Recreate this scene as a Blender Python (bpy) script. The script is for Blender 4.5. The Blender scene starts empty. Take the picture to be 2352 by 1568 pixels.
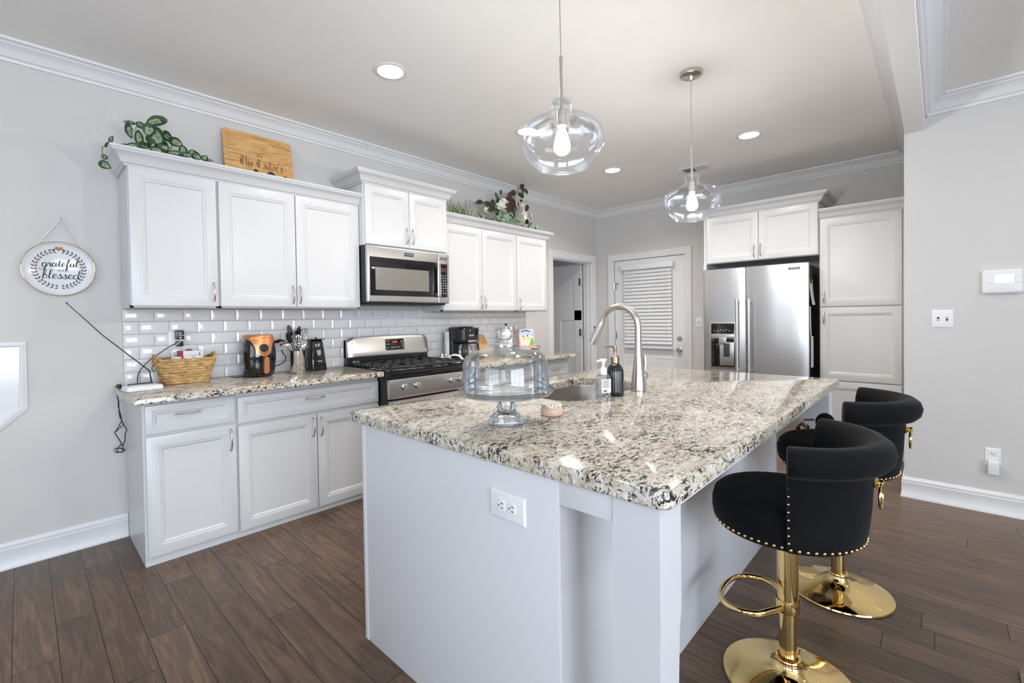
import bpy, bmesh, math, random
from mathutils import Vector, Matrix
random.seed(7)
S = bpy.context.scene
COL = S.collection
PI = math.pi

# ------------------------------------------------------------------ camera
C_LOC = Vector((-0.4213, -3.5620, 1.2803))
C_RT = Vector((0.68914, -0.72446, -0.01547)).normalized()
C_FW = Vector((0.72427, 0.68932, -0.01681)).normalized()
C_UP = C_RT.cross(C_FW).normalized()
cam_d = bpy.data.cameras.new('camera')
cam = bpy.data.objects.new('camera', cam_d)
COL.objects.link(cam)
cam.matrix_world = Matrix(((C_RT.x, C_UP.x, -C_FW.x, C_LOC.x), (C_RT.y, C_UP.y, -C_FW.y, C_LOC.y),
                           (C_RT.z, C_UP.z, -C_FW.z, C_LOC.z), (0, 0, 0, 1)))
cam_d.sensor_width = 36.0
cam_d.lens = 1053.7 * 36.0 / 2352.0
cam_d.shift_x = 20.77 / 2352.0
cam_d.shift_y = -35.80 / 2352.0
cam_d.clip_start = 0.05
S.camera = cam

# ------------------------------------------------------------------ world, exposure
W = bpy.data.worlds.new('world'); S.world = W
W.use_nodes = True
bg = W.node_tree.nodes['Background']
bg.inputs[0].default_value = (0.80, 0.88, 1.0, 1)
bg.inputs[1].default_value = 2.2
S.view_settings.view_transform = 'Standard'
S.view_settings.look = 'None'
S.view_settings.exposure = 0.0
S.view_settings.gamma = 1.0
S.view_settings.use_curve_mapping = False
S.cycles.max_bounces = 10
S.cycles.diffuse_bounces = 5
S.cycles.glossy_bounces = 5
S.cycles.transmission_bounces = 10
S.cycles.transparent_max_bounces = 24
S.cycles.sample_clamp_indirect = 6.0
S.cycles.caustics_reflective = False
S.cycles.caustics_refractive = False

def area(name, loc, rot, sx, sy, watts, col=(1, 1, 1), shape='RECTANGLE', spread=PI):
    l = bpy.data.lights.new(name, 'AREA')
    l.shape = shape; l.size = sx; l.size_y = sy; l.energy = watts; l.color = col; l.spread = spread
    o = bpy.data.objects.new(name, l); COL.objects.link(o)
    o.location = loc; o.rotation_euler = rot
    return o

# room dimensions
XB = 5.274          # back wall
XR = 3.789          # wall that closes the living side
YR = -3.385         # its kitchen-side end, and the header above
XN, YF = -3.6, -7.4 # the walls behind the camera
ZC = 2.765
ZL = 2.69

DAY = (0.79, 0.885, 1.0)
area('daylight_window_near', (XN - 0.15, -3.1, 1.45), (0, -PI / 2, 0), 1.7, 2.9, 58, DAY)
area('daylight_window_far', (XN - 0.15, -6.0, 1.45), (0, -PI / 2, 0), 1.7, 1.5, 45, DAY)
area('daylight_window_front', (-0.9, YF - 0.15, 1.35), (PI / 2, 0, 0), 3.4, 1.9, 235, DAY)

# ------------------------------------------------------------------ materials
def new_mat(name):
    m = bpy.data.materials.new(name); m.use_nodes = True
    nt = m.node_tree
    return m, nt, nt.nodes['Principled BSDF']

def nd(nt, t, **kw):
    n = nt.nodes.new(t)
    for k, v in kw.items():
        setattr(n, k, v)
    return n

def L(nt, a, b):
    nt.links.new(a, b)

def mat(name, col, rough=0.5, metal=0.0, var=0.04, scale=20.0, bump=0.0, bscale=200.0, coat=0.0, stretch=(1, 1, 1), spec=0.5, sheen=0.0, emit=None, estr=0.0):
    m, nt, p = new_mat(name)
    tc = nd(nt, 'ShaderNodeTexCoord')
    mp = nd(nt, 'ShaderNodeMapping'); mp.inputs['Scale'].default_value = stretch
    L(nt, tc.outputs['Object'], mp.inputs['Vector'])
    nz = nd(nt, 'ShaderNodeTexNoise'); nz.inputs['Scale'].default_value = scale; nz.inputs['Detail'].default_value = 3
    L(nt, mp.outputs['Vector'], nz.inputs['Vector'])
    cr = nd(nt, 'ShaderNodeValToRGB')
    c0 = [max(0, c * (1 - var)) for c in col]; c1 = [min(1, c * (1 + var)) for c in col]
    cr.color_ramp.elements[0].position = 0.3; cr.color_ramp.elements[1].position = 0.7
    cr.color_ramp.elements[0].color = (*c0, 1); cr.color_ramp.elements[1].color = (*c1, 1)
    L(nt, nz.outputs['Fac'], cr.inputs['Fac']); L(nt, cr.outputs['Color'], p.inputs['Base Color'])
    p.inputs['Roughness'].default_value = rough
    p.inputs['Metallic'].default_value = metal
    p.inputs['Specular IOR Level'].default_value = spec
    if coat:
        p.inputs['Coat Weight'].default_value = coat; p.inputs['Coat Roughness'].default_value = 0.05
    if sheen:
        p.inputs['Sheen Weight'].default_value = sheen; p.inputs['Sheen Roughness'].default_value = 0.4
    if bump:
        n2 = nd(nt, 'ShaderNodeTexNoise'); n2.inputs['Scale'].default_value = bscale; n2.inputs['Detail'].default_value = 4
        L(nt, mp.outputs['Vector'], n2.inputs['Vector'])
        b = nd(nt, 'ShaderNodeBump'); b.inputs['Strength'].default_value = bump; b.inputs['Distance'].default_value = 0.004
        L(nt, n2.outputs['Fac'], b.inputs['Height']); L(nt, b.outputs['Normal'], p.inputs['Normal'])
    if emit:
        p.inputs['Emission Color'].default_value = (*emit, 1); p.inputs['Emission Strength'].default_value = estr
    return m

M = {}
M['wall'] = mat('gray_wall_paint', (0.62, 0.605, 0.585), 0.75, var=0.012, scale=3, bump=0.12, bscale=260)
M['ceiling'] = mat('textured_ceiling_paint', (0.90, 0.885, 0.865), 0.9, var=0.012, scale=4, bump=0.5, bscale=110)
M['trim'] = mat('white_trim_paint', (0.76, 0.76, 0.765), 0.35, var=0.01, scale=5)
M['cab'] = mat('white_cabinet_paint', (0.63, 0.63, 0.635), 0.33, var=0.01, scale=4)
M['cabinside'] = mat('maple_cabinet_underside', (0.52, 0.36, 0.2), 0.5, var=0.12, scale=6, stretch=(1, 8, 1))
M['island'] = mat('white_island_paint', (0.63, 0.63, 0.65), 0.3, var=0.01, scale=4)
M['tile'] = mat('glossy_white_tile', (0.76, 0.755, 0.765), 0.07, var=0.02, scale=2)
M['grout'] = mat('gray_grout', (0.40, 0.385, 0.37), 0.9, var=0.08, scale=60)
M['nickel'] = mat('brushed_nickel', (0.60, 0.56, 0.52), 0.28, 1.0, var=0.05, scale=40, stretch=(1, 1, 6))
M['chrome'] = mat('polished_chrome', (0.80, 0.80, 0.81), 0.06, 1.0, var=0.02)
M['gold'] = mat('polished_gold', (0.83, 0.60, 0.26), 0.07, 1.0, var=0.03, scale=6)
M['velvet'] = mat('black_velvet', (0.004, 0.0045, 0.0055), 0.9, var=0.25, scale=9, bump=0.15, bscale=500, sheen=0.055, spec=0.15)
M['black'] = mat('black_plastic', (0.012, 0.012, 0.013), 0.28, var=0.1, scale=30)
M['blackgloss'] = mat('black_gloss', (0.006, 0.006, 0.007), 0.06, var=0.1, scale=10, coat=0.5)
M['castiron'] = mat('cast_iron', (0.025, 0.026, 0.028), 0.5, var=0.2, scale=80, bump=0.3, bscale=400)
M['white'] = mat('white_plastic', (0.78, 0.78, 0.78), 0.3, var=0.01)
M['copper'] = mat('copper_enamel', (0.62, 0.25, 0.10), 0.3, 0.55, var=0.06, scale=8)
M['cord'] = mat('black_cord', (0.015, 0.015, 0.016), 0.5, var=0.1)
M['dark'] = mat('dark_recess', (0.02, 0.019, 0.018), 0.6, var=0.1)
M['ink'] = mat('black_ink', (0.02, 0.02, 0.024), 0.6, var=0.1)
M['brown'] = mat('brown_ink', (0.06, 0.022, 0.016), 0.5, var=0.2, scale=60)
M['heart'] = mat('copper_heart', (0.22, 0.07, 0.02), 0.3, 0.5, var=0.1)
M['enamel'] = mat('white_enamel', (0.76, 0.77, 0.78), 0.12, var=0.01)
M['paper'] = mat('white_paper', (0.80, 0.80, 0.79), 0.85, var=0.02, bump=0.1, bscale=120)
M['navy'] = mat('navy_badge', (0.012, 0.02, 0.045), 0.3, var=0.1)
M['burn'] = mat('burnt_engraving', (0.22, 0.09, 0.025), 0.7, var=0.15, scale=90)
M['brownstone'] = mat('dark_bronze', (0.10, 0.07, 0.05), 0.25, 1.0, var=0.1)
M['pump'] = mat('bronze_pump', (0.42, 0.30, 0.20), 0.22, 1.0, var=0.05)
M['petal'] = mat('white_petal', (0.86, 0.83, 0.74), 0.6, var=0.06, scale=25)
M['stem'] = mat('brown_stem', (0.09, 0.07, 0.035), 0.7, var=0.2, scale=40)
M['grassy'] = mat('artificial_grass_blade', (0.10, 0.16, 0.03), 0.5, var=0.4, scale=25)
M['darkleaf'] = mat('dark_magnolia_leaf', (0.03, 0.045, 0.015), 0.3, var=0.5, scale=18)
M['brownleaf'] = mat('brown_magnolia_leaf', (0.08, 0.035, 0.018), 0.45, var=0.4, scale=18)
M['mint'] = mat('pale_green_bud', (0.30, 0.46, 0.32), 0.5, var=0.3, scale=40)
M['blue'] = mat('blue_ceramic', (0.05, 0.10, 0.26), 0.2, var=0.3, scale=15)
M['pink'] = mat('pink_cord', (0.45, 0.05, 0.14), 0.5, var=0.1)
M['wax'] = mat('peach_wax', (0.70, 0.47, 0.36), 0.4, var=0.06, scale=20)
M['leopard'] = mat('spotted_lid_print', (0.6, 0.5, 0.35), 0.35)
M['salt'] = mat('white_salt', (0.8, 0.8, 0.78), 0.6, var=0.05)
M['pepper'] = mat('ground_pepper', (0.42, 0.28, 0.18), 0.8, var=0.3, scale=300)
M['rubber'] = mat('gray_rug_pile', (0.20, 0.17, 0.14), 0.95, var=0.4, scale=140, bump=0.6, bscale=200)
M['hair'] = mat('brown_clip', (0.10, 0.045, 0.02), 0.3, var=0.6, scale=90)
M['red'] = mat('red_print', (0.28, 0.02, 0.03), 0.5, var=0.2)
M['coverpink'] = mat('pink_book_cover', (0.62, 0.30, 0.30), 0.4, var=0.15, scale=60)
M['coverblue'] = mat('pale_blue_print', (0.42, 0.55, 0.72), 0.4, var=0.3, scale=60)
M['covercream'] = mat('cream_print', (0.72, 0.68, 0.48), 0.4, var=0.25, scale=90)
M['covergreen'] = mat('green_print', (0.16, 0.40, 0.10), 0.4, var=0.3, scale=90)
M['redled'] = mat('red_led', (0.3, 0.01, 0.0), 0.3, emit=(1.0, 0.10, 0.03), estr=2.5)
M['screen'] = mat('pale_lcd', (0.55, 0.68, 0.72), 0.2, emit=(0.75, 0.95, 1.0), estr=0.5)
M['lens'] = mat('recessed_lens', (0.9, 0.9, 0.9), 0.4, emit=(1.0, 0.98, 0.96), estr=9.0)
M['bulb'] = mat('lit_bulb', (0.9, 0.9, 0.9), 0.3, emit=(1.0, 0.97, 0.94), estr=310.0)

def wood_mat(name, c0, c1, scale=5.0, stretch=(1, 12, 12), rough=0.4, dist=3.0):
    m, nt, p = new_mat(name)
    tc = nd(nt, 'ShaderNodeTexCoord'); mp = nd(nt, 'ShaderNodeMapping'); mp.inputs['Scale'].default_value = stretch
    L(nt, tc.outputs['Object'], mp.inputs['Vector'])
    nz = nd(nt, 'ShaderNodeTexNoise'); nz.inputs['Scale'].default_value = scale; nz.inputs['Detail'].default_value = 6
    nz.inputs['Distortion'].default_value = dist
    L(nt, mp.outputs['Vector'], nz.inputs['Vector'])
    cr = nd(nt, 'ShaderNodeValToRGB')
    cr.color_ramp.elements[0].position = 0.32; cr.color_ramp.elements[1].position = 0.68
    cr.color_ramp.elements[0].color = (*c0, 1); cr.color_ramp.elements[1].color = (*c1, 1)
    L(nt, nz.outputs['Fac'], cr.inputs['Fac']); L(nt, cr.outputs['Color'], p.inputs['Base Color'])
    p.inputs['Roughness'].default_value = rough
    return m
M['maple'] = wood_mat('maple_board', (0.50, 0.25, 0.07), (0.78, 0.50, 0.22), 4.0, (1.5, 14, 14), 0.4, 1.5)
M['cutboard'] = wood_mat('light_wood', (0.45, 0.25, 0.10), (0.65, 0.42, 0.20), 6.0, (10, 10, 1.2), 0.5, 1.0)
M['wicker'] = wood_mat('woven_hyacinth', (0.26, 0.14, 0.045), (0.62, 0.41, 0.17), 26.0, (1, 1, 2.5), 0.75, 0.6)

def steel_mat(name, col, rough, stretch, amp=0.10, bump=0.06):
    m, nt, p = new_mat(name)
    tc = nd(nt, 'ShaderNodeTexCoord'); mp = nd(nt, 'ShaderNodeMapping'); mp.inputs['Scale'].default_value = stretch
    L(nt, tc.outputs['Object'], mp.inputs['Vector'])
    nz = nd(nt, 'ShaderNodeTexNoise'); nz.inputs['Scale'].default_value = 18; nz.inputs['Detail'].default_value = 4
    L(nt, mp.outputs['Vector'], nz.inputs['Vector'])
    mr = nd(nt, 'ShaderNodeMapRange'); mr.inputs['To Min'].default_value = rough - amp * rough; mr.inputs['To Max'].default_value = rough + amp * rough
    L(nt, nz.outputs['Fac'], mr.inputs['Value']); L(nt, mr.outputs['Result'], p.inputs['Roughness'])
    big = nd(nt, 'ShaderNodeTexNoise'); big.inputs['Scale'].default_value = 2.2; big.inputs['Detail'].default_value = 1
    mp2 = nd(nt, 'ShaderNodeMapping'); mp2.inputs['Scale'].default_value = tuple(1.0 if s > 1 else 0.35 for s in stretch)
    L(nt, tc.outputs['Object'], mp2.inputs['Vector']); L(nt, mp2.outputs['Vector'], big.inputs['Vector'])
    b = nd(nt, 'ShaderNodeBump'); b.inputs['Strength'].default_value = bump; b.inputs['Distance'].default_value = 0.15
    L(nt, big.outputs['Fac'], b.inputs['Height']); L(nt, b.outputs['Normal'], p.inputs['Normal'])
    p.inputs['Base Color'].default_value = (*col, 1); p.inputs['Metallic'].default_value = 1.0
    p.inputs['Anisotropic'].default_value = 0.5
    return m
M['steel'] = steel_mat('brushed_stainless_vertical', (0.55, 0.535, 0.52), 0.30, (8, 8, 0.25), bump=0.16)
M['steelh'] = steel_mat('brushed_stainless', (0.62, 0.60, 0.575), 0.30, (0.3, 8, 8), bump=0.0)
M['sinksteel'] = steel_mat('sink_stainless', (0.46, 0.42, 0.38), 0.35, (1, 1, 1), bump=0.0)

def glass_thin(name, tint=(0.97, 0.985, 0.98), fac=0.14, rough=0.02, base=0.03):
    m = bpy.data.materials.new(name); m.use_nodes = True
    nt = m.node_tree; nt.nodes.clear()
    out = nd(nt, 'ShaderNodeOutputMaterial'); mx = nd(nt, 'ShaderNodeMixShader')
    tr = nd(nt, 'ShaderNodeBsdfTransparent'); tr.inputs[0].default_value = (*tint, 1)
    gl = nd(nt, 'ShaderNodeBsdfGlossy'); gl.inputs['Roughness'].default_value = rough
    gl.inputs['Color'].default_value = (0.95, 0.97, 1, 1)
    lw = nd(nt, 'ShaderNodeLayerWeight'); lw.inputs['Blend'].default_value = 0.35
    ma = nd(nt, 'ShaderNodeMath', operation='MULTIPLY_ADD'); ma.inputs[1].default_value = fac * 4; ma.inputs[2].default_value = base
    nz = nd(nt, 'ShaderNodeTexNoise'); nz.inputs['Scale'].default_value = 14
    tc = nd(nt, 'ShaderNodeTexCoord'); L(nt, tc.outputs['Object'], nz.inputs['Vector'])
    bp = nd(nt, 'ShaderNodeBump'); bp.inputs['Strength'].default_value = 0.03; L(nt, nz.outputs['Fac'], bp.inputs['Height'])
    L(nt, bp.outputs['Normal'], gl.inputs['Normal'])
    L(nt, lw.outputs['Fresnel'], ma.inputs[0]); L(nt, ma.outputs[0], mx.inputs[0])
    ma.use_clamp = True
    L(nt, tr.outputs[0], mx.inputs[1]); L(nt, gl.outputs[0], mx.inputs[2]); L(nt, mx.outputs[0], out.inputs[0])
    return m
M['glass'] = glass_thin('clear_blown_glass', (0.988, 0.991, 0.994), 0.075, base=0.0)
M['domeglass'] = glass_thin('clear_dome_glass', (0.985, 0.988, 0.98), 0.15, base=0.0)
M['cutglass'] = glass_thin('pressed_glass', (0.955, 0.965, 0.955), 0.22, 0.05, base=0.03)
M['clearplastic'] = glass_thin('clear_gel_bottle', (0.95, 0.965, 0.98), 0.14, base=0.01)

def granite():
    m, nt, p = new_mat('speckled_granite')
    tc = nd(nt, 'ShaderNodeTexCoord')
    mp = nd(nt, 'ShaderNodeMapping'); mp.inputs['Rotation'].default_value = (0, 0, 0.75); mp.inputs['Scale'].default_value = (1.0, 2.1, 1.5)
    L(nt, tc.outputs['Object'], mp.inputs['Vector'])
    def noise(sc, det=4, dist=0.0, off=0.0, rough=0.6):
        n = nd(nt, 'ShaderNodeTexNoise'); n.inputs['Scale'].default_value = sc; n.inputs['Detail'].default_value = det
        n.inputs['Distortion'].default_value = dist; n.inputs['Roughness'].default_value = rough
        a = nd(nt, 'ShaderNodeVectorMath', operation='ADD'); a.inputs[1].default_value = (off, off * 0.7, off * 1.3)
        L(nt, mp.outputs['Vector'], a.inputs[0]); L(nt, a.outputs[0], n.inputs['Vector'])
        return n.outputs['Fac']
    def ramp(fac, p0, p1, inv=False):
        r = nd(nt, 'ShaderNodeMapRange'); r.inputs['From Min'].default_value = p0; r.inputs['From Max'].default_value = p1
        r.interpolation_type = 'SMOOTHSTEP'
        L(nt, fac, r.inputs['Value']); return r.outputs['Result']
    def mix(fac, a, b):
        x = nd(nt, 'ShaderNodeMix', data_type='RGBA')
        L(nt, fac, x.inputs['Factor'])
        for i, c in ((6, a), (7, b)):
            if isinstance(c, tuple): x.inputs[i].default_value = (*c, 1)
            else: L(nt, c, x.inputs[i])
        return x.outputs[2]
    base = mix(ramp(noise(14, 5), 0.36, 0.64), (0.62, 0.575, 0.495), (0.50, 0.425, 0.315))
    base = mix(ramp(noise(34, 4, 0.4, 3.1), 0.52, 0.66), base, (0.72, 0.705, 0.675))
    base = mix(ramp(noise(20, 4, 0.8, 7.7), 0.585, 0.70), base, (0.33, 0.225, 0.145))
    base = mix(ramp(noise(46, 4, 0.6, 5.2), 0.545, 0.64), base, (0.27, 0.25, 0.235))
    big = noise(6, 2, 0.0, 11.0)
    sp = noise(52, 4, 1.0, 17.0, 0.62)
    ad = nd(nt, 'ShaderNodeMath', operation='MULTIPLY_ADD'); ad.inputs[1].default_value = 0.34
    L(nt, big, ad.inputs[0]); L(nt, sp, ad.inputs[2])
    base = mix(ramp(ad.outputs[0], 0.715, 0.765), base, (0.022, 0.018, 0.018))
    L(nt, base, p.inputs['Base Color'])
    p.inputs['Roughness'].default_value = 0.07
    p.inputs['Specular IOR Level'].default_value = 0.6
    return m
M['granite'] = granite()

def floor_mat():
    m, nt, p = new_mat('dark_hardwood_planks')
    tc = nd(nt, 'ShaderNodeTexCoord')
    sep = nd(nt, 'ShaderNodeSeparateXYZ'); L(nt, tc.outputs['Object'], sep.inputs[0])
    PW = 0.127
    def math_(op, a, b=None, c=None):
        n = nd(nt, 'ShaderNodeMath', operation=op)
        for i, x in enumerate((a, b, c)):
            if x is None: continue
            if isinstance(x, (int, float)): n.inputs[i].default_value = x
            else: L(nt, x, n.inputs[i])
        return n.outputs[0]
    col = math_('DIVIDE', sep.outputs['X'], PW)
    ci = math_('FLOOR', col); cf = math_('FRACT', col)
    wn = nd(nt, 'ShaderNodeTexWhiteNoise', noise_dimensions='1D'); L(nt, ci, wn.inputs['W'])
    shift = math_('MULTIPLY', wn.outputs['Value'], 3.0)
    row = math_('ADD', math_('DIVIDE', sep.outputs['Y'], 1.15), shift)
    ri = math_('FLOOR', row); rf = math_('FRACT', row)
    cid = nd(nt, 'ShaderNodeCombineXYZ'); L(nt, ci, cid.inputs[0]); L(nt, ri, cid.inputs[1])
    wn2 = nd(nt, 'ShaderNodeTexWhiteNoise', noise_dimensions='3D'); L(nt, cid.outputs[0], wn2.inputs['Vector'])
    # grain
    mp = nd(nt, 'ShaderNodeMapping'); mp.inputs['Scale'].default_value = (9, 0.9, 1)
    L(nt, tc.outputs['Object'], mp.inputs['Vector'])
    ad = nd(nt, 'ShaderNodeVectorMath', operation='ADD'); L(nt, mp.outputs[0], ad.inputs[0])
    sc = nd(nt, 'ShaderNodeVectorMath', operation='SCALE'); L(nt, wn2.outputs['Color'], sc.inputs[0]); sc.inputs['Scale'].default_value = 9.0
    L(nt, sc.outputs[0], ad.inputs[1])
    nz = nd(nt, 'ShaderNodeTexNoise'); nz.inputs['Scale'].default_value = 2.4; nz.inputs['Detail'].default_value = 8; nz.inputs['Distortion'].default_value = 2.2; nz.inputs['Roughness'].default_value = 0.62
    L(nt, ad.outputs[0], nz.inputs['Vector'])
    cr = nd(nt, 'ShaderNodeValToRGB')
    cr.color_ramp.elements[0].position = 0.25; cr.color_ramp.elements[0].color = (0.055, 0.034, 0.023, 1)
    cr.color_ramp.elements[1].position = 0.78; cr.color_ramp.elements[1].color = (0.21, 0.125, 0.075, 1)
    e = cr.color_ramp.elements.new(0.5); e.color = (0.105, 0.065, 0.042, 1)
    L(nt, nz.outputs['Fac'], cr.inputs['Fac'])
    hsv = nd(nt, 'ShaderNodeHueSaturation')
    L(nt, cr.outputs['Color'], hsv.inputs['Color'])
    v = math_('MULTIPLY_ADD', wn2.outputs['Value'], 0.5, 0.78); L(nt, v, hsv.inputs['Value'])
    # seams
    def seam(f, w):
        a = math_('MINIMUM', f, math_('SUBTRACT', 1.0, f))
        return math_('LESS_THAN', a, w)
    s = math_('MAXIMUM', seam(cf, 0.012), seam(rf, 0.0016))
    mx = nd(nt, 'ShaderNodeMix', data_type='RGBA'); L(nt, s, mx.inputs['Factor'])
    L(nt, hsv.outputs['Color'], mx.inputs[6]); mx.inputs[7].default_value = (0.006, 0.004, 0.003, 1)
    L(nt, mx.outputs[2], p.inputs['Base Color'])
    rg = math_('MULTIPLY_ADD', nz.outputs['Fac'], 0.22, 0.22); L(nt, rg, p.inputs['Roughness'])
    p.inputs['Specular IOR Level'].default_value = 0.42
    hgt = math_('SUBTRACT', math_('MULTIPLY', nz.outputs['Fac'], 0.35), s)
    b = nd(nt, 'ShaderNodeBump'); b.inputs['Strength'].default_value = 0.25; b.inputs['Distance'].default_value = 0.002
    L(nt, hgt, b.inputs['Height']); L(nt, b.outputs['Normal'], p.inputs['Normal'])
    return m
M['floor'] = floor_mat()

def leaf_mat():
    m, nt, p = new_mat('variegated_leaf')
    uv = nd(nt, 'ShaderNodeTexCoord')
    sep = nd(nt, 'ShaderNodeSeparateXYZ'); L(nt, uv.outputs['UV'], sep.inputs[0])
    nz = nd(nt, 'ShaderNodeTexNoise'); nz.inputs['Scale'].default_value = 90; nz.inputs['Detail'].default_value = 4
    L(nt, uv.outputs['Object'], nz.inputs['Vector'])
    ad = nd(nt, 'ShaderNodeMath', operation='MULTIPLY_ADD'); ad.inputs[1].default_value = 0.75; L(nt, nz.outputs['Fac'], ad.inputs[0]); L(nt, sep.outputs['X'], ad.inputs[2])
    cr = nd(nt, 'ShaderNodeValToRGB')
    cr.color_ramp.elements[0].position = 0.5; cr.color_ramp.elements[0].color = (0.16, 0.22, 0.10, 1)
    cr.color_ramp.elements[1].position = 1.22 / 1.4; cr.color_ramp.elements[1].color = (0.02, 0.06, 0.02, 1)
    e = cr.color_ramp.elements.new(0.68); e.color = (0.36, 0.45, 0.28, 1)
    L(nt, ad.outputs[0], cr.inputs['Fac'])
    L(nt, cr.outputs['Color'], p.inputs['Base Color']); p.inputs['Roughness'].default_value = 0.5
    return m
M['leaf'] = leaf_mat()

def leopard():
    m, nt, p = new_mat('spotted_print')
    tc = nd(nt, 'ShaderNodeTexCoord')
    v = nd(nt, 'ShaderNodeTexVoronoi'); v.inputs['Scale'].default_value = 130
    L(nt, tc.outputs['Object'], v.inputs['Vector'])
    cr = nd(nt, 'ShaderNodeValToRGB'); cr.color_ramp.elements[0].position = 0.30; cr.color_ramp.elements[1].position = 0.36
    cr.color_ramp.elements[0].color = (0.06, 0.045, 0.03, 1); cr.color_ramp.elements[1].color = (0.72, 0.68, 0.55, 1)
    L(nt, v.outputs['Distance'], cr.inputs['Fac']); L(nt, cr.outputs['Color'], p.inputs['Base Color'])
    p.inputs['Roughness'].default_value = 0.3
    return m
M['leopard'] = leopard()

# ------------------------------------------------------------------ mesh builder
def catmull(pts, n=6, closed=False):
    P = [Vector(p) for p in pts]
    if len(P) < 3: return P
    out = []
    N = len(P)
    rng = range(N if closed else N - 1)
    for i in rng:
        if closed: a, b, c, d = P[(i - 1) % N], P[i], P[(i + 1) % N], P[(i + 2) % N]
        else: a, b, c, d = P[max(i - 1, 0)], P[i], P[i + 1], P[min(i + 2, N - 1)]
        for k in range(n):
            t = k / n
            out.append(0.5 * ((2 * b) + (c - a) * t + (2 * a - 5 * b + 4 * c - d) * t * t + (3 * b - a - 3 * c + d) * t ** 3))
    if not closed: out.append(P[-1])
    return out

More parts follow.
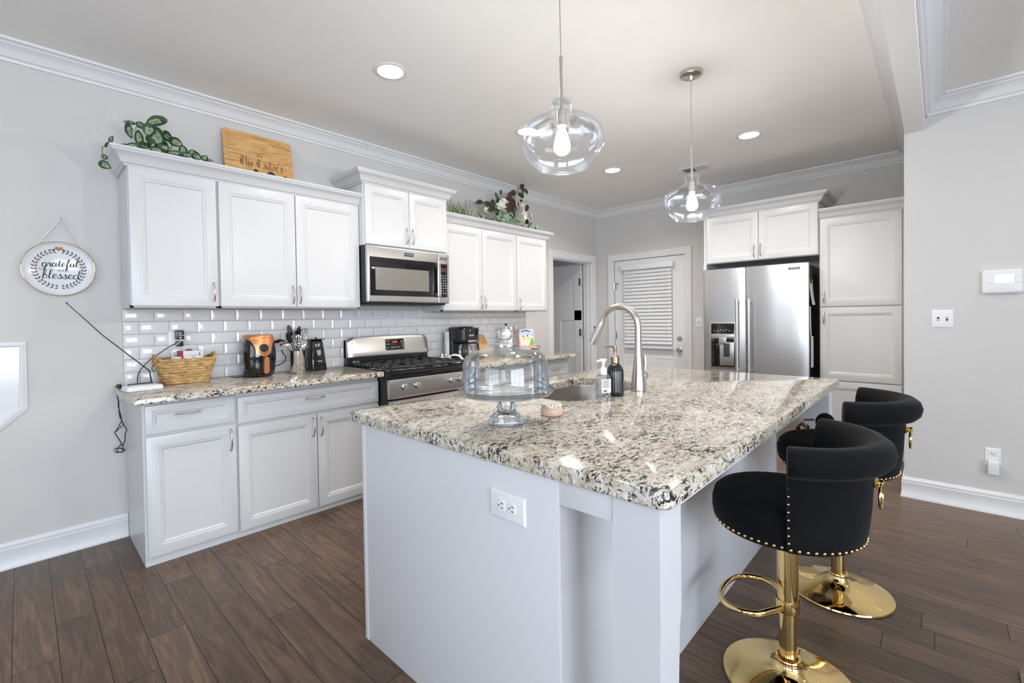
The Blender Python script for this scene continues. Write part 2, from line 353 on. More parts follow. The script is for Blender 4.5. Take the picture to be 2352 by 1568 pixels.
class MB:
    def __init__(s):
        s.v = []; s.f = []; s.uv = {}
    def add(s, vs, fs, M_=None):
        o = len(s.v)
        for v in vs:
            v = Vector(v)
            s.v.append(M_ @ v if M_ is not None else v)
        s.f += [tuple(i + o for i in f) for f in fs]
        return o
    def box(s, x0, x1, y0, y1, z0, z1, b=0.0, seg=2, M_=None):
        x0, x1 = min(x0, x1), max(x0, x1); y0, y1 = min(y0, y1), max(y0, y1); z0, z1 = min(z0, z1), max(z0, z1)
        vs = [(x, y, z) for x in (x0, x1) for y in (y0, y1) for z in (z0, z1)]
        fs = [(0, 1, 3, 2), (4, 6, 7, 5), (0, 4, 5, 1), (2, 3, 7, 6), (0, 2, 6, 4), (1, 5, 7, 3)]
        if b > 0:
            b = min(b, 0.49 * min(x1 - x0, y1 - y0, z1 - z0))
            bm = bmesh.new()
            bv = [bm.verts.new(v) for v in vs]
            for f in fs: bm.faces.new([bv[i] for i in f])
            bmesh.ops.bevel(bm, geom=list(bm.edges), offset=b, segments=seg, profile=0.6, affect='EDGES')
            bm.verts.index_update()
            vs = [v.co.copy() for v in bm.verts]; fs = [tuple(v.index for v in f.verts) for f in bm.faces]
            bm.free()
        s.add(vs, fs, M_); return s
    def rings(s, R, closed=True, cap0=True, cap1=True, M_=None):
        n = len(R[0]); vs = [p for r in R for p in r]; fs = []
        for i in range(len(R) - 1):
            for j in range(n if closed else n - 1):
                k = (j + 1) % n
                fs.append((i * n + j, i * n + k, (i + 1) * n + k, (i + 1) * n + j))
        if cap0: fs.append(tuple(range(n - 1, -1, -1)))
        if cap1: fs.append(tuple((len(R) - 1) * n + j for j in range(n)))
        s.add(vs, fs, M_); return s
    def lathe(s, prof, c=(0, 0, 0), n=40, M_=None, cap0=True, cap1=True, sx=1.0, sy=1.0, power=2.0, rib=0.0, ribn=0):
        R = []
        for r, z in prof:
            ring = []
            for j in range(n):
                a = 2 * PI * j / n
                ca, sa = math.cos(a), math.sin(a)
                if power != 2.0:
                    q = (abs(ca) ** power + abs(sa) ** power) ** (-1.0 / power); ca *= q; sa *= q
                rr = r * (1 + (rib * math.cos(ribn * a) if ribn else 0))
                ring.append((c[0] + rr * sx * ca, c[1] + rr * sy * sa, c[2] + z))
            R.append(ring)
        return s.rings(R, True, cap0, cap1, M_)
    def tube(s, pts, r, n=8, closed=False, M_=None, smooth=0, flat=1.0):
        P = catmull(pts, smooth, closed) if smooth else [Vector(p) for p in pts]
        N = len(P); R = []
        up = None
        for i, p in enumerate(P):
            if closed: t = P[(i + 1) % N] - P[(i - 1) % N]
            else: t = P[min(i + 1, N - 1)] - P[max(i - 1, 0)]
            if t.length < 1e-9: t = Vector((0, 0, 1))
            t.normalize()
            if up is None:
                up = Vector((0, 0, 1)) if abs(t.z) < 0.9 else Vector((1, 0, 0))
            a = t.cross(up)
            if a.length < 1e-6: a = t.orthogonal()
            a.normalize(); b = a.cross(t).normalized(); up = b
            rr = r[int(i * (len(r) - 1) / max(1, N - 1))] if isinstance(r, (list, tuple)) else r
            R.append([p + a * (rr * math.cos(2 * PI * j / n)) + b * (rr * flat * math.sin(2 * PI * j / n)) for j in range(n)])
        if closed:
            R.append(R[0]); return s.rings(R, True, False, False, M_)
        return s.rings(R, True, True, True, M_)
    def prism(s, poly, z0, z1, M_=None):
        n = len(poly)
        vs = [(x, y, z0) for x, y in poly] + [(x, y, z1) for x, y in poly]
        fs = [tuple(range(n - 1, -1, -1)), tuple(range(n, 2 * n))] + [(j, (j + 1) % n, n + (j + 1) % n, n + j) for j in range(n)]
        s.add(vs, fs, M_); return s
    def rects(s, O, U, V, N, w, h, loops, cap=True):
        """nested rectangles: loops of (inset, height) from the back outwards"""
        O, U, V, N = Vector(O), Vector(U), Vector(V), Vector(N)
        R = []
        for i, d in loops:
            R.append([O + U * i + V * i + N * d, O + U * (w - i) + V * i + N * d, O + U * (w - i) + V * (h - i) + N * d, O + U * i + V * (h - i) + N * d])
        return s.rings(R, True, True, cap)
    def sweep(s, prof, path, ends=None):
        """profile (out, up) along a flat path of (x, y) points; out is to the left of travel; mitred"""
        n = len(path); P = [Vector((p[0], p[1])) for p in path]; R = []
        for i in range(n):
            d0 = (P[i] - P[i - 1]).normalized() if i else None
            d1 = (P[i + 1] - P[i]).normalized() if i < n - 1 else None
            if d0 is None: d0 = d1
            if d1 is None: d1 = d0
            n0 = Vector((-d0.y, d0.x)); n1 = Vector((-d1.y, d1.x))
            mv = (n0 + n1)
            mv = mv / max(0.2, mv.dot(n0)) if mv.length > 1e-6 else n0
            R.append([(P[i].x + mv.x * o, P[i].y + mv.y * o, u) for o, u in prof])
        return s.rings(R, True, True, True)
    def torus(s, c, R_, r, axis=Vector((0, 0, 1)), n=32, m=10, sx=1.0, M_=None):
        axis = Vector(axis).normalized(); a = axis.orthogonal().normalized()
        if abs(axis.z) < 0.9: a = axis.cross(Vector((0, 0, 1))).normalized()
        b = axis.cross(a).normalized()
        pts = [Vector(c) + a * (R_ * sx * math.cos(2 * PI * k / n)) + b * (R_ * math.sin(2 * PI * k / n)) for k in range(n)]
        return s.tube(pts, r, m, True, M_)
    def ball(s, c, r, n=16, m=10, sc=(1, 1, 1), M_=None):
        R = []
        for i in range(m + 1):
            t = PI * i / m - PI / 2
            rr = max(math.cos(t), 1e-3)
            R.append([(c[0] + r * sc[0] * rr * math.cos(2 * PI * j / n), c[1] + r * sc[1] * rr * math.sin(2 * PI * j / n), c[2] + r * sc[2] * math.sin(t)) for j in range(n)])
        return s.rings(R, True, True, True, M_)
    def build(s, name, m, parent=None, sharp=35, recalc=True, solid=0.0, subsurf=0):
        me = bpy.data.meshes.new(name)
        if parent is not None:
            inv = WM(parent).inverted(); vs = [inv @ v for v in s.v]; off = None
        else:
            xs = [v.x for v in s.v]; ys = [v.y for v in s.v]; zs = [v.z for v in s.v]
            off = Vector(((min(xs) + max(xs)) / 2, (min(ys) + max(ys)) / 2, min(zs))); vs = [v - off for v in s.v]
        me.from_pydata([tuple(v) for v in vs], [], s.f)
        if s.uv:
            ul = me.uv_layers.new(name='UVMap')
            for lp in me.loops:
                ul.data[lp.index].uv = s.uv.get(lp.vertex_index, (0, 0))
        if recalc:
            bm = bmesh.new(); bm.from_mesh(me); bmesh.ops.recalc_face_normals(bm, faces=list(bm.faces)); bm.to_mesh(me); bm.free()
        if sharp:
            me.shade_smooth(); me.set_sharp_from_angle(angle=math.radians(sharp))
        me.materials.append(M[m] if isinstance(m, str) else m)
        o = bpy.data.objects.new(name, me); COL.objects.link(o)
        if parent is not None: o.parent = parent
        else: o.location = off
        if solid:
            md = o.modifiers.new('thickness', 'SOLIDIFY'); md.thickness = solid; md.offset = 0
        if subsurf:
            md = o.modifiers.new('smooth', 'SUBSURF'); md.levels = subsurf; md.render_levels = subsurf
        return o

def WM(o):
    m = o.matrix_basis.copy()
    while o.parent is not None:
        o = o.parent; m = o.matrix_basis @ m
    return m

def tag(o, label, cat, group=None, kind=None):
    o['label'] = label; o['category'] = cat
    if group: o['group'] = group
    if kind: o['kind'] = kind
    return o
def thing(name, label, cat, loc=(0, 0, 0), group=None):
    o = bpy.data.objects.new(name, None); o.empty_display_size = 0.05
    COL.objects.link(o); o.location = loc
    return tag(o, label, cat, group)
def struct(o):
    o['kind'] = 'structure'; return o
def dup(root, loc, label=None, group=None):
    r = root.copy(); COL.objects.link(r); r.location = loc
    if label: r['label'] = label
    if group: r['group'] = group
    for ch in list(root.children):
        c = ch.copy(); COL.objects.link(c); c.parent = r
        for g in list(ch.children):
            d = g.copy(); COL.objects.link(d); d.parent = c
    return r
def text(body, size, at, right, up, m, parent, name='lettering', depth=0.0006, shear=0.0, ax='CENTER', spacing=1.0):
    cu = bpy.data.curves.new('t', 'FONT'); cu.body = body; cu.size = size; cu.extrude = depth
    cu.align_x = ax; cu.align_y = 'CENTER'; cu.shear = shear; cu.space_character = spacing
    o = bpy.data.objects.new('t', cu); COL.objects.link(o)
    bpy.context.view_layer.update()
    me0 = bpy.data.meshes.new_from_object(o.evaluated_get(bpy.context.evaluated_depsgraph_get()))
    bpy.data.objects.remove(o); bpy.data.curves.remove(cu)
    R, U = Vector(right).normalized(), Vector(up).normalized(); N = R.cross(U)
    mb = MB(); at = Vector(at)
    mb.add([at + R * v.co.x + U * v.co.y + N * v.co.z for v in me0.vertices], [tuple(p.vertices) for p in me0.polygons])
    bpy.data.meshes.remove(me0)
    return mb.build(name, m, parent, sharp=0)

class Frame:
    """a wall: a along it (to the viewer's right), d out of it, z up"""
    def __init__(s, O, U, N):
        s.O, s.U, s.N = Vector(O), Vector(U), Vector(N); s.V = Vector((0, 0, 1))
    def p(s, a, d, z): return s.O + s.U * a + s.N * d + s.V * z
    def box(s, mb, a0, a1, d0, d1, z0, z1, b=0.0, seg=2):
        p, q = s.p(a0, d0, z0), s.p(a1, d1, z1)
        return mb.box(p.x, q.x, p.y, q.y, p.z, q.z, b, seg)
FL = Frame((0, 0, 0), (1, 0, 0), (0, -1, 0))
FB = Frame((XB, 0, 0), (0, -1, 0), (-1, 0, 0))
FR = Frame((XR, 0, 0), (0, -1, 0), (-1, 0, 0))

# ------------------------------------------------------------------ room shell
def wallbox(name, boxes, m='wall'):
    mb = MB()
    for b in boxes: mb.box(*b)
    return struct(mb.build(name, m, sharp=0))
DX0, DX1, DZ = 4.245, 5.15, 2.055      # doorway in the left wall
wallbox('wall_left', [(XN, DX0, 0, 0.12, 0, ZC), (DX1, XB + 0.12, 0, 0.12, 0, ZC), (DX0, DX1, 0, 0.12, DZ, ZC)])
EY0, EY1, EZ = -0.285, -1.277, 2.045   # back door
wallbox('wall_back', [(XB, XB + 0.12, EY0, 0, 0, ZC), (XB, XB + 0.12, YR, EY1, 0, ZC), (XB, XB + 0.12, EY1, EY0, EZ, ZC)])
wallbox('wall_right', [(XR, XB + 0.12, YF, YR, 0, ZC)])
wallbox('wall_header', [(XN, XR, YR - 0.105, YR - 0.005, 2.497, ZC)], 'ceiling')
wy = [(-4.55, -1.65), (-6.75, -5.25)]
wallbox('wall_near', [(XN - 0.12, XN, YF, wy[1][0], 0, ZC), (XN - 0.12, XN, wy[1][1], wy[0][0], 0, ZC), (XN - 0.12, XN, wy[0][1], 0.12, 0, ZC)] +
        [(XN - 0.12, XN, a, b, 0, 0.6) for a, b in wy] + [(XN - 0.12, XN, a, b, 2.3, ZC) for a, b in wy])
wallbox('wall_front', [(XN, -2.6, YF - 0.12, YF, 0, ZC), (0.8, XB + 0.12, YF - 0.12, YF, 0, ZC), (-2.6, 0.8, YF - 0.12, YF, 2.3, ZC), (-2.6, 0.8, YF - 0.12, YF, 0, 0.4)])
struct(MB().box(XN - 0.12, XB + 0.8, YF - 0.12, 2.2, -0.1, 0).build('floor', 'floor', sharp=0))
struct(MB().box(XN, XB, YR - 0.05, 0, ZC, ZC + 0.1).build('ceiling', 'ceiling', sharp=0))
struct(MB().box(XN, XR, YF, YR - 0.105, ZL, ZL + 0.2).build('ceiling_living', 'ceiling', sharp=0))
wallbox('wall_closet', [(3.9, 4.0, 0.12, 2.2, 0, 2.5), (XB + 0.7, XB + 0.8, 0.12, 2.2, 0, 2.5), (3.9, XB + 0.8, 2.1, 2.2, 0, 2.5), (3.9, XB + 0.8, 0.12, 2.2, 2.4, 2.5)])
# windows behind the camera
def window(n, boxes, panes):
    w = MB()
    for b in boxes: w.box(*b)
    o = struct(w.build('window_%d' % n, 'trim', sharp=0))
    g = MB()
    for b in panes: g.box(*b)
    g.build('pane', 'glass', o, sharp=0)
k = 1
for a, b in wy:
    bx = [(XN - 0.13, XN + 0.02, a - 0.07, a, 0.53, 2.37), (XN - 0.13, XN + 0.02, b, b + 0.07, 0.53, 2.37), (XN - 0.13, XN + 0.02, a, b, 2.3, 2.37), (XN - 0.13, XN + 0.03, a, b, 0.53, 0.6)]
    nsp = 4 if b - a > 2 else 2
    for i in range(1, nsp): bx.append((XN - 0.09, XN - 0.03, a + (b - a) * i / nsp - 0.03, a + (b - a) * i / nsp + 0.03, 0.6, 2.3))
    bx.append((XN - 0.09, XN - 0.04, a, b, 1.42, 1.47))
    window(k, bx, [(XN - 0.066, XN - 0.06, a, b, 0.6, 2.3)]); k += 1
bx = [(-2.67, -2.6, YF - 0.13, YF + 0.02, 0.33, 2.37), (0.8, 0.87, YF - 0.13, YF + 0.02, 0.33, 2.37), (-2.6, 0.8, YF - 0.13, YF + 0.02, 2.3, 2.37), (-2.6, 0.8, YF - 0.13, YF + 0.03, 0.33, 0.4)]
for i in (1, 2): bx.append((-2.6 + 3.4 * i / 3 - 0.03, -2.6 + 3.4 * i / 3 + 0.03, YF - 0.09, YF - 0.03, 0.4, 2.3))
window(3, bx, [(-2.6, 0.8, YF - 0.066, YF - 0.06, 0.4, 2.3)])

CROWN = [(0, -0.093), (0.011, -0.093), (0.013, -0.083), (0.017, -0.078), (0.028, -0.074), (0.031, -0.066), (0.035, -0.062), (0.040, -0.050), (0.050, -0.038), (0.064, -0.029), (0.074, -0.024), (0.078, -0.017), (0.088, -0.014), (0.098, -0.012), (0.1, -0.008), (0.1, 0), (0, 0)]
def crownmold(name, path, z, prof=CROWN):
    mb = MB(); mb.sweep([(o, z + u) for o, u in prof], path)
    return struct(mb.build(name, 'trim', sharp=30))
E_ = 0.0005
crownmold('trim_1', [(XB - E_, 0 - E_), (XN, 0 - E_)], ZC)            # left wall
crownmold('trim_2', [(XB - E_, YR + E_), (XB - E_, 0 - E_)], ZC)      # back wall
crownmold('trim_3', [(XN, YR + E_), (XB - E_, YR + E_)], ZC)          # header, kitchen side
crownmold('trim_4', [(XR - E_, YR - 0.106), (XN, YR - 0.106)], ZL, [(o, u * 1.15) for o, u in CROWN])
crownmold('trim_5', [(XR - E_, YF), (XR - E_, YR - 0.106)], ZL, [(o, u * 1.15) for o, u in CROWN])
BASE = [(0, 0), (0.019, 0), (0.019, 0.012), (0.014, 0.022), (0.0135, 0.1), (0.0145, 0.103), (0.012, 0.109), (0.013, 0.114), (0.0135, 0.122), (0.010, 0.128), (0.007, 0.138), (0.003, 0.140), (0, 0.140)]
def baseboard(name, path):
    mb = MB(); mb.sweep(BASE, path); return struct(mb.build(name, 'trim', sharp=30))
baseboard('baseboard_left', [(0.0, -E_), (XN, -E_)])
baseboard('baseboard_right', [(XR - E_, YF), (XR - E_, YR + E_), (4.70, YR + E_)])
baseboard('baseboard_near', [(XN + E_, 0), (XN + E_, YF)])
baseboard('baseboard_back', [(XB - E_, -1.69), (XB - E_, -1.37)])
# doorway casings
CAS = [(0.0, 0.0), (0.0, 0.012), (0.008, 0.014), (0.020, 0.0145), (0.024, 0.017), (0.045, 0.018), (0.062, 0.021), (0.070, 0.024), (0.082, 0.0245), (0.085, 0.021), (0.085, 0.0)]
def casing(name, F, a0, a1, z1):
    """three mitred legs around an opening; profile (outwards from the opening, out of the wall)"""
    mb = MB(); R = []
    for a, z, sa, sz in ((a0, 0.0, -1, 0), (a0, z1, -1, 1), (a1, z1, 1, 1), (a1, 0.0, 1, 0)):
        R.append([F.p(a + sa * o, d + E_, z + sz * o) for o, d in CAS])
    mb.rings(R, True, True, True)
    return struct(mb.build(name, 'trim', sharp=30))
casing('trim_6', FL, DX0 + 0.004, DX1 - 0.004, DZ - 0.004)
casing('trim_7', FB, -EY0 + 0.002, -EY1 - 0.002, EZ - 0.002)
mb = MB()
mb.box(DX0, DX0 + 0.018, -0.001, 0.122, 0, DZ); mb.box(DX1 - 0.018, DX1, -0.001, 0.122, 0, DZ); mb.box(DX0, DX1, -0.001, 0.122, DZ - 0.018, DZ)
mb.box(DX0 + 0.018, DX0 + 0.028, 0.05, 0.085, 0, DZ - 0.018); mb.box(DX1 - 0.028, DX1 - 0.018, 0.05, 0.085, 0, DZ - 0.018); mb.box(DX0, DX1, 0.05, 0.085, DZ - 0.028, DZ - 0.018)
struct(mb.build('trim_8', 'trim', sharp=0))

# ------------------------------------------------------------------ doors
DOOR_PROF = lambda fw: [(0, 0), (0, 0.016), (0.002, 0.019), (0.005, 0.020), (fw, 0.020), (fw + 0.003, 0.017), (fw + 0.006, 0.0165), (fw + 0.012, 0.0165), (fw + 0.016, 0.013), (fw + 0.019, 0.0115), (fw + 0.021, 0.010)]
def pull(F, a, d, z, length, vertical, parent, r=0.0042, out=0.026, m='nickel'):
    mb = MB(); pts = []
    for i in range(17):
        t = i / 16; o = out * (math.sin(PI * t) ** 0.6) if 0 < t < 1 else 0
        u = (t - 0.5) * length
        pts.append(F.p(a if vertical else a + u, d + o, z + u if vertical else z))
    mb.tube(pts, r, 10)
    for t in (-0.5, 0.5):
        q0 = F.p(a if vertical else a + t * length, d, z + t * length if vertical else z)
        q1 = F.p(a if vertical else a + t * length, d + 0.004, z + t * length if vertical else z)
        mb.tube([q0, q1], r * 1.5, 10)
    return mb.build('handle', m, parent)
def front(F, kind, a0, a1, z0, z1, d, parent, fw=0.056, hnd=None, m='cab'):
    """door or drawer front; hnd = (a, z, length, vertical)"""
    mb = MB(); mb.rects(F.p(a0, d, z0), F.U, F.V, F.N, a1 - a0, z1 - z0, DOOR_PROF(fw))
    o = mb.build(kind, m, parent, sharp=25)
    if hnd: pull(F, hnd[0], d + 0.020, hnd[1], hnd[2], hnd[3], o)
    return o
def cabinet(name, label, cat, group, F, a0, a1, d0, d1, z0, z1, fronts, under=False, extra=None):
    root = thing(name, label, cat, F.p((a0 + a1) / 2, (d0 + d1) / 2, z0), group)
    mb = MB(); F.box(mb, a0, a1, d0, d1, z0 + (0.012 if under else 0), z1, 0.001, 1)
    if under:   # finished edge round an open underside
        F.box(mb, a0, a0 + 0.016, d0, d1, z0, z0 + 0.013); F.box(mb, a1 - 0.016, a1, d0, d1, z0, z0 + 0.013); F.box(mb, a0, a1, d1 - 0.018, d1, z0, z0 + 0.013)
    if extra: extra(mb)
    mb.build('carcass', 'cab', root, sharp=30)
    if under:
        mb = MB(); F.box(mb, a0 + 0.016, a1 - 0.016, d0, d1 - 0.018, z0 + 0.006, z0 + 0.0115); mb.build('underside', 'cabinside', root, sharp=0)
    for f in fronts:
        front(F, f[0], f[1], f[2], f[3], f[4], d1 + 0.001, root, f[6] if len(f) > 6 else 0.056, f[5])
    return root
g = 0.003
UD = 0.304
ZU0, ZU1 = 1.372, 2.165
cabinet('upper_cabinet', 'single door white wall cabinet at the end nearest the round plate sign', 'cabinet', 'white wall cabinets over the counters', FL, 0.0, 0.434, g, UD, ZU0, ZU1,
        [('door', 0.004, 0.428, ZU0 + 0.008, 2.153, (0.404, 1.47, 0.118, True))], True)
cabinet('upper_cabinet', 'double door white wall cabinet above the black air fryer', 'cabinet', 'white wall cabinets over the counters', FL, 0.4345, 1.392, g, UD, ZU0, ZU1,
        [('door', 0.441, 0.906, ZU0 + 0.008, 2.153, (0.882, 1.466, 0.118, True)), ('door', 0.911, 1.388, ZU0 + 0.008, 2.153, (0.930, 1.466, 0.118, True))], True)
cabinet('upper_cabinet', 'short raised two door white cabinet directly above the microwave', 'cabinet', 'white wall cabinets over the counters', FL, 1.3925, 2.203, g, 0.379, 1.858, 2.335,
        [('door', 1.402, 1.801, 1.866, 2.323, (1.776, 1.962, 0.118, True)), ('door', 1.805, 2.199, 1.866, 2.323, (1.832, 1.962, 0.118, True))], False)
ZR0, ZR1 = 1.352, 2.150
cabinet('upper_cabinet', 'double door white wall cabinet above the coffee maker', 'cabinet', 'white wall cabinets over the counters', FL, 2.2035, 3.207, g, UD, ZR0, ZR1,
        [('door', 2.210, 2.702, ZR0 + 0.008, 2.148, (2.680, 1.437, 0.118, True)), ('door', 2.707, 3.203, ZR0 + 0.008, 2.148, (2.733, 1.437, 0.118, True))], True)
cabinet('upper_cabinet', 'narrow single door white wall cabinet beside the inner doorway', 'cabinet', 'white wall cabinets over the counters', FL, 3.2075, 3.716, g, UD, ZR0, ZR1,
        [('door', 3.213, 3.710, ZR0 + 0.008, 2.148, (3.247, 1.425, 0.118, True))], True)
# crowns on the cabinets
CC = [(0, 0), (0.010, 0.0), (0.012, 0.008), (0.015, 0.012), (0.022, 0.014), (0.025, 0.022), (0.028, 0.026), (0.034, 0.040), (0.044, 0.054), (0.056, 0.062), (0.064, 0.066), (0.067, 0.074), (0.072, 0.078), (0.075, 0.084), (0.075, 0.090), (0, 0.090)]
def cabcrown(label, path, z, k=1.0):
    mb = MB(); mb.sweep([(o * k, z + u * k) for o, u in CC], path)
    return tag(mb.build('cabinet_crown_molding', 'cab', sharp=30), label, 'molding', 'crown moldings on the cabinets')
f = UD + 0.0008
cabcrown('white crown molding along the tops of the cabinets under the ivy and the wooden board', [(1.391, -f), (-0.0008, -f), (-0.0008, -g)], ZU1 - 0.010)
f2 = 0.3798
cabcrown('white crown molding on the raised cabinet over the microwave', [(2.2038, -g), (2.2038, -f2), (1.3918, -f2), (1.3918, -g)], 2.327)
cabcrown('white crown molding under the white flower arrangement', [(3.7168, -g), (3.7168, -f), (2.2045, -f)], ZR1)

# base cabinets
BD = 0.548
ZK = 0.868
cabinet('base_cabinet', 'white base cabinet with one drawer over one door, at the end nearest the hanging cord', 'cabinet', 'white base cabinets along the wall', FL, 0.002, 0.438, 0.022, BD, 0, ZK,
        [('drawer', 0.012, 0.434, 0.697, 0.850, (0.200, 0.790, 0.118, False), 0.032), ('door', 0.012, 0.436, 0.048, 0.684, (0.408, 0.595, 0.118, True))])
cabinet('base_cabinet', 'wide white base cabinet with one long drawer over two doors, left of the range', 'cabinet', 'white base cabinets along the wall', FL, 0.4385, 1.388, 0.022, BD, 0, ZK,
        [('drawer', 0.448, 1.384, 0.680, 0.838, (0.912, 0.776, 0.118, False), 0.032), ('door', 0.448, 0.919, 0.040, 0.665, (0.893, 0.580, 0.118, True)), ('door', 0.924, 1.384, 0.040, 0.662, (0.948, 0.577, 0.118, True))])
cabinet('base_cabinet', 'double door white base cabinet right of the range with drawers under the coffee maker', 'cabinet', 'white base cabinets along the wall', FL, 2.212, 3.20, 0.022, BD, 0, 0.838,
        [('drawer', 2.22, 2.704, 0.650, 0.800, (2.46, 0.735, 0.118, False), 0.032), ('drawer', 2.709, 3.194, 0.650, 0.800, (2.95, 0.735, 0.118, False), 0.032), ('door', 2.22, 2.704, 0.04, 0.636, (2.68, 0.55, 0.118, True)), ('door', 2.709, 3.194, 0.04, 0.636, (2.733, 0.55, 0.118, True))])
cabinet('base_cabinet', 'white base cabinet with drawer at the end of the counter by the inner doorway', 'cabinet', 'white base cabinets along the wall', FL, 3.2005, 3.79, 0.022, BD, 0, 0.838,
        [('drawer', 3.21, 3.784, 0.640, 0.785, (3.535, 0.722, 0.118, False), 0.032), ('door', 3.21, 3.784, 0.04, 0.628, (3.245, 0.55, 0.118, True))])

# worktops
def rrect(x0, x1, y0, y1, r, n=8):
    r = [r] * 4 if not isinstance(r, (list, tuple)) else r
    out = []
    for (cx, cy, a0, rr) in ((x1 - r[0], y1 - r[0], 0, r[0]), (x0 + r[1], y1 - r[1], PI / 2, r[1]), (x0 + r[2], y0 + r[2], PI, r[2]), (x1 - r[3], y0 + r[3], 1.5 * PI, r[3])):
        for i in range(n + 1):
            a = a0 + PI / 2 * i / n
            out.append((cx + rr * math.cos(a), cy + rr * math.sin(a)))
    return out
def inset(poly, c, k):
    """shrink a convex polygon towards its inside by k (k<0 grows it)"""
    n = len(poly); out = []
    for i in range(n):
        a, b, d = Vector(poly[i - 1]), Vector(poly[i]), Vector(poly[(i + 1) % n])
        e0, e1 = (b - a), (d - b)
        if e0.length < 1e-7: e0 = e1
        if e1.length < 1e-7: e1 = e0
        e0.normalize(); e1.normalize()
        nn = Vector((-(e0.y + e1.y), e0.x + e1.x))
        if nn.length < 1e-6: nn = Vector((-e0.y, e0.x))
        nn.normalize()
        q = b + nn * k; out.append((q.x, q.y))
    return out
def slab(poly, z0, z1, ease=0.006, hole=None):
    mb = MB()
    lv = [(z0, ease * 0.7), (z0 + ease * 0.7, 0.0), (z1 - ease, 0.0), (z1 - ease * 0.3, ease * 0.3), (z1, ease)]
    R = [[(x, y, z) for x, y in inset(poly, None, k)] for z, k in lv]
    if hole is None: mb.rings(R, True, True, True)
    else:
        H = [[(x, y, z) for x, y in inset(hole, None, -k)] for z, k in ((z1, 0.004), (z1 - 0.004, 0.0), (z0, 0.0))]
        mb.rings(R + H + [R[0]], True, False, False)
    return mb
o = slab(rrect(-0.05, 1.3905, -0.645, -0.003, [0.002, 0.002, 0.02, 0.01]), ZK + 0.0005, 0.906).build('countertop', 'granite', sharp=40)
tag(o, 'granite countertop under the basket and air fryer, left of the range', 'countertop', 'granite counters along the tiled wall')
o = slab(rrect(2.2095, 3.815, -0.645, -0.003, [0.002, 0.002, 0.01, 0.02]), 0.8385, 0.876).build('countertop', 'granite', sharp=40)
tag(o, 'granite countertop under the coffee maker, right of the range', 'countertop', 'granite counters along the tiled wall')
ZT = 0.906; ZT2 = 0.876

# backsplash: six courses of bevelled tiles on a grout bed
mb = MB(); mb.box(0.0, 3.69, -0.004, -0.001, 0.84, 1.372)
bs = mb.build('tile_backsplash', 'grout', sharp=0)
tag(bs, 'white beveled subway tile backsplash along the wall behind the counters', 'backsplash', None, 'structure')
mb = MB(); TW, TH = 0.1535, 0.0772
z = 1.371; row = 0
while z > 0.84:
    zt, zb = z - 0.0015, max(z - TH + 0.0015, 0.842)
    x = 0.0 if row % 2 == 0 else -TW / 2
    while x < 3.69:
        x0, x1 = max(x + 0.0012, 0.001), min(x + TW - 0.0012, 3.689)
        if row < 3 and x0 > 2.2 and zt > 1.352: zt = min(zt, 1.351)
        if x1 - x0 > 0.012 and zt - zb > 0.012:
            bi = min(0.013, (zt - zb) * 0.3)
            mb.rects((x0, -0.004, zb), (1, 0, 0), (0, 0, 1), (0, -1, 0), x1 - x0, zt - zb, [(0, 0), (0.0, 0.0035), (0.001, 0.0048), (bi, 0.0085), (bi + 0.001, 0.0088)])
        x += TW
    z -= TH; row += 1
mb.box(3.69, 3.702, -0.010, -0.001, 0.877, 1.351, 0.003)
mb.build('tiles', 'tile', bs, sharp=20)

# ------------------------------------------------------------------ island
ix0, ix1, iy0, iy1 = 0.495, 2.735, -3.155, -1.815
ZI0, ZI = 0.869, 0.9115
sk = rrect(1.215, 1.965, -2.43, -1.975, 0.11, 8)
o = slab(rrect(ix0, ix1, iy0, iy1, [0.02, 0.012, 0.035, 0.012], 8), ZI0, ZI, 0.007, rrect(1.215, 1.965, -2.43, -1.975, 0.11, 8)).build('island_countertop', 'granite', sharp=40)
tag(o, 'large speckled granite island top with a sink cutout', 'countertop')
isl = thing('kitchen_island', 'white kitchen island with a seating overhang on two corner posts', 'kitchen island', (1.6, -2.4, 0))
mb = MB()
px = 0.512
# body without a lid over the sink: end, back, far end and the cabinet side
mb.box(px + 0.014, 2.70, -2.852, -2.832, 0, ZI0 - 0.001, 0.001); mb.build('back_panel', 'island', isl, sharp=30)
mb = MB(); mb.box(px, px + 0.014, -2.858, -1.885, 0, ZI0 - 0.001, 0.002); mb.box(px - 0.002, px + 0.02, -1.906, -1.884, 0, ZI0 - 0.001, 0.002); mb.build('end_panel', 'island', isl, sharp=30)
mb = MB(); mb.box(2.686, 2.70, -2.832, -1.885, 0, ZI0 - 0.001, 0.001); mb.build('end_panel', 'island', isl, sharp=30)
mb = MB(); mb.box(px + 0.02, 2.686, -1.925, -1.905, 0.09, ZI0 - 0.001); mb.box(px + 0.02, 2.686, -1.99, -1.975, 0, 0.09); mb.build('face_frame', 'island', isl, sharp=30)
FI = Frame((0, -1.905, 0), (-1, 0, 0), (0, 1, 0))
for i, (a, b) in enumerate(((0.54, 0.98), (0.985, 1.205), (1.21, 1.585), (1.59, 1.97), (1.975, 2.68))):
    front(FI, 'door', -b, -a, 0.11, 0.69, 0.0005, isl, hnd=(-a - 0.03 if i % 2 else -b + 0.03, 0.6, 0.118, True), m='island')
    front(FI, 'drawer', -b, -a, 0.70, 0.855, 0.0005, isl, 0.03, hnd=(-(a + b) / 2, 0.78, 0.118, False), m='island')
def post(x0, x1, y0, y1):
    m_ = MB(); R = []
    for z, k in ((ZI0 - 0.001, 0), (0.60, 0), (0.56, 0.003), (0.0, 0.012)):
        R.append([(x0 + k, y0 + k, z), (x1 - k, y0 + k, z), (x1 - k, y1 - k, z), (x0 + k, y1 - k, z)])
    m_.rings(R); return m_.build('leg', 'island', isl, sharp=30)
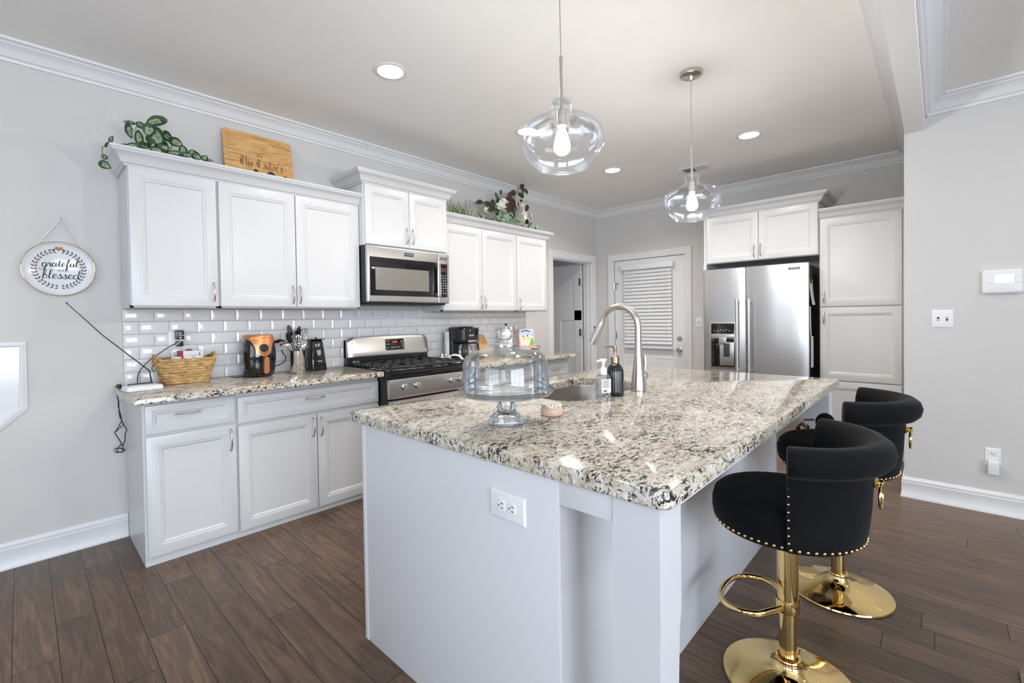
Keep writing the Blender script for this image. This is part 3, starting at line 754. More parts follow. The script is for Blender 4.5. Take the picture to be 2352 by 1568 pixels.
post(px, px + 0.11, -3.128, -3.015); post(2.585, 2.695, -3.128, -3.015)
mb = MB(); mb.box(px + 0.003, px + 0.022, -3.015, -2.858, 0.803, ZI0 - 0.001, 0.001); mb.build('apron', 'island', isl, sharp=30)
mb = MB(); mb.box(px + 0.11, 2.585, -3.128, -3.108, 0.842, ZI0 - 0.001, 0.001); mb.build('apron', 'island', isl, sharp=30)
mb = MB(); mb.box(2.67, 2.69, -3.015, -2.852, 0.803, ZI0 - 0.001, 0.001); mb.build('apron', 'island', isl, sharp=30)

# sink
mb = MB(); hole = rrect(1.205, 1.975, -2.44, -1.965, 0.115, 8)
R = []
for z, k in ((ZI0 - 0.001, -0.015), (ZI0 - 0.001, 0.0), (ZI0 - 0.02, 0.002), (0.72, 0.012), (0.69, 0.03), (0.682, 0.07)):
    R.append([(x, y, z) for x, y in inset(hole, None, k)])
O_ = [[(x, y, z) for x, y in inset(hole, None, k)] for z, k in ((0.678, 0.07), (0.688, 0.026), (0.72, 0.008), (ZI0 - 0.004, -0.015))]
mb.rings(R, True, False, True); mb.rings(O_, True, True, False)
sink = mb.build('sink', 'sinksteel', sharp=50)
tag(sink, 'stainless undermount sink set in the granite island', 'sink')
mb = MB(); mb.lathe([(0.0, 0.0), (0.04, 0.0), (0.045, 0.003), (0.04, 0.006), (0.02, 0.004), (0, 0.004)], (1.59, -2.2, 0.683), 24, cap0=False, cap1=False); mb.build('drain', 'chrome', sink)

# faucet
fx, fy = 1.676, -2.485
fc = thing('faucet', 'brushed nickel pull-down faucet arching over the island sink', 'faucet', (fx, fy, ZI))
mb = MB(); mb.lathe([(0.0, 0), (0.037, 0), (0.0375, 0.004), (0.0365, 0.03), (0.032, 0.07), (0.0265, 0.11), (0.0215, 0.155), (0.0175, 0.205), (0.0165, 0.24), (0.0, 0.24)], (fx, fy, ZI + 0.0005), 32, cap0=False, cap1=False); mb.build('body', 'nickel', fc)
mb = MB()
pts = [(fx, fy, ZI + 0.24), (fx, fy, ZI + 0.30)]
cy, cz, rr = fy + 0.105, ZI + 0.315, 0.105
for i in range(13):
    a = PI - i * (PI * 0.93) / 12
    pts.append((fx, cy + rr * math.cos(a), cz + rr * 0.98 * math.sin(a)))
mb.tube(pts, 0.0162, 16, smooth=3); mb.build('spout', 'nickel', fc)
e, e2 = Vector(pts[-1]), Vector(pts[-2]); dr = (e - e2).normalized()
dr = (dr + Vector((0, 0.14, 0))).normalized()
mb = MB(); mb.tube([e - dr * 0.004, e, e + dr * 0.02, e + dr * 0.06, e + dr * 0.11, e + dr * 0.118, e + dr * 0.12], [0.0158, 0.017, 0.0185, 0.022, 0.027, 0.0275, 0.025], 20)
sp = mb.build('spray_head', 'nickel', fc)
mb = MB(); mb.ball(tuple(e + dr * 0.045 + Vector((0, 0.019, 0.006))), 0.011, sc=(0.7, 0.45, 1.7)); mb.build('spray_button', 'black', sp)
mb = MB(); mb.lathe([(0, 0), (0.021, 0), (0.024, 0.004), (0.024, 0.035), (0.021, 0.045), (0, 0.045)], n=24, cap0=False, cap1=False, M_=Matrix.Translation((fx + 0.022, fy, ZI + 0.072)) @ Matrix.Rotation(PI / 2, 4, 'Y'))
mb.tube([(fx + 0.055, fy, ZI + 0.075), (fx + 0.062, fy, ZI + 0.10), (fx + 0.064, fy, ZI + 0.13), (fx + 0.062, fy, ZI + 0.16), (fx + 0.06, fy, ZI + 0.175)], [0.008, 0.010, 0.0135, 0.0135, 0.006], 12, flat=0.6)
mb.build('lever', 'nickel', fc)

# things on the island
def bottle_pump(root, c, z, r, h, m, out=0.04, dirv=(-1, 0)):
    m_ = MB(); m_.lathe([(0, 0), (r, 0), (r, h * 0.35), (r * 0.85, h * 0.4), (0.0055, h * 0.4), (0.0055, h * 0.62), (0.0075, h * 0.62), (0.0085, h * 0.66), (0.0085, h * 0.98), (0.006, h), (0, h)], (c[0], c[1], z), 20, cap0=False, cap1=False)
    d = Vector((dirv[0], dirv[1], 0)).normalized()
    p = Vector((c[0], c[1], z + h * 0.93))
    m_.tube([p, p + d * out * 0.6, p + d * out + Vector((0, 0, -0.003))], [0.0045, 0.004, 0.0028], 8)
    return m_.build('pump', m, root)
sd = thing('soap_dispenser', 'black ribbed soap bottle with a bronze pump beside the sink', 'soap dispenser', (1.488, -2.464, ZI))
mb = MB(); mb.lathe([(0, 0), (0.035, 0), (0.0375, 0.004), (0.038, 0.02), (0.038, 0.105), (0.037, 0.118), (0.031, 0.134), (0.02, 0.147), (0.0155, 0.152), (0.0155, 0.16), (0, 0.16)], (1.488, -2.464, ZI + 0.0005), 96, cap0=False, cap1=False, rib=0.028, ribn=24)
mb.build('bottle', 'blackgloss', sd, sharp=60)
bottle_pump(sd, (1.488, -2.464), ZI + 0.152, 0.0205, 0.082, 'pump', 0.048, (-0.72, 0.7))
sz = thing('hand_sanitizer', 'clear hand sanitizer bottle with a white pump in front of the black soap bottle', 'bottle', (1.406, -2.45, ZI))
Ms = Matrix.Translation((1.406, -2.45, ZI + 0.0005)) @ Matrix.Rotation(-0.35, 4, 'Z')
mb = MB()
R = [[(x, y, z) for x, y in inset(rrect(-0.035, 0.035, -0.02, 0.02, 0.012, 5), None, k)] for z, k in ((0, 0.004), (0.004, 0), (0.085, 0), (0.095, 0.003), (0.103, 0.010), (0.106, 0.013))]
mb.rings(R, M_=Ms); mb.build('bottle', 'clearplastic', sz)
mb = MB(); mb.box(-0.026, 0.026, -0.0215, -0.0206, 0.022, 0.085, M_=Ms); lb = mb.build('bottle_label', 'paper', sz, sharp=0)
mb = MB()
for i in range(8): mb.box(-0.02, 0.02 - 0.004 * (i % 3), -0.0219, -0.0216, 0.079 - i * 0.0045, 0.0805 - i * 0.0045, M_=Ms)
for i in range(9): mb.box(-0.016 + i * 0.0022, -0.0148 + i * 0.0022, -0.0219, -0.0216, 0.027, 0.037, M_=Ms)
mb.build('printing', 'ink', lb, sharp=0)
m_ = MB(); m_.lathe([(0, 0.104), (0.0165, 0.104), (0.0175, 0.108), (0.0175, 0.128), (0.013, 0.136), (0.0065, 0.138), (0.0065, 0.150), (0.0075, 0.155), (0.016, 0.172), (0.016, 0.176), (0, 0.176)], n=24, cap0=False, cap1=False, M_=Ms)
m_.tube([Ms @ Vector((0, 0, 0.17)), Ms @ Vector((-0.03, -0.004, 0.169)), Ms @ Vector((-0.04, -0.005, 0.164))], [0.006, 0.005, 0.004], 8)
m_.build('pump', 'white', sz)

cdl = thing('candle_jar', 'small peach candle jar with a spotted lid on the island', 'candle', (0.955, -2.50, ZI))
mb = MB(); mb.lathe([(0, 0), (0.036, 0), (0.041, 0.004), (0.043, 0.012), (0.043, 0.020), (0.040, 0.027), (0.036, 0.030), (0, 0.030)], (0.955, -2.50, ZI + 0.0005), 40, cap0=False, cap1=False); mb.build('jar', 'wax', cdl)
mb = MB(); mb.lathe([(0, 0.030), (0.037, 0.030), (0.039, 0.032), (0.039, 0.041), (0.036, 0.0445), (0.0, 0.046)], (0.955, -2.50, ZI + 0.0005), 40, cap0=False, cap1=False); mb.build('lid', 'leopard', cdl)

kx, ky = 0.742, -2.464
cs = thing('cake_stand', 'pressed glass pedestal cake stand on the island', 'cake stand', (kx, ky, ZI))
mb = MB(); mb.lathe([(0.0, 0.0), (0.060, 0.0), (0.0635, 0.004), (0.063, 0.010), (0.056, 0.020), (0.046, 0.032), (0.036, 0.050), (0.030, 0.070), (0.0285, 0.084), (0.031, 0.096), (0.038, 0.100), (0.0, 0.100)], (kx, ky, ZI + 0.0005), 48, cap0=False, cap1=False, rib=0.012, ribn=24); mb.build('pedestal', 'cutglass', cs, sharp=50)
mb = MB(); mb.lathe([(0.0, 0.100), (0.12, 0.100), (0.150, 0.103), (0.161, 0.110), (0.166, 0.120), (0.168, 0.124), (0.165, 0.125), (0.160, 0.117), (0.150, 0.110), (0.12, 0.108), (0.0, 0.108)], (kx, ky, ZI + 0.0005), 72, cap0=False, cap1=False, rib=0.006, ribn=36); mb.build('plate', 'cutglass', cs, sharp=50)
dm = thing('glass_dome', 'clear glass dome lid with a ball knob over the cake stand', 'cake dome', (kx, ky, ZI + 0.11))
mb = MB()
pr_ = [(0.151, 0.1125), (0.1515, 0.14), (0.151, 0.19), (0.148, 0.215), (0.140, 0.236), (0.124, 0.249), (0.10, 0.257), (0.07, 0.262), (0.045, 0.266), (0.036, 0.270)]
mb.lathe(pr_, (kx, ky, ZI), 72, cap0=False, cap1=False)
mb.lathe([(r - 0.003, zz - (0.003 if i > 4 else 0)) for i, (r, zz) in enumerate(pr_)], (kx, ky, ZI), 72, cap0=False, cap1=False)
mb.build('dome', 'domeglass', dm, sharp=60)
mb = MB(); mb.lathe([(0.0, 0.266), (0.034, 0.268), (0.041, 0.274), (0.041, 0.279), (0.030, 0.281), (0.016, 0.282), (0.011, 0.286), (0.011, 0.290), (0.018, 0.294), (0.0255, 0.303), (0.0285, 0.315), (0.0255, 0.328), (0.017, 0.337), (0.0, 0.341)], (kx, ky, ZI), 36, cap0=False, cap1=False, rib=0.02, ribn=12); mb.build('knob', 'cutglass', dm, sharp=40)
# ------------------------------------------------------------------ range and microwave
rx0, rx1 = 1.395, 2.205
rg = thing('gas_range', 'stainless gas range with black iron grates between the counters', 'range', ((rx0 + rx1) / 2, -0.36, 0))
mb = MB(); mb.box(rx0, rx1, -0.655, -0.02, 0.03, 0.895, 0.003); mb.box(rx0 + 0.03, rx1 - 0.03, -0.60, -0.05, 0.0, 0.03); mb.build('body', 'black', rg, sharp=30)
mb = MB(); mb.box(rx0, rx1, -0.688, -0.03, 0.895, 0.908, 0.004); mb.box(rx0 + 0.012, rx1 - 0.006, -0.686, -0.655, 0.846, 0.896, 0.004); mb.build('cooktop', 'blackgloss', rg, sharp=30)
mb = MB(); mb.box(rx0 + 0.004, rx1 - 0.004, -0.688, -0.655, 0.702, 0.845, 0.006); cp = mb.build('control_panel', 'steelh', rg, sharp=30)
for i, (xk) in enumerate((1.527, 1.644, 1.985, 2.075)):
    Mk = Matrix.Translation((xk, -0.688, 0.785)) @ Matrix.Rotation(PI / 2, 4, 'X')
    mb = MB(); mb.lathe([(0, 0), (0.024, 0), (0.026, 0.003), (0.025, 0.008), (0.021, 0.010), (0.0205, 0.028), (0.0185, 0.031), (0, 0.031)], n=28, cap0=False, cap1=False, M_=Mk)
    mb.box(-0.004, 0.004, -0.021, 0.021, 0.026, 0.036, 0.002, M_=Mk)
    kn = mb.build('knob', 'chrome', cp)
    mb = MB(); mb.lathe([(0, 0), (0.0275, 0), (0.0275, 0.0025), (0, 0.0025)], n=28, cap0=False, cap1=False, M_=Mk); mb.build('bezel', 'black', kn)
mb = MB(); mb.box(rx0 + 0.008, rx1 - 0.004, -0.695, -0.656, 0.235, 0.690, 0.008); od = mb.build('oven_door', 'steelh', rg, sharp=30)
mb = MB(); mb.box(rx0 + 0.12, rx1 - 0.12, -0.698, -0.694, 0.32, 0.60, 0.002); mb.build('window', 'blackgloss', od, sharp=30)
mb = MB(); mb.tube([(rx0 + 0.055, -0.742, 0.668), (rx1 - 0.055, -0.742, 0.668)], 0.0125, 16)
for xx in (rx0 + 0.075, rx1 - 0.075): mb.tube([(xx, -0.695, 0.668), (xx, -0.742, 0.668)], 0.009, 12)
for xx in (rx0 + 0.055, rx1 - 0.055 - 0.07): mb.tube([(xx, -0.742, 0.668), (xx + 0.07, -0.742, 0.668)], 0.0142, 16)
mb.build('handle', 'steelh', od)
mb = MB(); mb.box(rx0 + 0.008, rx1 - 0.004, -0.690, -0.656, 0.05, 0.225, 0.008); mb.build('drawer', 'steelh', rg, sharp=30)
# backguard
mb = MB(); mb.box(rx0 + 0.004, rx1 - 0.004, -0.085, -0.022, 0.905, 0.985, 0.004); mb.box(rx0 + 0.004, rx1 - 0.004, -0.06, -0.022, 0.97, 1.12, 0.003); mb.build('riser', 'black', rg, sharp=30)
mb = MB(); R = []
xs = [rx0 + 0.004 + (rx1 - rx0 - 0.008) * i / 24 for i in range(25)]
for x in xs:
    t = (x - rx0) / (rx1 - rx0) * 2 - 1
    edge = min(1, (1 - abs(t)) / 0.045)
    top = 1.148 - 0.012 * t * t - 0.035 * (1 - edge) ** 2
    dd = -0.108 + 0.02 * (1 - edge) ** 2
    R.append([(x, -0.03, 0.982), (x, dd - 0.004, 0.978), (x, dd - 0.006, 0.992), (x, dd + 0.002, 1.02), (x, dd + 0.016, top - 0.02), (x, dd + 0.022, top - 0.006), (x, dd + 0.034, top), (x, -0.03, top)])
mb.rings(R); bg_ = mb.build('backguard', 'steelh', rg, sharp=40)
Mb = Matrix.Translation((0, -0.1055, 1.04)) @ Matrix.Rotation(math.radians(-9.5), 4, 'X')
mb = MB(); mb.box(1.742, 1.932, -0.003, 0.004, -0.022, 0.075, 0.003, M_=Mb); dp = mb.build('display', 'blackgloss', bg_, sharp=30)
mb = MB()
random.seed(3)
for (a, b) in ((1.752, 0.058), (1.772, 0.058), (1.752, 0.028), (1.772, 0.028), (1.756, -0.002), (1.795, -0.004), (1.808, -0.004), (1.822, -0.002), (1.84, -0.002), (1.857, -0.002), (1.875, -0.004), (1.895, 0.05), (1.915, 0.05), (1.9, 0.04), (1.91, 0.022), (1.91, 0.005)):
    mb.box(a, a + 0.009, -0.0036, -0.003, b, b + 0.006, M_=Mb)
mb.build('button_print', 'white', dp, sharp=0)
text('2:10', 0.026, Mb @ Vector((1.835, -0.0034, 0.048)), (1, 0, 0), Mb.to_3x3() @ Vector((0, 0, 1)), 'redled', dp, 'clock_digits')
mb = MB(); mb.box(rx0 + 0.035, rx0 + 0.115, -0.0862, -0.0852, 0.918, 0.952); st = mb.build('sticker', 'navy', rg, sharp=0)
text('10', 0.030, (rx0 + 0.056, -0.0866, 0.936), (1, 0, 0), (0, 0, 1), 'white', st, 'number')
text('YEAR\nLIMITED', 0.011, (rx0 + 0.092, -0.0866, 0.936), (1, 0, 0), (0, 0, 1), 'white', st, 'lettering')
# grates and burners
for gx0, gx1 in ((rx0 + 0.035, (rx0 + rx1) / 2 - 0.002), ((rx0 + rx1) / 2 + 0.002, rx1 - 0.035)):
    mb = MB(); zg = 0.936
    def bar(x0, x1, y0, y1, z0=zg - 0.013, z1=zg): mb.box(x0, x1, y0, y1, z0, z1, 0.003, 1)
    bar(gx0, gx1, -0.668, -0.648); bar(gx0, gx1, -0.125, -0.107); bar(gx0, gx0 + 0.014, -0.66, -0.115); bar(gx1 - 0.014, gx1, -0.66, -0.115)
    bar(gx0, gx1, -0.395, -0.383)
    xm = (gx0 + gx1) / 2
    for yc in (-0.52, -0.25):
        bar(xm - 0.006, xm + 0.006, yc - 0.13, yc - 0.035); bar(xm - 0.006, xm + 0.006, yc + 0.035, yc + 0.13)
        bar(gx0, xm - 0.035, yc - 0.006, yc + 0.006); bar(xm + 0.035, gx1, yc - 0.006, yc + 0.006)
        for sx_ in (-1, 1):
            bar(xm + sx_ * 0.10 - 0.005, xm + sx_ * 0.10 + 0.005, yc - 0.13, yc + 0.13)
    for i in range(9):
        yy = -0.62 + i * 0.056
        mb.box(gx0 - 0.018, gx0 + 0.004, yy - 0.008, yy + 0.008, zg - 0.020, zg - 0.003, 0.004, 1)
        mb.box(gx1 - 0.004, gx1 + (0.0015 if gx0 < 1.6 else 0.018), yy - 0.008, yy + 0.008, zg - 0.020, zg - 0.003, 0.004, 1)
    for (xx, yy) in ((gx0 + 0.01, -0.655), (gx1 - 0.01, -0.655), (gx0 + 0.01, -0.118), (gx1 - 0.01, -0.118)):
        mb.box(xx - 0.008, xx + 0.008, yy - 0.008, yy + 0.008, 0.9085, zg - 0.01)
    mb.build('grate', 'castiron', rg, sharp=30)
    for yc in (-0.52, -0.25):
        mb = MB(); mb.lathe([(0, 0), (0.045, 0), (0.045, 0.008), (0.032, 0.011), (0.032, 0.016), (0, 0.017)], (xm, yc, 0.9085), 28, cap0=False, cap1=False); mb.build('burner', 'castiron', rg)

mx0, mx1, mz0, mz1 = 1.3965, 2.203, 1.405, 1.856
mw = thing('microwave', 'stainless over-the-range microwave with a black glass door', 'microwave', ((mx0 + mx1) / 2, -0.2, mz0))
mb = MB(); mb.box(mx0, mx1, -0.385, -0.012, mz0 + 0.012, mz1 - 0.001, 0.003); mb.build('body', 'black', mw, sharp=30)
mb = MB(); mb.box(mx0 + 0.02, mx1 - 0.02, -0.378, -0.03, mz0, mz0 + 0.012); mb.build('vent_grille', 'dark', mw, sharp=0)
mb = MB(); mb.box(mx0 + 0.002, 2.075, -0.421, -0.386, mz0 + 0.014, mz1 - 0.003, 0.010, 3); dr_ = mb.build('door', 'steelh', mw, sharp=40)
mb = MB(); mb.box(1.418, 2.074, -0.4232, -0.4205, 1.470, 1.768, 0.0012); wn = mb.build('window', 'blackgloss', dr_, sharp=30)
M['mesh'] = mat('perforated_gray_screen', (0.20, 0.185, 0.165), 0.25, var=0.12, scale=220)
mb = MB(); mb.box(1.465, 1.975, -0.4240, -0.4231, 1.515, 1.690, 0.0003); mb.build('screen', 'mesh', wn, sharp=0)
mb = MB(); mb.box(2.050, 2.086, -0.452, -0.434, 1.468, 1.772, 0.008, 3)
for zz in (1.49, 1.745): mb.box(2.055, 2.073, -0.44, -0.4215, zz - 0.015, zz + 0.015, 0.003)
mb.build('handle', 'steelh', dr_, sharp=40)
mb = MB(); mb.box(2.0765, mx1 - 0.002, -0.421, -0.386, mz0 + 0.014, mz1 - 0.003, 0.008, 3); pn = mb.build('control_panel', 'steelh', mw, sharp=40)
mb = MB(); mb.box(2.092, 2.176, -0.4232, -0.4205, 1.470, 1.760, 0.001); kp = mb.build('keypad', 'blackgloss', pn, sharp=30)
mb = MB(); mb.box(2.098, 2.165, -0.4238, -0.4231, 1.69, 1.725); mb.build('display', 'brown', kp, sharp=0)
mb = MB()
for r_ in range(8):
    for c_ in range(3):
        if (r_, c_) in ((2, 0), (6, 2)): continue
        mb.box(2.104 + c_ * 0.022, 2.112 + c_ * 0.022, -0.4238, -0.4231, 1.655 - r_ * 0.022, 1.661 - r_ * 0.022)
mb.build('button_print', 'white', kp, sharp=0)
mb = MB(); mb.box(1.735, 1.822, -0.4226, -0.4208, 1.795, 1.823, 0.0005); bd = mb.build('badge', 'navy', dr_, sharp=0)
text('MAYTAG', 0.0165, (1.7785, -0.4228, 1.809), (1, 0, 0), (0, 0, 1), 'white', bd)
mb = MB(); mb.box(2.102, 2.172, -0.4222, -0.4208, 1.795, 1.818); st = mb.build('sticker', 'navy', pn, sharp=0)
text('10', 0.022, (2.117, -0.4224, 1.8065), (1, 0, 0), (0, 0, 1), 'white', st, 'number')
text('YEAR\nPARTS', 0.009, (2.148, -0.4224, 1.8065), (1, 0, 0), (0, 0, 1), 'white', st)

# ------------------------------------------------------------------ refrigerator wall
PF = XB - 4.755     # pantry door back plane distance
cabinet('pantry_cabinet', 'tall white pantry cabinet with three stacked doors beside the refrigerator', 'cabinet', None, FB, 2.745, 3.338, 0.003, 0.508, 0, 2.165,
        [('door', 2.752, 3.332, 1.342, 2.153, (2.781, 1.43, 0.118, True)), ('door', 2.752, 3.332, 0.660, 1.332, (2.781, 1.236, 0.118, True)), ('door', 2.752, 3.332, 0.10, 0.650, (2.781, 0.55, 0.118, True))],
        extra=lambda mb: FB.box(mb, 3.338, 3.384, 0.003, 0.512, 0, 2.165))
def sidepanel(mb): FB.box(mb, 1.692, 1.722, 0.003, 0.535, 0, 1.83)
cabinet('refrigerator_cabinet', 'white two door cabinet above the refrigerator with a tall side panel', 'cabinet', None, FB, 1.692, 2.744, 0.003, 0.518, 1.828, 2.335,
        [('door', 1.729, 2.231, 1.834, 2.321, (2.196, 1.925, 0.118, True)), ('door', 2.237, 2.738, 1.834, 2.321, (2.255, 1.928, 0.118, True))], extra=sidepanel)
cabcrown('white crown molding on the cabinet above the refrigerator', [(XB - 0.003, -2.7448), (XB - 0.5188, -2.7448), (XB - 0.5188, -1.6915), (XB - 0.003, -1.6915)], 2.324)
cabcrown('white crown molding on top of the tall pantry cabinet', [(XB - 0.5128, -3.3845), (XB - 0.5128, -2.7465)], 2.155)

fy0, fy1 = 1.752, 2.692
DXF = XB - 4.55      # door front distance from the back wall
fr = thing('refrigerator', 'stainless side by side refrigerator with an ice and water dispenser', 'refrigerator', FB.p((fy0 + fy1) / 2, 0.4, 0))
mb = MB(); FB.box(mb, fy0 + 0.004, fy1 - 0.004, 0.03, DXF - 0.062, 0.02, 1.735, 0.004); FB.box(mb, fy0 + 0.05, fy1 - 0.05, 0.06, DXF - 0.1, 0.0, 0.02)
FB.box(mb, fy0 + 0.03, fy0 + 0.10, DXF - 0.13, DXF - 0.03, 1.735, 1.755, 0.004); FB.box(mb, fy1 - 0.10, fy1 - 0.03, DXF - 0.13, DXF - 0.03, 1.735, 1.755, 0.004)
mb.build('body', 'black', fr, sharp=30)
def fdoor(name, a0, a1, z0, z1, b=0.014, cut=None):
    m_ = MB(); R = []; n = 14
    for i in range(n + 1):
        t = i / n; a = a0 + (a1 - a0) * t
        e_ = min(t, 1 - t) * (a1 - a0)
        d = DXF - 0.006 + b * (1 - (2 * t - 1) ** 2) - (0.010 * max(0, 1 - e_ / 0.012) ** 2)
        R.append([FB.p(a, DXF - 0.060, z0), FB.p(a, d - 0.004, z0), FB.p(a, d, z0 + 0.004), FB.p(a, d, z1 - 0.004), FB.p(a, d - 0.004, z1), FB.p(a, DXF - 0.060, z1)])
    m_.rings(R); return m_.build(name, 'steel', fr, sharp=40)
ld = fdoor('door', fy0, 2.160, 0.62, 1.752)
rd = fdoor('door', 2.166, fy1, 0.62, 1.752)
fz = fdoor('freezer_drawer', fy0, fy1, 0.06, 0.61, 0.012)
def bar_handle(p0, p1, n_, par):
    m_ = MB(); p0, p1 = Vector(p0), Vector(p1); d = (p1 - p0).normalized()
    m_.tube([p0, p1], 0.0125, 16); m_.tube([p0, p0 + d * 0.07], 0.0145, 16); m_.tube([p1 - d * 0.07, p1], 0.0145, 16)
    for q in (p0 + d * 0.03, p1 - d * 0.03): m_.tube([q, q - Vector(n_) * 0.055], 0.010, 12)
    return m_.build('handle', 'steel', par)
bar_handle(FB.p(2.098, DXF + 0.055, 1.432), FB.p(2.098, DXF + 0.055, 0.70), FB.N, ld)
bar_handle(FB.p(2.206, DXF + 0.055, 1.432), FB.p(2.206, DXF + 0.055, 0.70), FB.N, rd)
bar_handle(FB.p(1.83, DXF + 0.055, 0.54), FB.p(2.61, DXF + 0.055, 0.54), FB.N, fz)
# dispenser
a0, a1, z0, z1 = 1.838, 2.066, 0.742, 1.192; dd = DXF + 0.009
mb = MB(); FB.box(mb, a0 - 0.012, a1 + 0.012, dd - 0.02, dd + 0.006, z0 - 0.02, z1 + 0.012, 0.005); ds = mb.build('dispenser', 'steel', fr, sharp=40)
mb = MB(); FB.box(mb, a0, a1, dd + 0.003, dd + 0.0085, z0 + 0.005, z1, 0.003); mb.build('recess', 'blackgloss', ds, sharp=30)
mb = MB(); FB.box(mb, a0 + 0.004, a1 - 0.004, dd + 0.008, dd + 0.013, 1.035, 1.085, 0.002); FB.box(mb, a0 + 0.078, a0 + 0.150, dd + 0.008, dd + 0.017, 0.975, 1.052, 0.003); mb.build('control_strip', 'steelh', ds, sharp=30)
mb = MB(); FB.box(mb, a0 + 0.085, a1 - 0.006, dd + 0.008, dd + 0.0115, z0 + 0.02, 1.0, 0.002); mb.build('back_plate', 'white' if False else 'steelh', ds, sharp=30)
mb = MB(); FB.box(mb, a0 + 0.125, a1 - 0.045, dd + 0.011, dd + 0.022, z0 + 0.11, 0.99, 0.006); mb.build('paddle', 'castiron', ds, sharp=30)
mb = MB()
for i in range(5): FB.box(mb, a0 + 0.06 + i * 0.028, a0 + 0.072 + i * 0.028, dd + 0.0083, dd + 0.0088, 1.115 + 0.01 * (i % 2), 1.12 + 0.01 * (i % 2))
mb.build('icon_print', 'white', ds, sharp=0)
mb = MB(); FB.box(mb, 2.535, 2.632, DXF + 0.0055, DXF + 0.0085, 1.690, 1.715, 0.001); bd = mb.build('badge', 'white', rd, sharp=0)
mb = MB(); FB.box(mb, 2.538, 2.629, DXF + 0.0086, DXF + 0.0090, 1.692, 1.713); bk = mb.build('badge_face', 'navy', rd, sharp=0)
text('MAYTAG', 0.017, FB.p(2.5835, DXF + 0.0094, 1.7025), FB.U, (0, 0, 1), 'white', rd)
# notes and a pad held to the side of the refrigerator
FS = Frame(FB.p(fy1 - 0.004, 0, 0), (1, 0, 0), (0, -1, 0))
sx0 = XB - DXF + 0.065
def sheet(name, label, x0, x1, z0, z1, curl, m, th=0.0012):
    m_ = MB(); R = []
    for i in range(11):
        t = i / 10; z_ = z1 + (z0 - z1) * t; o_ = 0.0015 + curl * t * t
        R.append([(x0, -fy1 + 0.004 - o_, z_), (x1, -fy1 + 0.004 - o_, z_), (x1, -fy1 + 0.004 - o_ - th, z_), (x0, -fy1 + 0.004 - o_ - th, z_)])
    m_.rings(R); return tag(m_.build(name, m, sharp=60), label, 'paper')
sheet('photo_print', 'reddish photo print high on the side of the refrigerator', sx0 + 0.02, sx0 + 0.11, 1.56, 1.68, 0.004, 'hair')
sheet('paper_note', 'white paper curling off the refrigerator side, level with its upper handle end', sx0 + 0.01, sx0 + 0.15, 1.36, 1.60, 0.022, 'paper')
sheet('paper_note', 'narrow strip of white paper hanging on the refrigerator side above the message pad', sx0 + 0.005, sx0 + 0.06, 1.06, 1.345, 0.006, 'paper')
mp_ = thing('message_pad', 'white list pad in a dark holder stuck low on the refrigerator side', 'notepad', (sx0 + 0.05, -fy1 - 0.01, 0.78))
mb = MB(); mb.box(sx0 + 0.01, sx0 + 0.12, -fy1 - 0.004, -fy1 + 0.002, 0.77, 1.07, 0.002); mb.build('holder', 'black', mp_, sharp=30)
mb = MB(); mb.box(sx0 + 0.016, sx0 + 0.116, -fy1 - 0.010, -fy1 - 0.0045, 0.775, 1.065, 0.002); mb.build('pages', 'paper', mp_, sharp=30)

# ------------------------------------------------------------------ doors of the room
dr1 = struct(MB().build('door_1', 'trim', sharp=0)) if False else None
mb = MB()
XD = 5.286
mb.box(XD, XD + 0.04, EY1 + 0.006, EY0 - 0.006, 0.008, EZ - 0.006)
def raised(mb, F, a0, a1, z0, z1, d=0.0):
    mb.rects(F.p(a0, d, z0), F.U, F.V, F.N, a1 - a0, z1 - z0, [(0, 0), (0.0, 0.004), (0.006, 0.006), (0.014, 0.0005), (0.022, 0.0005), (0.045, 0.005), (0.047, 0.005)])
FD = Frame((XD, 0, 0), (0, -1, 0), (-1, 0, 0))
raised(mb, FD, 0.425, 0.735, 0.16, 0.735); raised(mb, FD, 0.825, 1.135, 0.16, 0.735)
mb.rects(FD.p(0.425, 0, 0.83), FD.U, FD.V, FD.N, 0.71, 1.08, [(0, 0), (0, 0.006), (0.01, 0.012), (0.03, 0.012), (0.035, 0.004), (0.036, 0.004)])
d2 = struct(mb.build('door_1', 'trim', sharp=25))
for (zc, nm) in ((0.988, 'deadbolt'), (0.850, 'knob')):
    Mk = Matrix.Translation((XD, -1.196, zc)) @ Matrix.Rotation(-PI / 2, 4, 'Y')
    m_ = MB()
    if nm == 'knob': m_.lathe([(0, 0), (0.032, 0), (0.033, 0.004), (0.028, 0.009), (0.013, 0.012), (0.011, 0.024), (0.02, 0.032), (0.027, 0.043), (0.0275, 0.052), (0.022, 0.061), (0, 0.064)], n=28, cap0=False, cap1=False, M_=Mk)
    else:
        m_.lathe([(0, 0), (0.031, 0), (0.032, 0.005), (0.028, 0.012), (0, 0.013)], n=28, cap0=False, cap1=False, M_=Mk); m_.box(-0.016, 0.016, -0.004, 0.004, 0.012, 0.026, 0.003, M_=Mk)
    m_.build(nm, 'nickel', d2)
for zc in (1.70, 1.02, 0.35):
    m_ = MB(); m_.tube([(XD - 0.012, EY0 - 0.004, zc - 0.05), (XD - 0.012, EY0 - 0.004, zc + 0.05)], 0.008, 10); m_.box(XD - 0.004, XD, EY0 - 0.03, EY0 - 0.004, zc - 0.048, zc + 0.048); m_.build('hinge', 'nickel', d2)
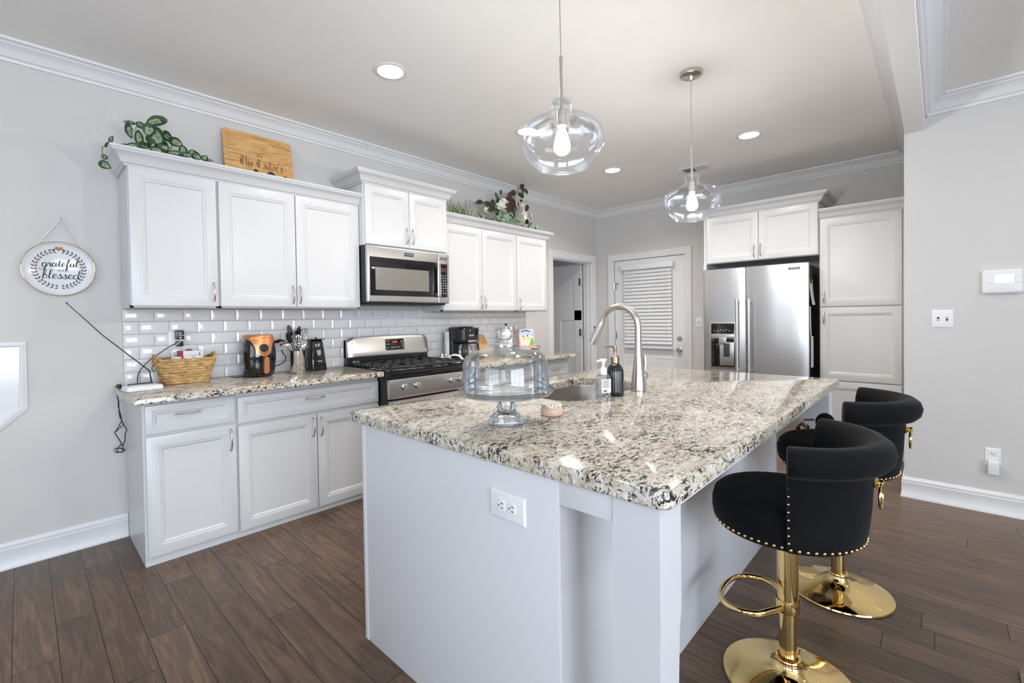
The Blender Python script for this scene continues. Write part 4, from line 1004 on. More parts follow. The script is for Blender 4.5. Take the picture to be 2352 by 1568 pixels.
m_ = MB(); m_.box(XD + 0.001, XD + 0.02, EY1 + 0.0005, EY1 + 0.0055, 0.008, EZ - 0.006); m_.box(XD + 0.001, XD + 0.02, EY0 - 0.0055, EY0 - 0.0005, 0.008, EZ - 0.006); m_.box(XD + 0.001, XD + 0.02, EY1 + 0.0005, EY0 - 0.0005, EZ - 0.0055, EZ - 0.0005); m_.build('gap_shade', 'black', d2, sharp=0)  # black strips put in for the dark shade lines in the door gaps
m_ = MB(); m_.lathe([(0, 0), (0.006, 0), (0.006, 0.02), (0, 0.02)], n=10, cap0=False, cap1=False, M_=Matrix.Translation((XD - 0.001, -0.345, 1.73)) @ Matrix.Rotation(-PI / 2, 4, 'Y')); m_.build('door_stop', 'black', d2)
# blind
bl = thing('window_blind', 'white slatted blind hung on the back door', 'window blind', (5.24, -0.786, 0.86))
mb = MB(); mb.box(5.203, 5.262, -1.146, -0.425, 1.897, 1.966, 0.004); mb.build('valance', 'trim', bl, sharp=30)
mb = MB(); zz = 1.868; n_ = 0
while zz > 0.90:
    Mx = Matrix.Translation((5.236, 0, zz)) @ Matrix.Rotation(math.radians(-60), 4, 'Y')
    mb.box(-0.025, 0.025, -1.118, -0.458, -0.0013, 0.0013, 0.001, 1, M_=Mx)
    zz -= 0.0465; n_ += 1
mb.build('slats', 'trim', bl, sharp=30)
mb = MB(); mb.rings([[(5.218, -1.128 + (0.012 if z_ > .88 else 0), z_), (5.252, -1.128 + (0.012 if z_ > .88 else 0), z_), (5.252, -0.448 - (0.012 if z_ > .88 else 0), z_), (5.218, -0.448 - (0.012 if z_ > .88 else 0), z_)] for z_ in (0.858, 0.888)]); mb.build('bottom_rail', 'trim', bl, sharp=30)
mb = MB()
for yy in (-0.51, -0.79, -1.06):
    for xx in (5.222, 5.249): mb.tube([(xx, yy, 1.90), (xx, yy, 0.885)], 0.0011, 6)
mb.build('ladder_cord', 'trim', bl)
mb = MB()
for yy, zb in ((-1.032, 1.17), (-0.495, 1.05), (-0.565, 1.30)):
    mb.tube([(5.211, yy, 1.90), (5.211, yy, zb)], 0.0015, 6); mb.lathe([(0, 0), (0.007, 0.002), (0.008, 0.01), (0.004, 0.028), (0, 0.03)], (5.211, yy, zb - 0.028), 10, cap0=False, cap1=False)
mb.build('pull_cord', 'white', bl)
# inner door, standing open into the unlit room
mb = MB()
hx, hy0, hy1 = 5.085, 0.138, 0.985
mb.box(hx, hx + 0.035, hy0, hy1, 0.01, DZ - 0.025)
FI2 = Frame((hx, hy1, 0), (0, -1, 0), (-1, 0, 0))
mb2 = MB()
w_ = hy1 - hy0
def grid_door(cells):
    """a face with recessed flat panels: strips of frame proud of the slab"""
    m_ = MB(); m_.box(hx + 0.010, hx + 0.035, hy0, hy1, 0.01, DZ - 0.025)
    return m_
m_ = grid_door(None); t_ = 0.115
zs = [(0.01, 0.24), (1.235, 1.375), (1.90, DZ - 0.025)]
for a, b in zs: FI2.box(m_, 0, w_, -0.010, 0.0, a, b)
FI2.box(m_, 0, t_, -0.010, 0.0, 0.24, 1.90); FI2.box(m_, w_ - t_, w_, -0.010, 0.0, 0.24, 1.90); FI2.box(m_, w_ / 2 - t_ / 2, w_ / 2 + t_ / 2, -0.010, 0.0, 0.24, 1.235)
d3 = struct(m_.build('door_2', 'trim', sharp=0))
for zc in (1.78, 1.06, 0.3):
    m_ = MB(); m_.tube([(hx - 0.002, hy0 - 0.008, zc - 0.05), (hx - 0.002, hy0 - 0.008, zc + 0.05)], 0.008, 10)
    m_.box(hx - 0.003, hx + 0.0, hy0 - 0.006, hy0 + 0.035, zc - 0.05, zc + 0.05); m_.box(hx - 0.003, hx + 0.045, hy0 - 0.017, hy0 - 0.0145, zc - 0.05, zc + 0.05); m_.build('hinge', 'nickel', d3)

# ------------------------------------------------------------------ electrics
def plate(F, a, z, w, h, d=0.0): # bevelled wall plate
    m_ = MB(); m_.rects(F.p(a - w / 2, d + 0.0006, z - h / 2), F.U, F.V, F.N, w, h, [(0, 0), (0, 0.002), (0.004, 0.006), (0.006, 0.0065)]); return m_
def receptacle(F, a, z, d, parent, rot=0):
    m_ = MB(); R = []
    def pt(u, v, o): return F.p(a + (u if not rot else v), d + o, z + (v if not rot else -u))
    ring = [(0.017 * math.cos(t) * (1 if abs(math.cos(t)) < .9 else .97), max(-0.0135, min(0.0135, 0.0175 * math.sin(t)))) for t in [2 * PI * i / 24 for i in range(24)]]
    m_.rings([[pt(u * k, v * k, o) for u, v in ring] for o, k in ((0, 1), (0.002, 1), (0.0025, 0.96))]); o_ = m_.build('receptacle', 'white', parent, sharp=30)
    m_ = MB()
    for u, hh in ((-0.0065, 0.0045), (0.0065, 0.0038)):
        m_.rings([[pt(u - 0.0012, 0.003 - hh, q), pt(u + 0.0012, 0.003 - hh, q), pt(u + 0.0012, 0.003 + hh, q), pt(u - 0.0012, 0.003 + hh, q)] for q in (0.0024, 0.0028)])
    m_.rings([[pt(0.0025 * math.cos(t), -0.0085 + 0.0025 * math.sin(t), q) for t in [2 * PI * i / 10 for i in range(10)]] for q in (0.0024, 0.0028)])
    m_.build('slots', 'ink', o_, sharp=0)
FE = Frame((px, 0, 0), (0, -1, 0), (-1, 0, 0))
ol = thing('electrical_outlet', 'white sideways duplex outlet on the end of the island', 'outlet', FE.p(2.684, 0, 0.712))
plate(FE, 2.684, 0.751, 0.132, 0.079).build('cover_plate', 'white', ol, sharp=30)
for a_ in (2.664, 2.704): receptacle(FE, a_, 0.751, 0.0068, ol, 1)
ol = thing('electrical_outlet', 'white duplex outlet low on the wall right of the bar stools, with a plug below', 'outlet', FR.p(3.807, 0, 0.30))
plate(FR, 3.807, 0.356, 0.072, 0.115).build('cover_plate', 'white', ol, sharp=30)
receptacle(FR, 3.807, 0.378, 0.0068, ol); receptacle(FR, 3.807, 0.336, 0.0068, ol)
mb = MB(); FR.box(mb, 3.783, 3.832, 0.0095, 0.048, 0.252, 0.338, 0.008, 3)
tag(mb.build('plug_adapter', 'white', sharp=40), 'white plug-in adapter in the lower socket of the low wall outlet', 'adapter')
def toggle(F, a, z, d, par, up=True):
    m_ = MB(); F.box(m_, a - 0.0055, a + 0.0055, d, d + 0.0012, z - 0.012, z + 0.012); m_.build('slot', 'dark', par, sharp=0)
    m_ = MB(); F.box(m_, a - 0.0042, a + 0.0042, d, d + 0.011, z + (0.0 if up else -0.009), z + (0.009 if up else 0.0), 0.0015); m_.build('toggle', 'white', par, sharp=30)
sw = thing('light_switch', 'white double switch plate on the wall right of the pantry', 'light switch', FR.p(3.577, 0, 1.172))
plate(FR, 3.577, 1.231, 0.106, 0.118).build('cover_plate', 'white', sw, sharp=30)
toggle(FR, 3.556, 1.231, 0.0068, sw, False); toggle(FR, 3.598, 1.231, 0.0068, sw, True)
sw = thing('light_switch', 'white single switch plate between the back door and the refrigerator', 'light switch', FB.p(1.436, 0, 1.13))
plate(FB, 1.436, 1.192, 0.075, 0.118).build('cover_plate', 'white', sw, sharp=30)
toggle(FB, 1.436, 1.192, 0.0068, sw, True)
ah = thing('coat_hook', 'small metal hook on the wall just left of the refrigerator top', 'hook', FB.p(1.66, 0, 1.75))
mb = MB(); mb.tube([FB.p(1.655, 0.001, 1.745), FB.p(1.655, 0.03, 1.742), FB.p(1.66, 0.045, 1.75)], 0.004, 8); mb.lathe([(0, 0), (0.012, 0), (0.012, 0.003), (0, 0.003)], n=16, cap0=False, cap1=False, M_=Matrix.Translation(FB.p(1.655, 0.0006, 1.745)) @ Matrix.Rotation(-PI / 2, 4, 'Y')); mb.build('hook_arm', 'nickel', ah)
# alarm keypad
ak = thing('alarm_keypad', 'white alarm keypad with a lit screen on the wall at the frame edge', 'keypad', FR.p(3.845, 0, 1.385))
mb = MB(); R = []
for d_, k_ in ((0.0006, 0.004), (0.012, 0.0), (0.022, 0.001), (0.030, 0.010), (0.031, 0.014)):
    R.append([FR.p(3.845 + x, d_, 1.459 + y) for x, y in inset([(x_ * (1 + 0.0), y_) for x_, y_ in rrect(-0.088, 0.088, -0.074, 0.074, 0.014, 5)], None, k_)])
mb.rings(R); mb.build('case', 'white', ak, sharp=40)
mb = MB(); FR.box(mb, 3.812, 3.892, 0.031, 0.0322, 1.45, 1.503, 0.0004); mb.build('screen', 'screen', ak, sharp=0)
mb = MB(); FR.box(mb, 3.776, 3.808, 0.031, 0.033, 1.448, 1.49, 0.004); FR.box(mb, 3.898, 3.922, 0.031, 0.033, 1.448, 1.495, 0.004); mb.build('keys', 'enamel', ak, sharp=30)
mb = MB(); FR.box(mb, 3.836, 3.842, 0.031, 0.0322, 1.415, 1.420); mb.build('indicator', 'redled', ak, sharp=0)

# ------------------------------------------------------------------ on the left counter
T_ = ZT + 0.0005
rt = thing('wireless_router', 'white flat router with a long black antenna at the end of the counter', 'router', (0.03, -0.28, ZT))
mb = MB()
Mr = Matrix.Translation((0.045, -0.30, T_)) @ Matrix.Rotation(0.10, 4, 'Z')
R = [[(x, y, z) for x, y in inset(rrect(-0.085, 0.085, -0.062, 0.062, 0.014, 5), None, k)] for z, k in ((0, 0.004), (0.004, 0), (0.016, 0), (0.018, 0.002), (0.024, 0.002), (0.030, 0.014), (0.031, 0.02))]
mb.rings(R, M_=Mr); mb.build('case', 'white', rt, sharp=30)
mb = MB(); mb.box(-0.058, 0.055, 0.018, 0.046, 0.0305, 0.036, 0.002, M_=Mr); mb.build('port_strip', 'castiron', rt, sharp=30)
mb = MB(); mb.box(-0.06, -0.045, -0.045, -0.042, 0.0312, 0.0318, M_=Mr); mb.box(0.052, 0.060, -0.03, -0.025, 0.0312, 0.0318, M_=Mr); mb.build('marking', 'castiron', rt, sharp=0)
mb = MB(); mb.tube([Mr @ Vector((0.050, 0.03, 0.035)), (0.10, -0.16, 1.0), (-0.10, -0.13, 1.215), (-0.245, -0.11, 1.398)], [0.0042, 0.0034, 0.0026, 0.002], 8); mb.ball((-0.246, -0.11, 1.40), 0.004); mb.build('antenna', 'cord', rt)

wb = thing('wicker_basket', 'woven wicker basket full of white cables on the counter', 'basket', (0.29, -0.14, ZT))
def bask(t):  # half sizes at height fraction t
    return 0.115 + 0.038 * t, 0.062 + 0.018 * t
mb = MB(); rows, n_ = 9, 96; R = []
BC = Vector((0.285, -0.125, T_)); BH = 0.150
random.seed(5)
for i in range(rows * 5 + 1):
    t = i / (rows * 5); a, b = bask(t); ph = (i // 5)
    poly = rrect(-a, a, -b, b, 0.025, 4)
    # resample evenly
    pts = [Vector((x, y)) for x, y in poly]; per = [0]
    for k_ in range(len(pts)): per.append(per[-1] + (pts[(k_ + 1) % len(pts)] - pts[k_]).length)
    ring = []
    row_f = math.sin(PI * ((i % 5) / 5.0))
    for j in range(n_):
        d = per[-1] * j / n_; k_ = max(q for q in range(len(pts)) if per[q] <= d + 1e-9)
        p_ = pts[k_].lerp(pts[(k_ + 1) % len(pts)], (d - per[k_]) / max(1e-9, per[k_ + 1] - per[k_]))
        nn = Vector((p_.x / a, p_.y / b)); nn.normalize()
        w_ = 0.5 + 0.5 * math.cos(2 * PI * (j / 6.0 + ph * 0.5 + 0.10 * (i % 5)))
        o_ = 0.0015 + 0.0065 * row_f * (0.35 + 0.65 * w_)
        lift = 0.012 * max(0, abs(p_.x) / a - 0.93) / 0.07 * (t > 0.9)
        ring.append((BC.x + p_.x + nn.x * o_, BC.y + p_.y + nn.y * o_, BC.z + BH * t + lift))
    R.append(ring)
mb.rings(R, True, True, False); ra, rb_ = bask(1.0)
mb.rings([[(BC.x + x * k_, BC.y + y * k_, BC.z + zz) for x, y in rrect(-ra, ra, -rb_, rb_, 0.025, 4)] for k_, zz in ((0.96, BH), (0.80, 0.012))], True, False, True)
mb.build('body', 'wicker', wb, sharp=80)
mb = MB(); rim = [(BC.x + x, BC.y + y, BC.z + BH + 0.014 * max(0, (abs(x) / ra - 0.85) / 0.15)) for x, y in rrect(-ra, ra, -rb_, rb_, 0.025, 4)]
mb.tube(rim, 0.0075, 8, True); mb.build('rim', 'wicker', wb)
for s_ in (-1, 1):
    mb = MB(); x_ = BC.x + s_ * (ra + 0.001)
    mb.tube([(x_ - s_ * 0.003, BC.y - 0.04, BC.z + BH * 0.80), (x_, BC.y - 0.034, BC.z + BH + 0.010), (x_ + s_ * 0.004, BC.y, BC.z + BH + 0.030), (x_, BC.y + 0.034, BC.z + BH + 0.010), (x_ - s_ * 0.003, BC.y + 0.04, BC.z + BH * 0.80)], 0.0085, 8, smooth=4); mb.build('handle', 'wicker', wb)
mb = MB(); mb.tube([(BC.x - ra - 0.006, BC.y - 0.03, BC.z + BH * 0.86), (BC.x - ra - 0.022, BC.y - 0.04, BC.z + BH * 0.72), (BC.x - ra - 0.008, BC.y - 0.035, BC.z + BH * 0.55)], 0.0022, 6, smooth=5); mb.build('wire_loop', 'cord', wb)
for (x_, y_, r_, lab) in ((0.235, -0.155, 0.030, 'white round charger coil at the left of the wicker basket'), (0.292, -0.158, 0.024, 'white charger lying in the middle of the wicker basket'), (0.350, -0.155, 0.025, 'white charger lying at the right of the wicker basket')):
    mb = MB()
    if r_ > 0.028:
        mb.lathe([(0, 0), (r_, 0), (r_ * 1.05, 0.006), (r_, 0.013), (0, 0.014)], n=28, cap0=False, cap1=False, M_=Matrix.Translation((x_, y_, BC.z + BH * 0.93)) @ Matrix.Rotation(0.35, 4, 'X'))
        mb.torus((x_, y_, BC.z + BH + 0.012), r_ * 0.75, 0.004)
    else: mb.ball((x_, y_, BC.z + BH * 1.02), r_, 18, 10, (1.0, 0.7, 0.55))
    tag(mb.build('charger', 'white', sharp=40), lab, 'charger', 'white chargers in the wicker basket')
bx_ = thing('small_box', 'white printed box with a dark red end standing in the basket', 'box', (0.335, -0.09, BC.z + 0.03))
mb = MB(); mb.box(0.262, 0.392, -0.105, -0.075, BC.z + 0.02, BC.z + BH + 0.048, 0.002); mb.build('carton', 'paper', bx_, sharp=30)
mb = MB(); mb.box(0.255, 0.281, -0.1062, -0.0745, BC.z + 0.10, BC.z + BH + 0.0485, 0.001); mb.box(0.30, 0.33, -0.1045, -0.076, BC.z + BH + 0.04, BC.z + BH + 0.058); mb.build('printed_end', 'red', bx_, sharp=0)
mb = MB()
for i in range(3): mb.box(0.366, 0.372, -0.1058, -0.1049, BC.z + BH + 0.005 + i * 0.010, BC.z + BH + 0.012 + i * 0.010)
mb.box(0.31, 0.35, -0.1058, -0.1049, BC.z + BH + 0.02, BC.z + BH + 0.021); mb.build('printing', 'ink', bx_, sharp=0)
# wall plate with chargers behind the basket
FT = Frame((0, -0.0128, 0), (1, 0, 0), (0, -1, 0))
wo = thing('electrical_outlet', 'white outlet plate on the tile behind the basket', 'outlet', (0.262, -0.013, 1.10))
plate(FT, 0.258, 1.172, 0.075, 0.122).build('cover_plate', 'white', wo, sharp=30)
ua = thing('charger_block', 'black USB charger block in the upper socket above the basket', 'charger', (0.272, -0.03, 1.17))
mb = MB(); FT.box(mb, 0.254, 0.298, 0.008, 0.046, 1.178, 1.236, 0.004); mb.build('block', 'black', ua, sharp=30)
mb = MB()
for zz in (1.216, 1.204, 1.190): FT.box(mb, 0.271, 0.285, 0.046, 0.050, zz - 0.002, zz + 0.003)
mb.build('port', 'white', ua, sharp=0)
mb = MB(); FT.box(mb, 0.256, 0.294, 0.008, 0.044, 1.132, 1.166, 0.005)
tag(mb.build('power_adapter', 'black', sharp=30), 'black power adapter in the lower socket above the basket', 'adapter')
def cord(name, pts, r, m, lab, cat='cord', smooth=5):
    m_ = MB(); m_.tube(pts, r, 7, smooth=smooth); return tag(m_.build(name, m), lab, cat)
cord('charging_cord', [(0.281, -0.064, 1.204), (0.30, -0.075, 1.195), (0.325, -0.08, 1.15), (0.36, -0.08, 1.12), (0.40, -0.082, 1.09), (0.405, -0.09, 1.06)], 0.0022, 'white', 'white cord drooping right from the charger block into the basket')
cord('charging_cord', [(0.278, -0.064, 1.190), (0.272, -0.075, 1.165), (0.243, -0.09, 1.14), (0.214, -0.11, 1.115), (0.215, -0.14, 1.085), (0.235, -0.155, 1.055)], 0.0022, 'white', 'white cord looping left from the charger block into the basket')
cord('power_cable', [(0.258, -0.03, 1.150), (0.225, -0.035, 1.135), (0.18, -0.035, 1.10), (0.12, -0.035, 1.055), (0.075, -0.04, 1.0), (0.058, -0.06, 0.965), (0.05, -0.10, 0.93), (0.045, -0.19, 0.915), (0.05, -0.233, 0.922)], 0.0025, 'cord', 'black cord running from the power adapter down to the router')

af = thing('air_fryer', 'black air fryer with a copper control panel and handle', 'air fryer', (0.706, -0.155, ZT))
fx_, fy_ = 0.706, -0.155
AP = [(0.0, 0.0), (0.082, 0.0), (0.090, 0.006), (0.098, 0.06), (0.104, 0.12), (0.103, 0.17), (0.098, 0.22), (0.090, 0.258)]
mb = MB(); mb.lathe(AP + [(0.0, 0.258)], (fx_, fy_, T_ + 0.004), 64, cap0=False, cap1=False, power=2.5); mb.build('body', 'blackgloss', af, sharp=50)
mb = MB(); mb.lathe([(0.0905, 0.2575), (0.0905, 0.262), (0.0885, 0.276), (0.083, 0.281), (0.0, 0.281)], (fx_, fy_, T_ + 0.004), 64, cap0=True, cap1=False, power=2.5); mb.build('lid_ring', 'copper', af, sharp=50)
def af_r(z):
    for (r0, z0_), (r1, z1_) in zip(AP[1:], AP[2:]):
        if z0_ <= z <= z1_: return r0 + (r1 - r0) * (z - z0_) / (z1_ - z0_)
    return 0.09
def af_pt(u, z, o):   # u: metres across the front
    r = af_r(min(max(z, 0.006), 0.2579)) ; a = -PI / 2 + u / r
    ca, sa = math.cos(a), math.sin(a); q = (abs(ca) ** 2.5 + abs(sa) ** 2.5) ** (-1 / 2.5)
    return Vector((fx_ + (r * q + o) * ca, fy_ + (r * q + o) * sa, T_ + 0.004 + z))
def af_patch(outline, o, name, m, par):
    cu_ = sum(p[0] for p in outline) / len(outline); cz_ = sum(p[1] for p in outline) / len(outline)
    m_ = MB(); R = []
    for k_, oo in ((1.0, -0.001), (1.0, o * 0.7), (0.97, o), (0.7, o), (0.4, o), (0.1, o)):
        R.append([af_pt(cu_ + (u - cu_) * k_, cz_ + (z - cz_) * k_, oo) for u, z in outline])
    m_.rings(R, True, False, True); return m_.build(name, m, par, sharp=40)
# copper bib: ring band dropping to the round dial
bib = [(-0.088, 0.262), (-0.088, 0.247), (-0.060, 0.244), (-0.050, 0.232), (-0.046, 0.205)] + [(0.0 + 0.049 * math.cos(t), 0.187 + 0.049 * math.sin(t)) for t in [PI + 0.15 + i * (PI - 0.3) / 12 for i in range(13)]] + [(0.050, 0.21), (0.060, 0.236), (0.088, 0.247), (0.088, 0.262)]
bib = [(u + 0.0, z) for u, z in bib]
m_ = MB(); R = []
cols = 48
def bib_low(u):
    au = abs(u)
    if au < 0.047: return 0.187 - math.sqrt(max(0, 0.049 ** 2 - u * u)) * 0.98
    t = min(1, (au - 0.047) / 0.045); return 0.187 + 0.0 + (0.250 - 0.187 + 0.003) * (1 - (1 - t) ** 2.2) - 0.003
for oo, sh in ((0.0002, 0.0), (0.0026, 0.0005)):
    pass
us = [-0.092 + 0.184 * i / cols for i in range(cols + 1)]
for i, u in enumerate(us):
    lo = bib_low(u); ring = []
    for k_ in range(9):
        z = lo + (0.259 - lo) * k_ / 8; ring.append(af_pt(u, z, 0.003))
    R.append(ring)
m_.rings(R, False, False, False)
R2 = [[af_pt(u, bib_low(u), 0.003), af_pt(u, bib_low(u), -0.001)] for u in us]
m_.rings(R2, False, False, False)
m_.build('control_panel', 'copper', af, sharp=50)
af_patch([(0.027 * math.cos(t), 0.194 + 0.027 * math.sin(t)) for t in [2 * PI * i / 32 for i in range(32)]], 0.010, 'dial', 'black', af)
m_ = MB()
for t in (-2.45, -2.0, -1.571, -1.14, -0.69): m_.ball(tuple(af_pt(0.037 * math.cos(t), 0.192 + 0.037 * math.sin(t), 0.003)), 0.0038, 10, 6)
m_.build('indicator_dots', 'brown', af)
hd = [(0.013 * math.cos(t), 0.123 + 0.013 * math.sin(t)) for t in [i * PI / 8 for i in range(9)]] + [(-0.016 + 0.0, 0.045)] + [(0.0155 * math.cos(t), 0.035 + 0.017 * math.sin(t)) for t in [PI + i * PI / 8 for i in range(9)]] + [(0.016, 0.045)]
af_patch([(u + 0.012, z) for u, z in hd], 0.016, 'handle', 'copper', af)
cord('power_cable', [(0.80, -0.13, 0.925), (0.812, -0.12, 0.955), (0.86, -0.10, 0.968), (0.895, -0.10, 0.985), (0.91, -0.09, 1.02), (0.90, -0.045, 1.07)], 0.0035, 'cord', 'black cord curving from the air fryer behind the utensil crock')
mb = MB(); mb.box(0.560, 0.70, -0.125, -0.045, T_, T_ + 0.0035, 0.0015)
tag(mb.build('trivet', 'black', sharp=30), 'thin black trivet sticking out from behind the air fryer', 'trivet')

ux, uy = 0.957, -0.19
uc = thing('utensil_crock', 'shiny steel crock holding kitchen utensils', 'utensil holder', (ux, uy, ZT))
mb = MB(); mb.lathe([(0.0, 0), (0.052, 0), (0.0535, 0.003), (0.0535, 0.160), (0.0545, 0.163), (0.0515, 0.163), (0.0515, 0.008), (0.0, 0.008)], (ux, uy, T_), 48, cap0=False, cap1=False); mb.build('pot', 'chrome', uc, sharp=40)
def utensil(name, lab, foot, tip, kind, m, r=0.0042, mh=None):
    foot, tip = Vector(foot), Vector(tip); d = (tip - foot).normalized()
    root = thing(name, lab, name.replace('_', ' '), foot, 'utensils in the steel crock')
    m_ = MB(); m_.tube([foot, foot.lerp(tip, 0.5), tip], [r, r * 0.85, r * 0.8], 8); m_.build('handle', m, root)
    side = d.cross(Vector((0.72, 0.69, 0))).normalized(); fw_ = side.cross(d).normalized()
    X = Matrix(((side.x, fw_.x, d.x, tip.x), (side.y, fw_.y, d.y, tip.y), (side.z, fw_.z, d.z, tip.z), (0, 0, 0, 1)))
    h = MB()
    if kind == 'spoon':
        R = []
        for rr_, o_ in ((0.001, 0.010), (0.012, 0.0085), (0.02, 0.004), (0.0235, 0.0), (0.0245, -0.0005), (0.0235, 0.002), (0.012, 0.0105), (0.001, 0.012)):
            R.append([(rr_ * math.cos(t), o_, 0.032 + rr_ * 1.5 * math.sin(t)) for t in [2 * PI * i / 24 for i in range(24)]])
        h.rings(R, True, True, True, X)
    elif kind == 'slotted':
        for (a_, b_) in ((-0.026, -0.018), (-0.012, -0.006), (0.0, 0.006), (0.012, 0.018)):
            pass
        out_ = [(0.027 * math.cos(t), 0.040 + 0.042 * math.sin(t)) for t in [2 * PI * i / 32 for i in range(32)]]
        h.tube([X @ Vector((x, 0.002, z)) for x, z in out_], 0.0026, 8, True)
        for xx in (-0.014, 0.0, 0.014):
            q = 0.042 * math.sqrt(max(0, 1 - (xx / 0.027) ** 2))
            h.box(xx - 0.0042, xx + 0.0042, 0.001, 0.0035, 0.040 - q, 0.040 + q, 0.0008, 1, M_=X)
        h.box(-0.02, 0.02, 0.001, 0.0035, 0.002, 0.022, 0.0008, 1, M_=X)
    elif kind == 'ladle':
        c_ = X @ Vector((0.0, 0, 0.0)); R = []
        for i in range(8):
            t = PI / 2 * i / 7; R.append([(c_.x - 0.030 + 0.038 * math.cos(t) * math.cos(q), c_.y + 0.038 * math.cos(t) * math.sin(q), c_.z - 0.01 + 0.026 * math.sin(t)) for q in [2 * PI * j / 28 for j in range(28)]])
        for i in range(8):
            t = PI / 2 * (7 - i) / 7; R.append([(c_.x - 0.030 + 0.0365 * math.cos(t) * math.cos(q), c_.y + 0.0365 * math.cos(t) * math.sin(q), c_.z - 0.01 + 0.0245 * math.sin(t)) for q in [2 * PI * j / 28 for j in range(28)]])
        h.rings(R, True, False, False)
    elif kind == 'turner':
        R = [[(x, y, z) for x, y in ((-w, -0.0015), (w, -0.0015), (w, 0.0015), (-w, 0.0015))] for z, w in ((0, 0.006), (0.012, 0.015), (0.03, 0.019), (0.06, 0.017), (0.075, 0.010), (0.082, 0.003))]
        h.rings(R, True, True, True, X)
    elif kind == 'whisk':
        for k_ in range(7):
            ph = PI * k_ / 7
            h.tube([X @ Vector((math.cos(ph) * q, math.sin(ph) * q, z)) for q, z in ((0.004, -0.005), (0.02, 0.03), (0.025, 0.055), (0.014, 0.08), (0.0, 0.086), (-0.014, 0.08), (-0.025, 0.055), (-0.02, 0.03), (-0.004, -0.005))], 0.0011, 5, smooth=3)
    elif kind == 'masher':
        h.torus(X @ Vector((0, 0, 0.035)), 0.03, 0.003, fw_, 24, 6); 
        for xx in (-0.018, -0.006, 0.006, 0.018): h.tube([X @ Vector((xx, 0, 0.012)), X @ Vector((xx, 0, 0.058))], 0.0022, 6)
    h.build('head', mh or m, root, sharp=50)
zf = T_ + 0.010
utensil('soup_ladle', 'steel ladle with its bowl hooked out at the left of the crock', (ux + 0.012, uy - 0.012, zf), (ux - 0.066, uy - 0.03, 1.122), 'ladle', 'chrome', 0.0035)
utensil('soup_ladle', 'dull ladle behind the steel one, leaning furthest left in the crock', (ux + 0.018, uy + 0.012, zf), (ux - 0.075, uy + 0.045, 1.140), 'ladle', 'brownstone', 0.0035)
utensil('slotted_spoon', 'steel slotted spoon facing the front of the crock', (ux + 0.01, uy + 0.01, zf), (ux - 0.012, uy - 0.045, 1.105), 'slotted', 'chrome', 0.0045)
utensil('spatula', 'black spatula with a pointed blade standing tallest in the crock', (ux + 0.02, uy - 0.01, zf), (ux - 0.030, uy + 0.028, 1.175), 'turner', 'black', 0.0045)
utensil('spatula', 'short black spatula at the left of the crock, behind the slotted spoon', (ux + 0.016, uy + 0.0, zf), (ux - 0.044, uy + 0.005, 1.125), 'turner', 'black', 0.0045)
utensil('serving_spoon', 'large black serving spoon in the middle of the crock', (ux - 0.01, uy - 0.012, zf), (ux + 0.004, uy + 0.022, 1.145), 'spoon', 'black', 0.005)
utensil('spatula', 'black turner leaning right behind the whisk', (ux - 0.02, uy + 0.012, zf), (ux + 0.018, uy + 0.034, 1.150), 'turner', 'black', 0.0045)
utensil('cake_server', 'bright steel cake server at the back of the crock', (ux - 0.012, uy + 0.02, zf), (ux + 0.028, uy + 0.046, 1.165), 'turner', 'chrome', 0.004)
utensil('whisk', 'wire whisk leaning out at the right of the crock', (ux - 0.018, uy - 0.02, zf), (ux + 0.040, uy - 0.005, 1.145), 'whisk', 'chrome', 0.0045)
utensil('potato_masher', 'steel masher with a round frame at the right of the crock', (ux - 0.016, uy + 0.002, zf), (ux + 0.046, uy + 0.018, 1.14), 'masher', 'chrome', 0.004)
utensil('serving_spoon', 'polished steel spoon turned back outwards at the right front of the crock', (ux - 0.014, uy + 0.012, zf), (ux + 0.034, uy - 0.038, 1.085), 'spoon', 'chrome', 0.005)
co = thing('can_opener', 'tall black electric can opener beside the utensil crock', 'can opener', (1.125, -0.12, ZT))
mb = MB(); R = []
for z, hx_, y0_, y1_ in ((0, 0.058, -0.185, -0.055), (0.01, 0.06, -0.188, -0.053), (0.10, 0.056, -0.172, -0.06), (0.20, 0.047, -0.158, -0.068), (0.226, 0.044, -0.152, -0.072), (0.232, 0.038, -0.146, -0.078)):
    R.append([(x, y, T_ + z) for x, y in rrect(1.122 - hx_, 1.122 + hx_, y0_, y1_, 0.018, 5)])
mb.rings(R); mb.build('body', 'blackgloss', co, sharp=40)
mb = MB(); mb.box(1.08, 1.175, -0.165, -0.10, T_ + 0.2325, T_ + 0.239, 0.002); mb.lathe([(0, 0), (0.008, 0), (0.008, 0.012), (0, 0.012)], (1.122, -0.13, T_ + 0.2395), 12, cap0=False, cap1=False); mb.build('lever', 'black', co, sharp=30)
Mo = Matrix.Translation((1.122, -0.170, T_ + 0.135)) @ Matrix.Rotation(math.radians(-7.5), 4, 'X')
mb = MB(); mb.prism([(-0.016, 0.02), (-0.014, -0.012), (-0.004, -0.022), (0.004, -0.022), (0.014, -0.012), (0.016, 0.02)], 0, 0.006, M_=Mo @ Matrix.Rotation(PI / 2, 4, 'X')); mb.build('magnet_plate', 'chrome', co, sharp=30)
mb = MB(); mb.lathe([(0, 0), (0.008, 0), (0.008, 0.008), (0, 0.008)], n=16, cap0=False, cap1=False, M_=Mo @ Matrix.Translation((0, 0.008, 0.052)) @ Matrix.Rotation(PI / 2, 4, 'X')); mb.box(-0.004, 0.004, -0.004, 0.006, 0.058, 0.066, M_=Mo); mb.build('cutting_wheel', 'chrome', co)
mb = MB(); mb.box(-0.020, 0.016, -0.0125, -0.0095, -0.066, -0.0625, M_=Mo); mb.build('brand_line', 'enamel', co, sharp=0)

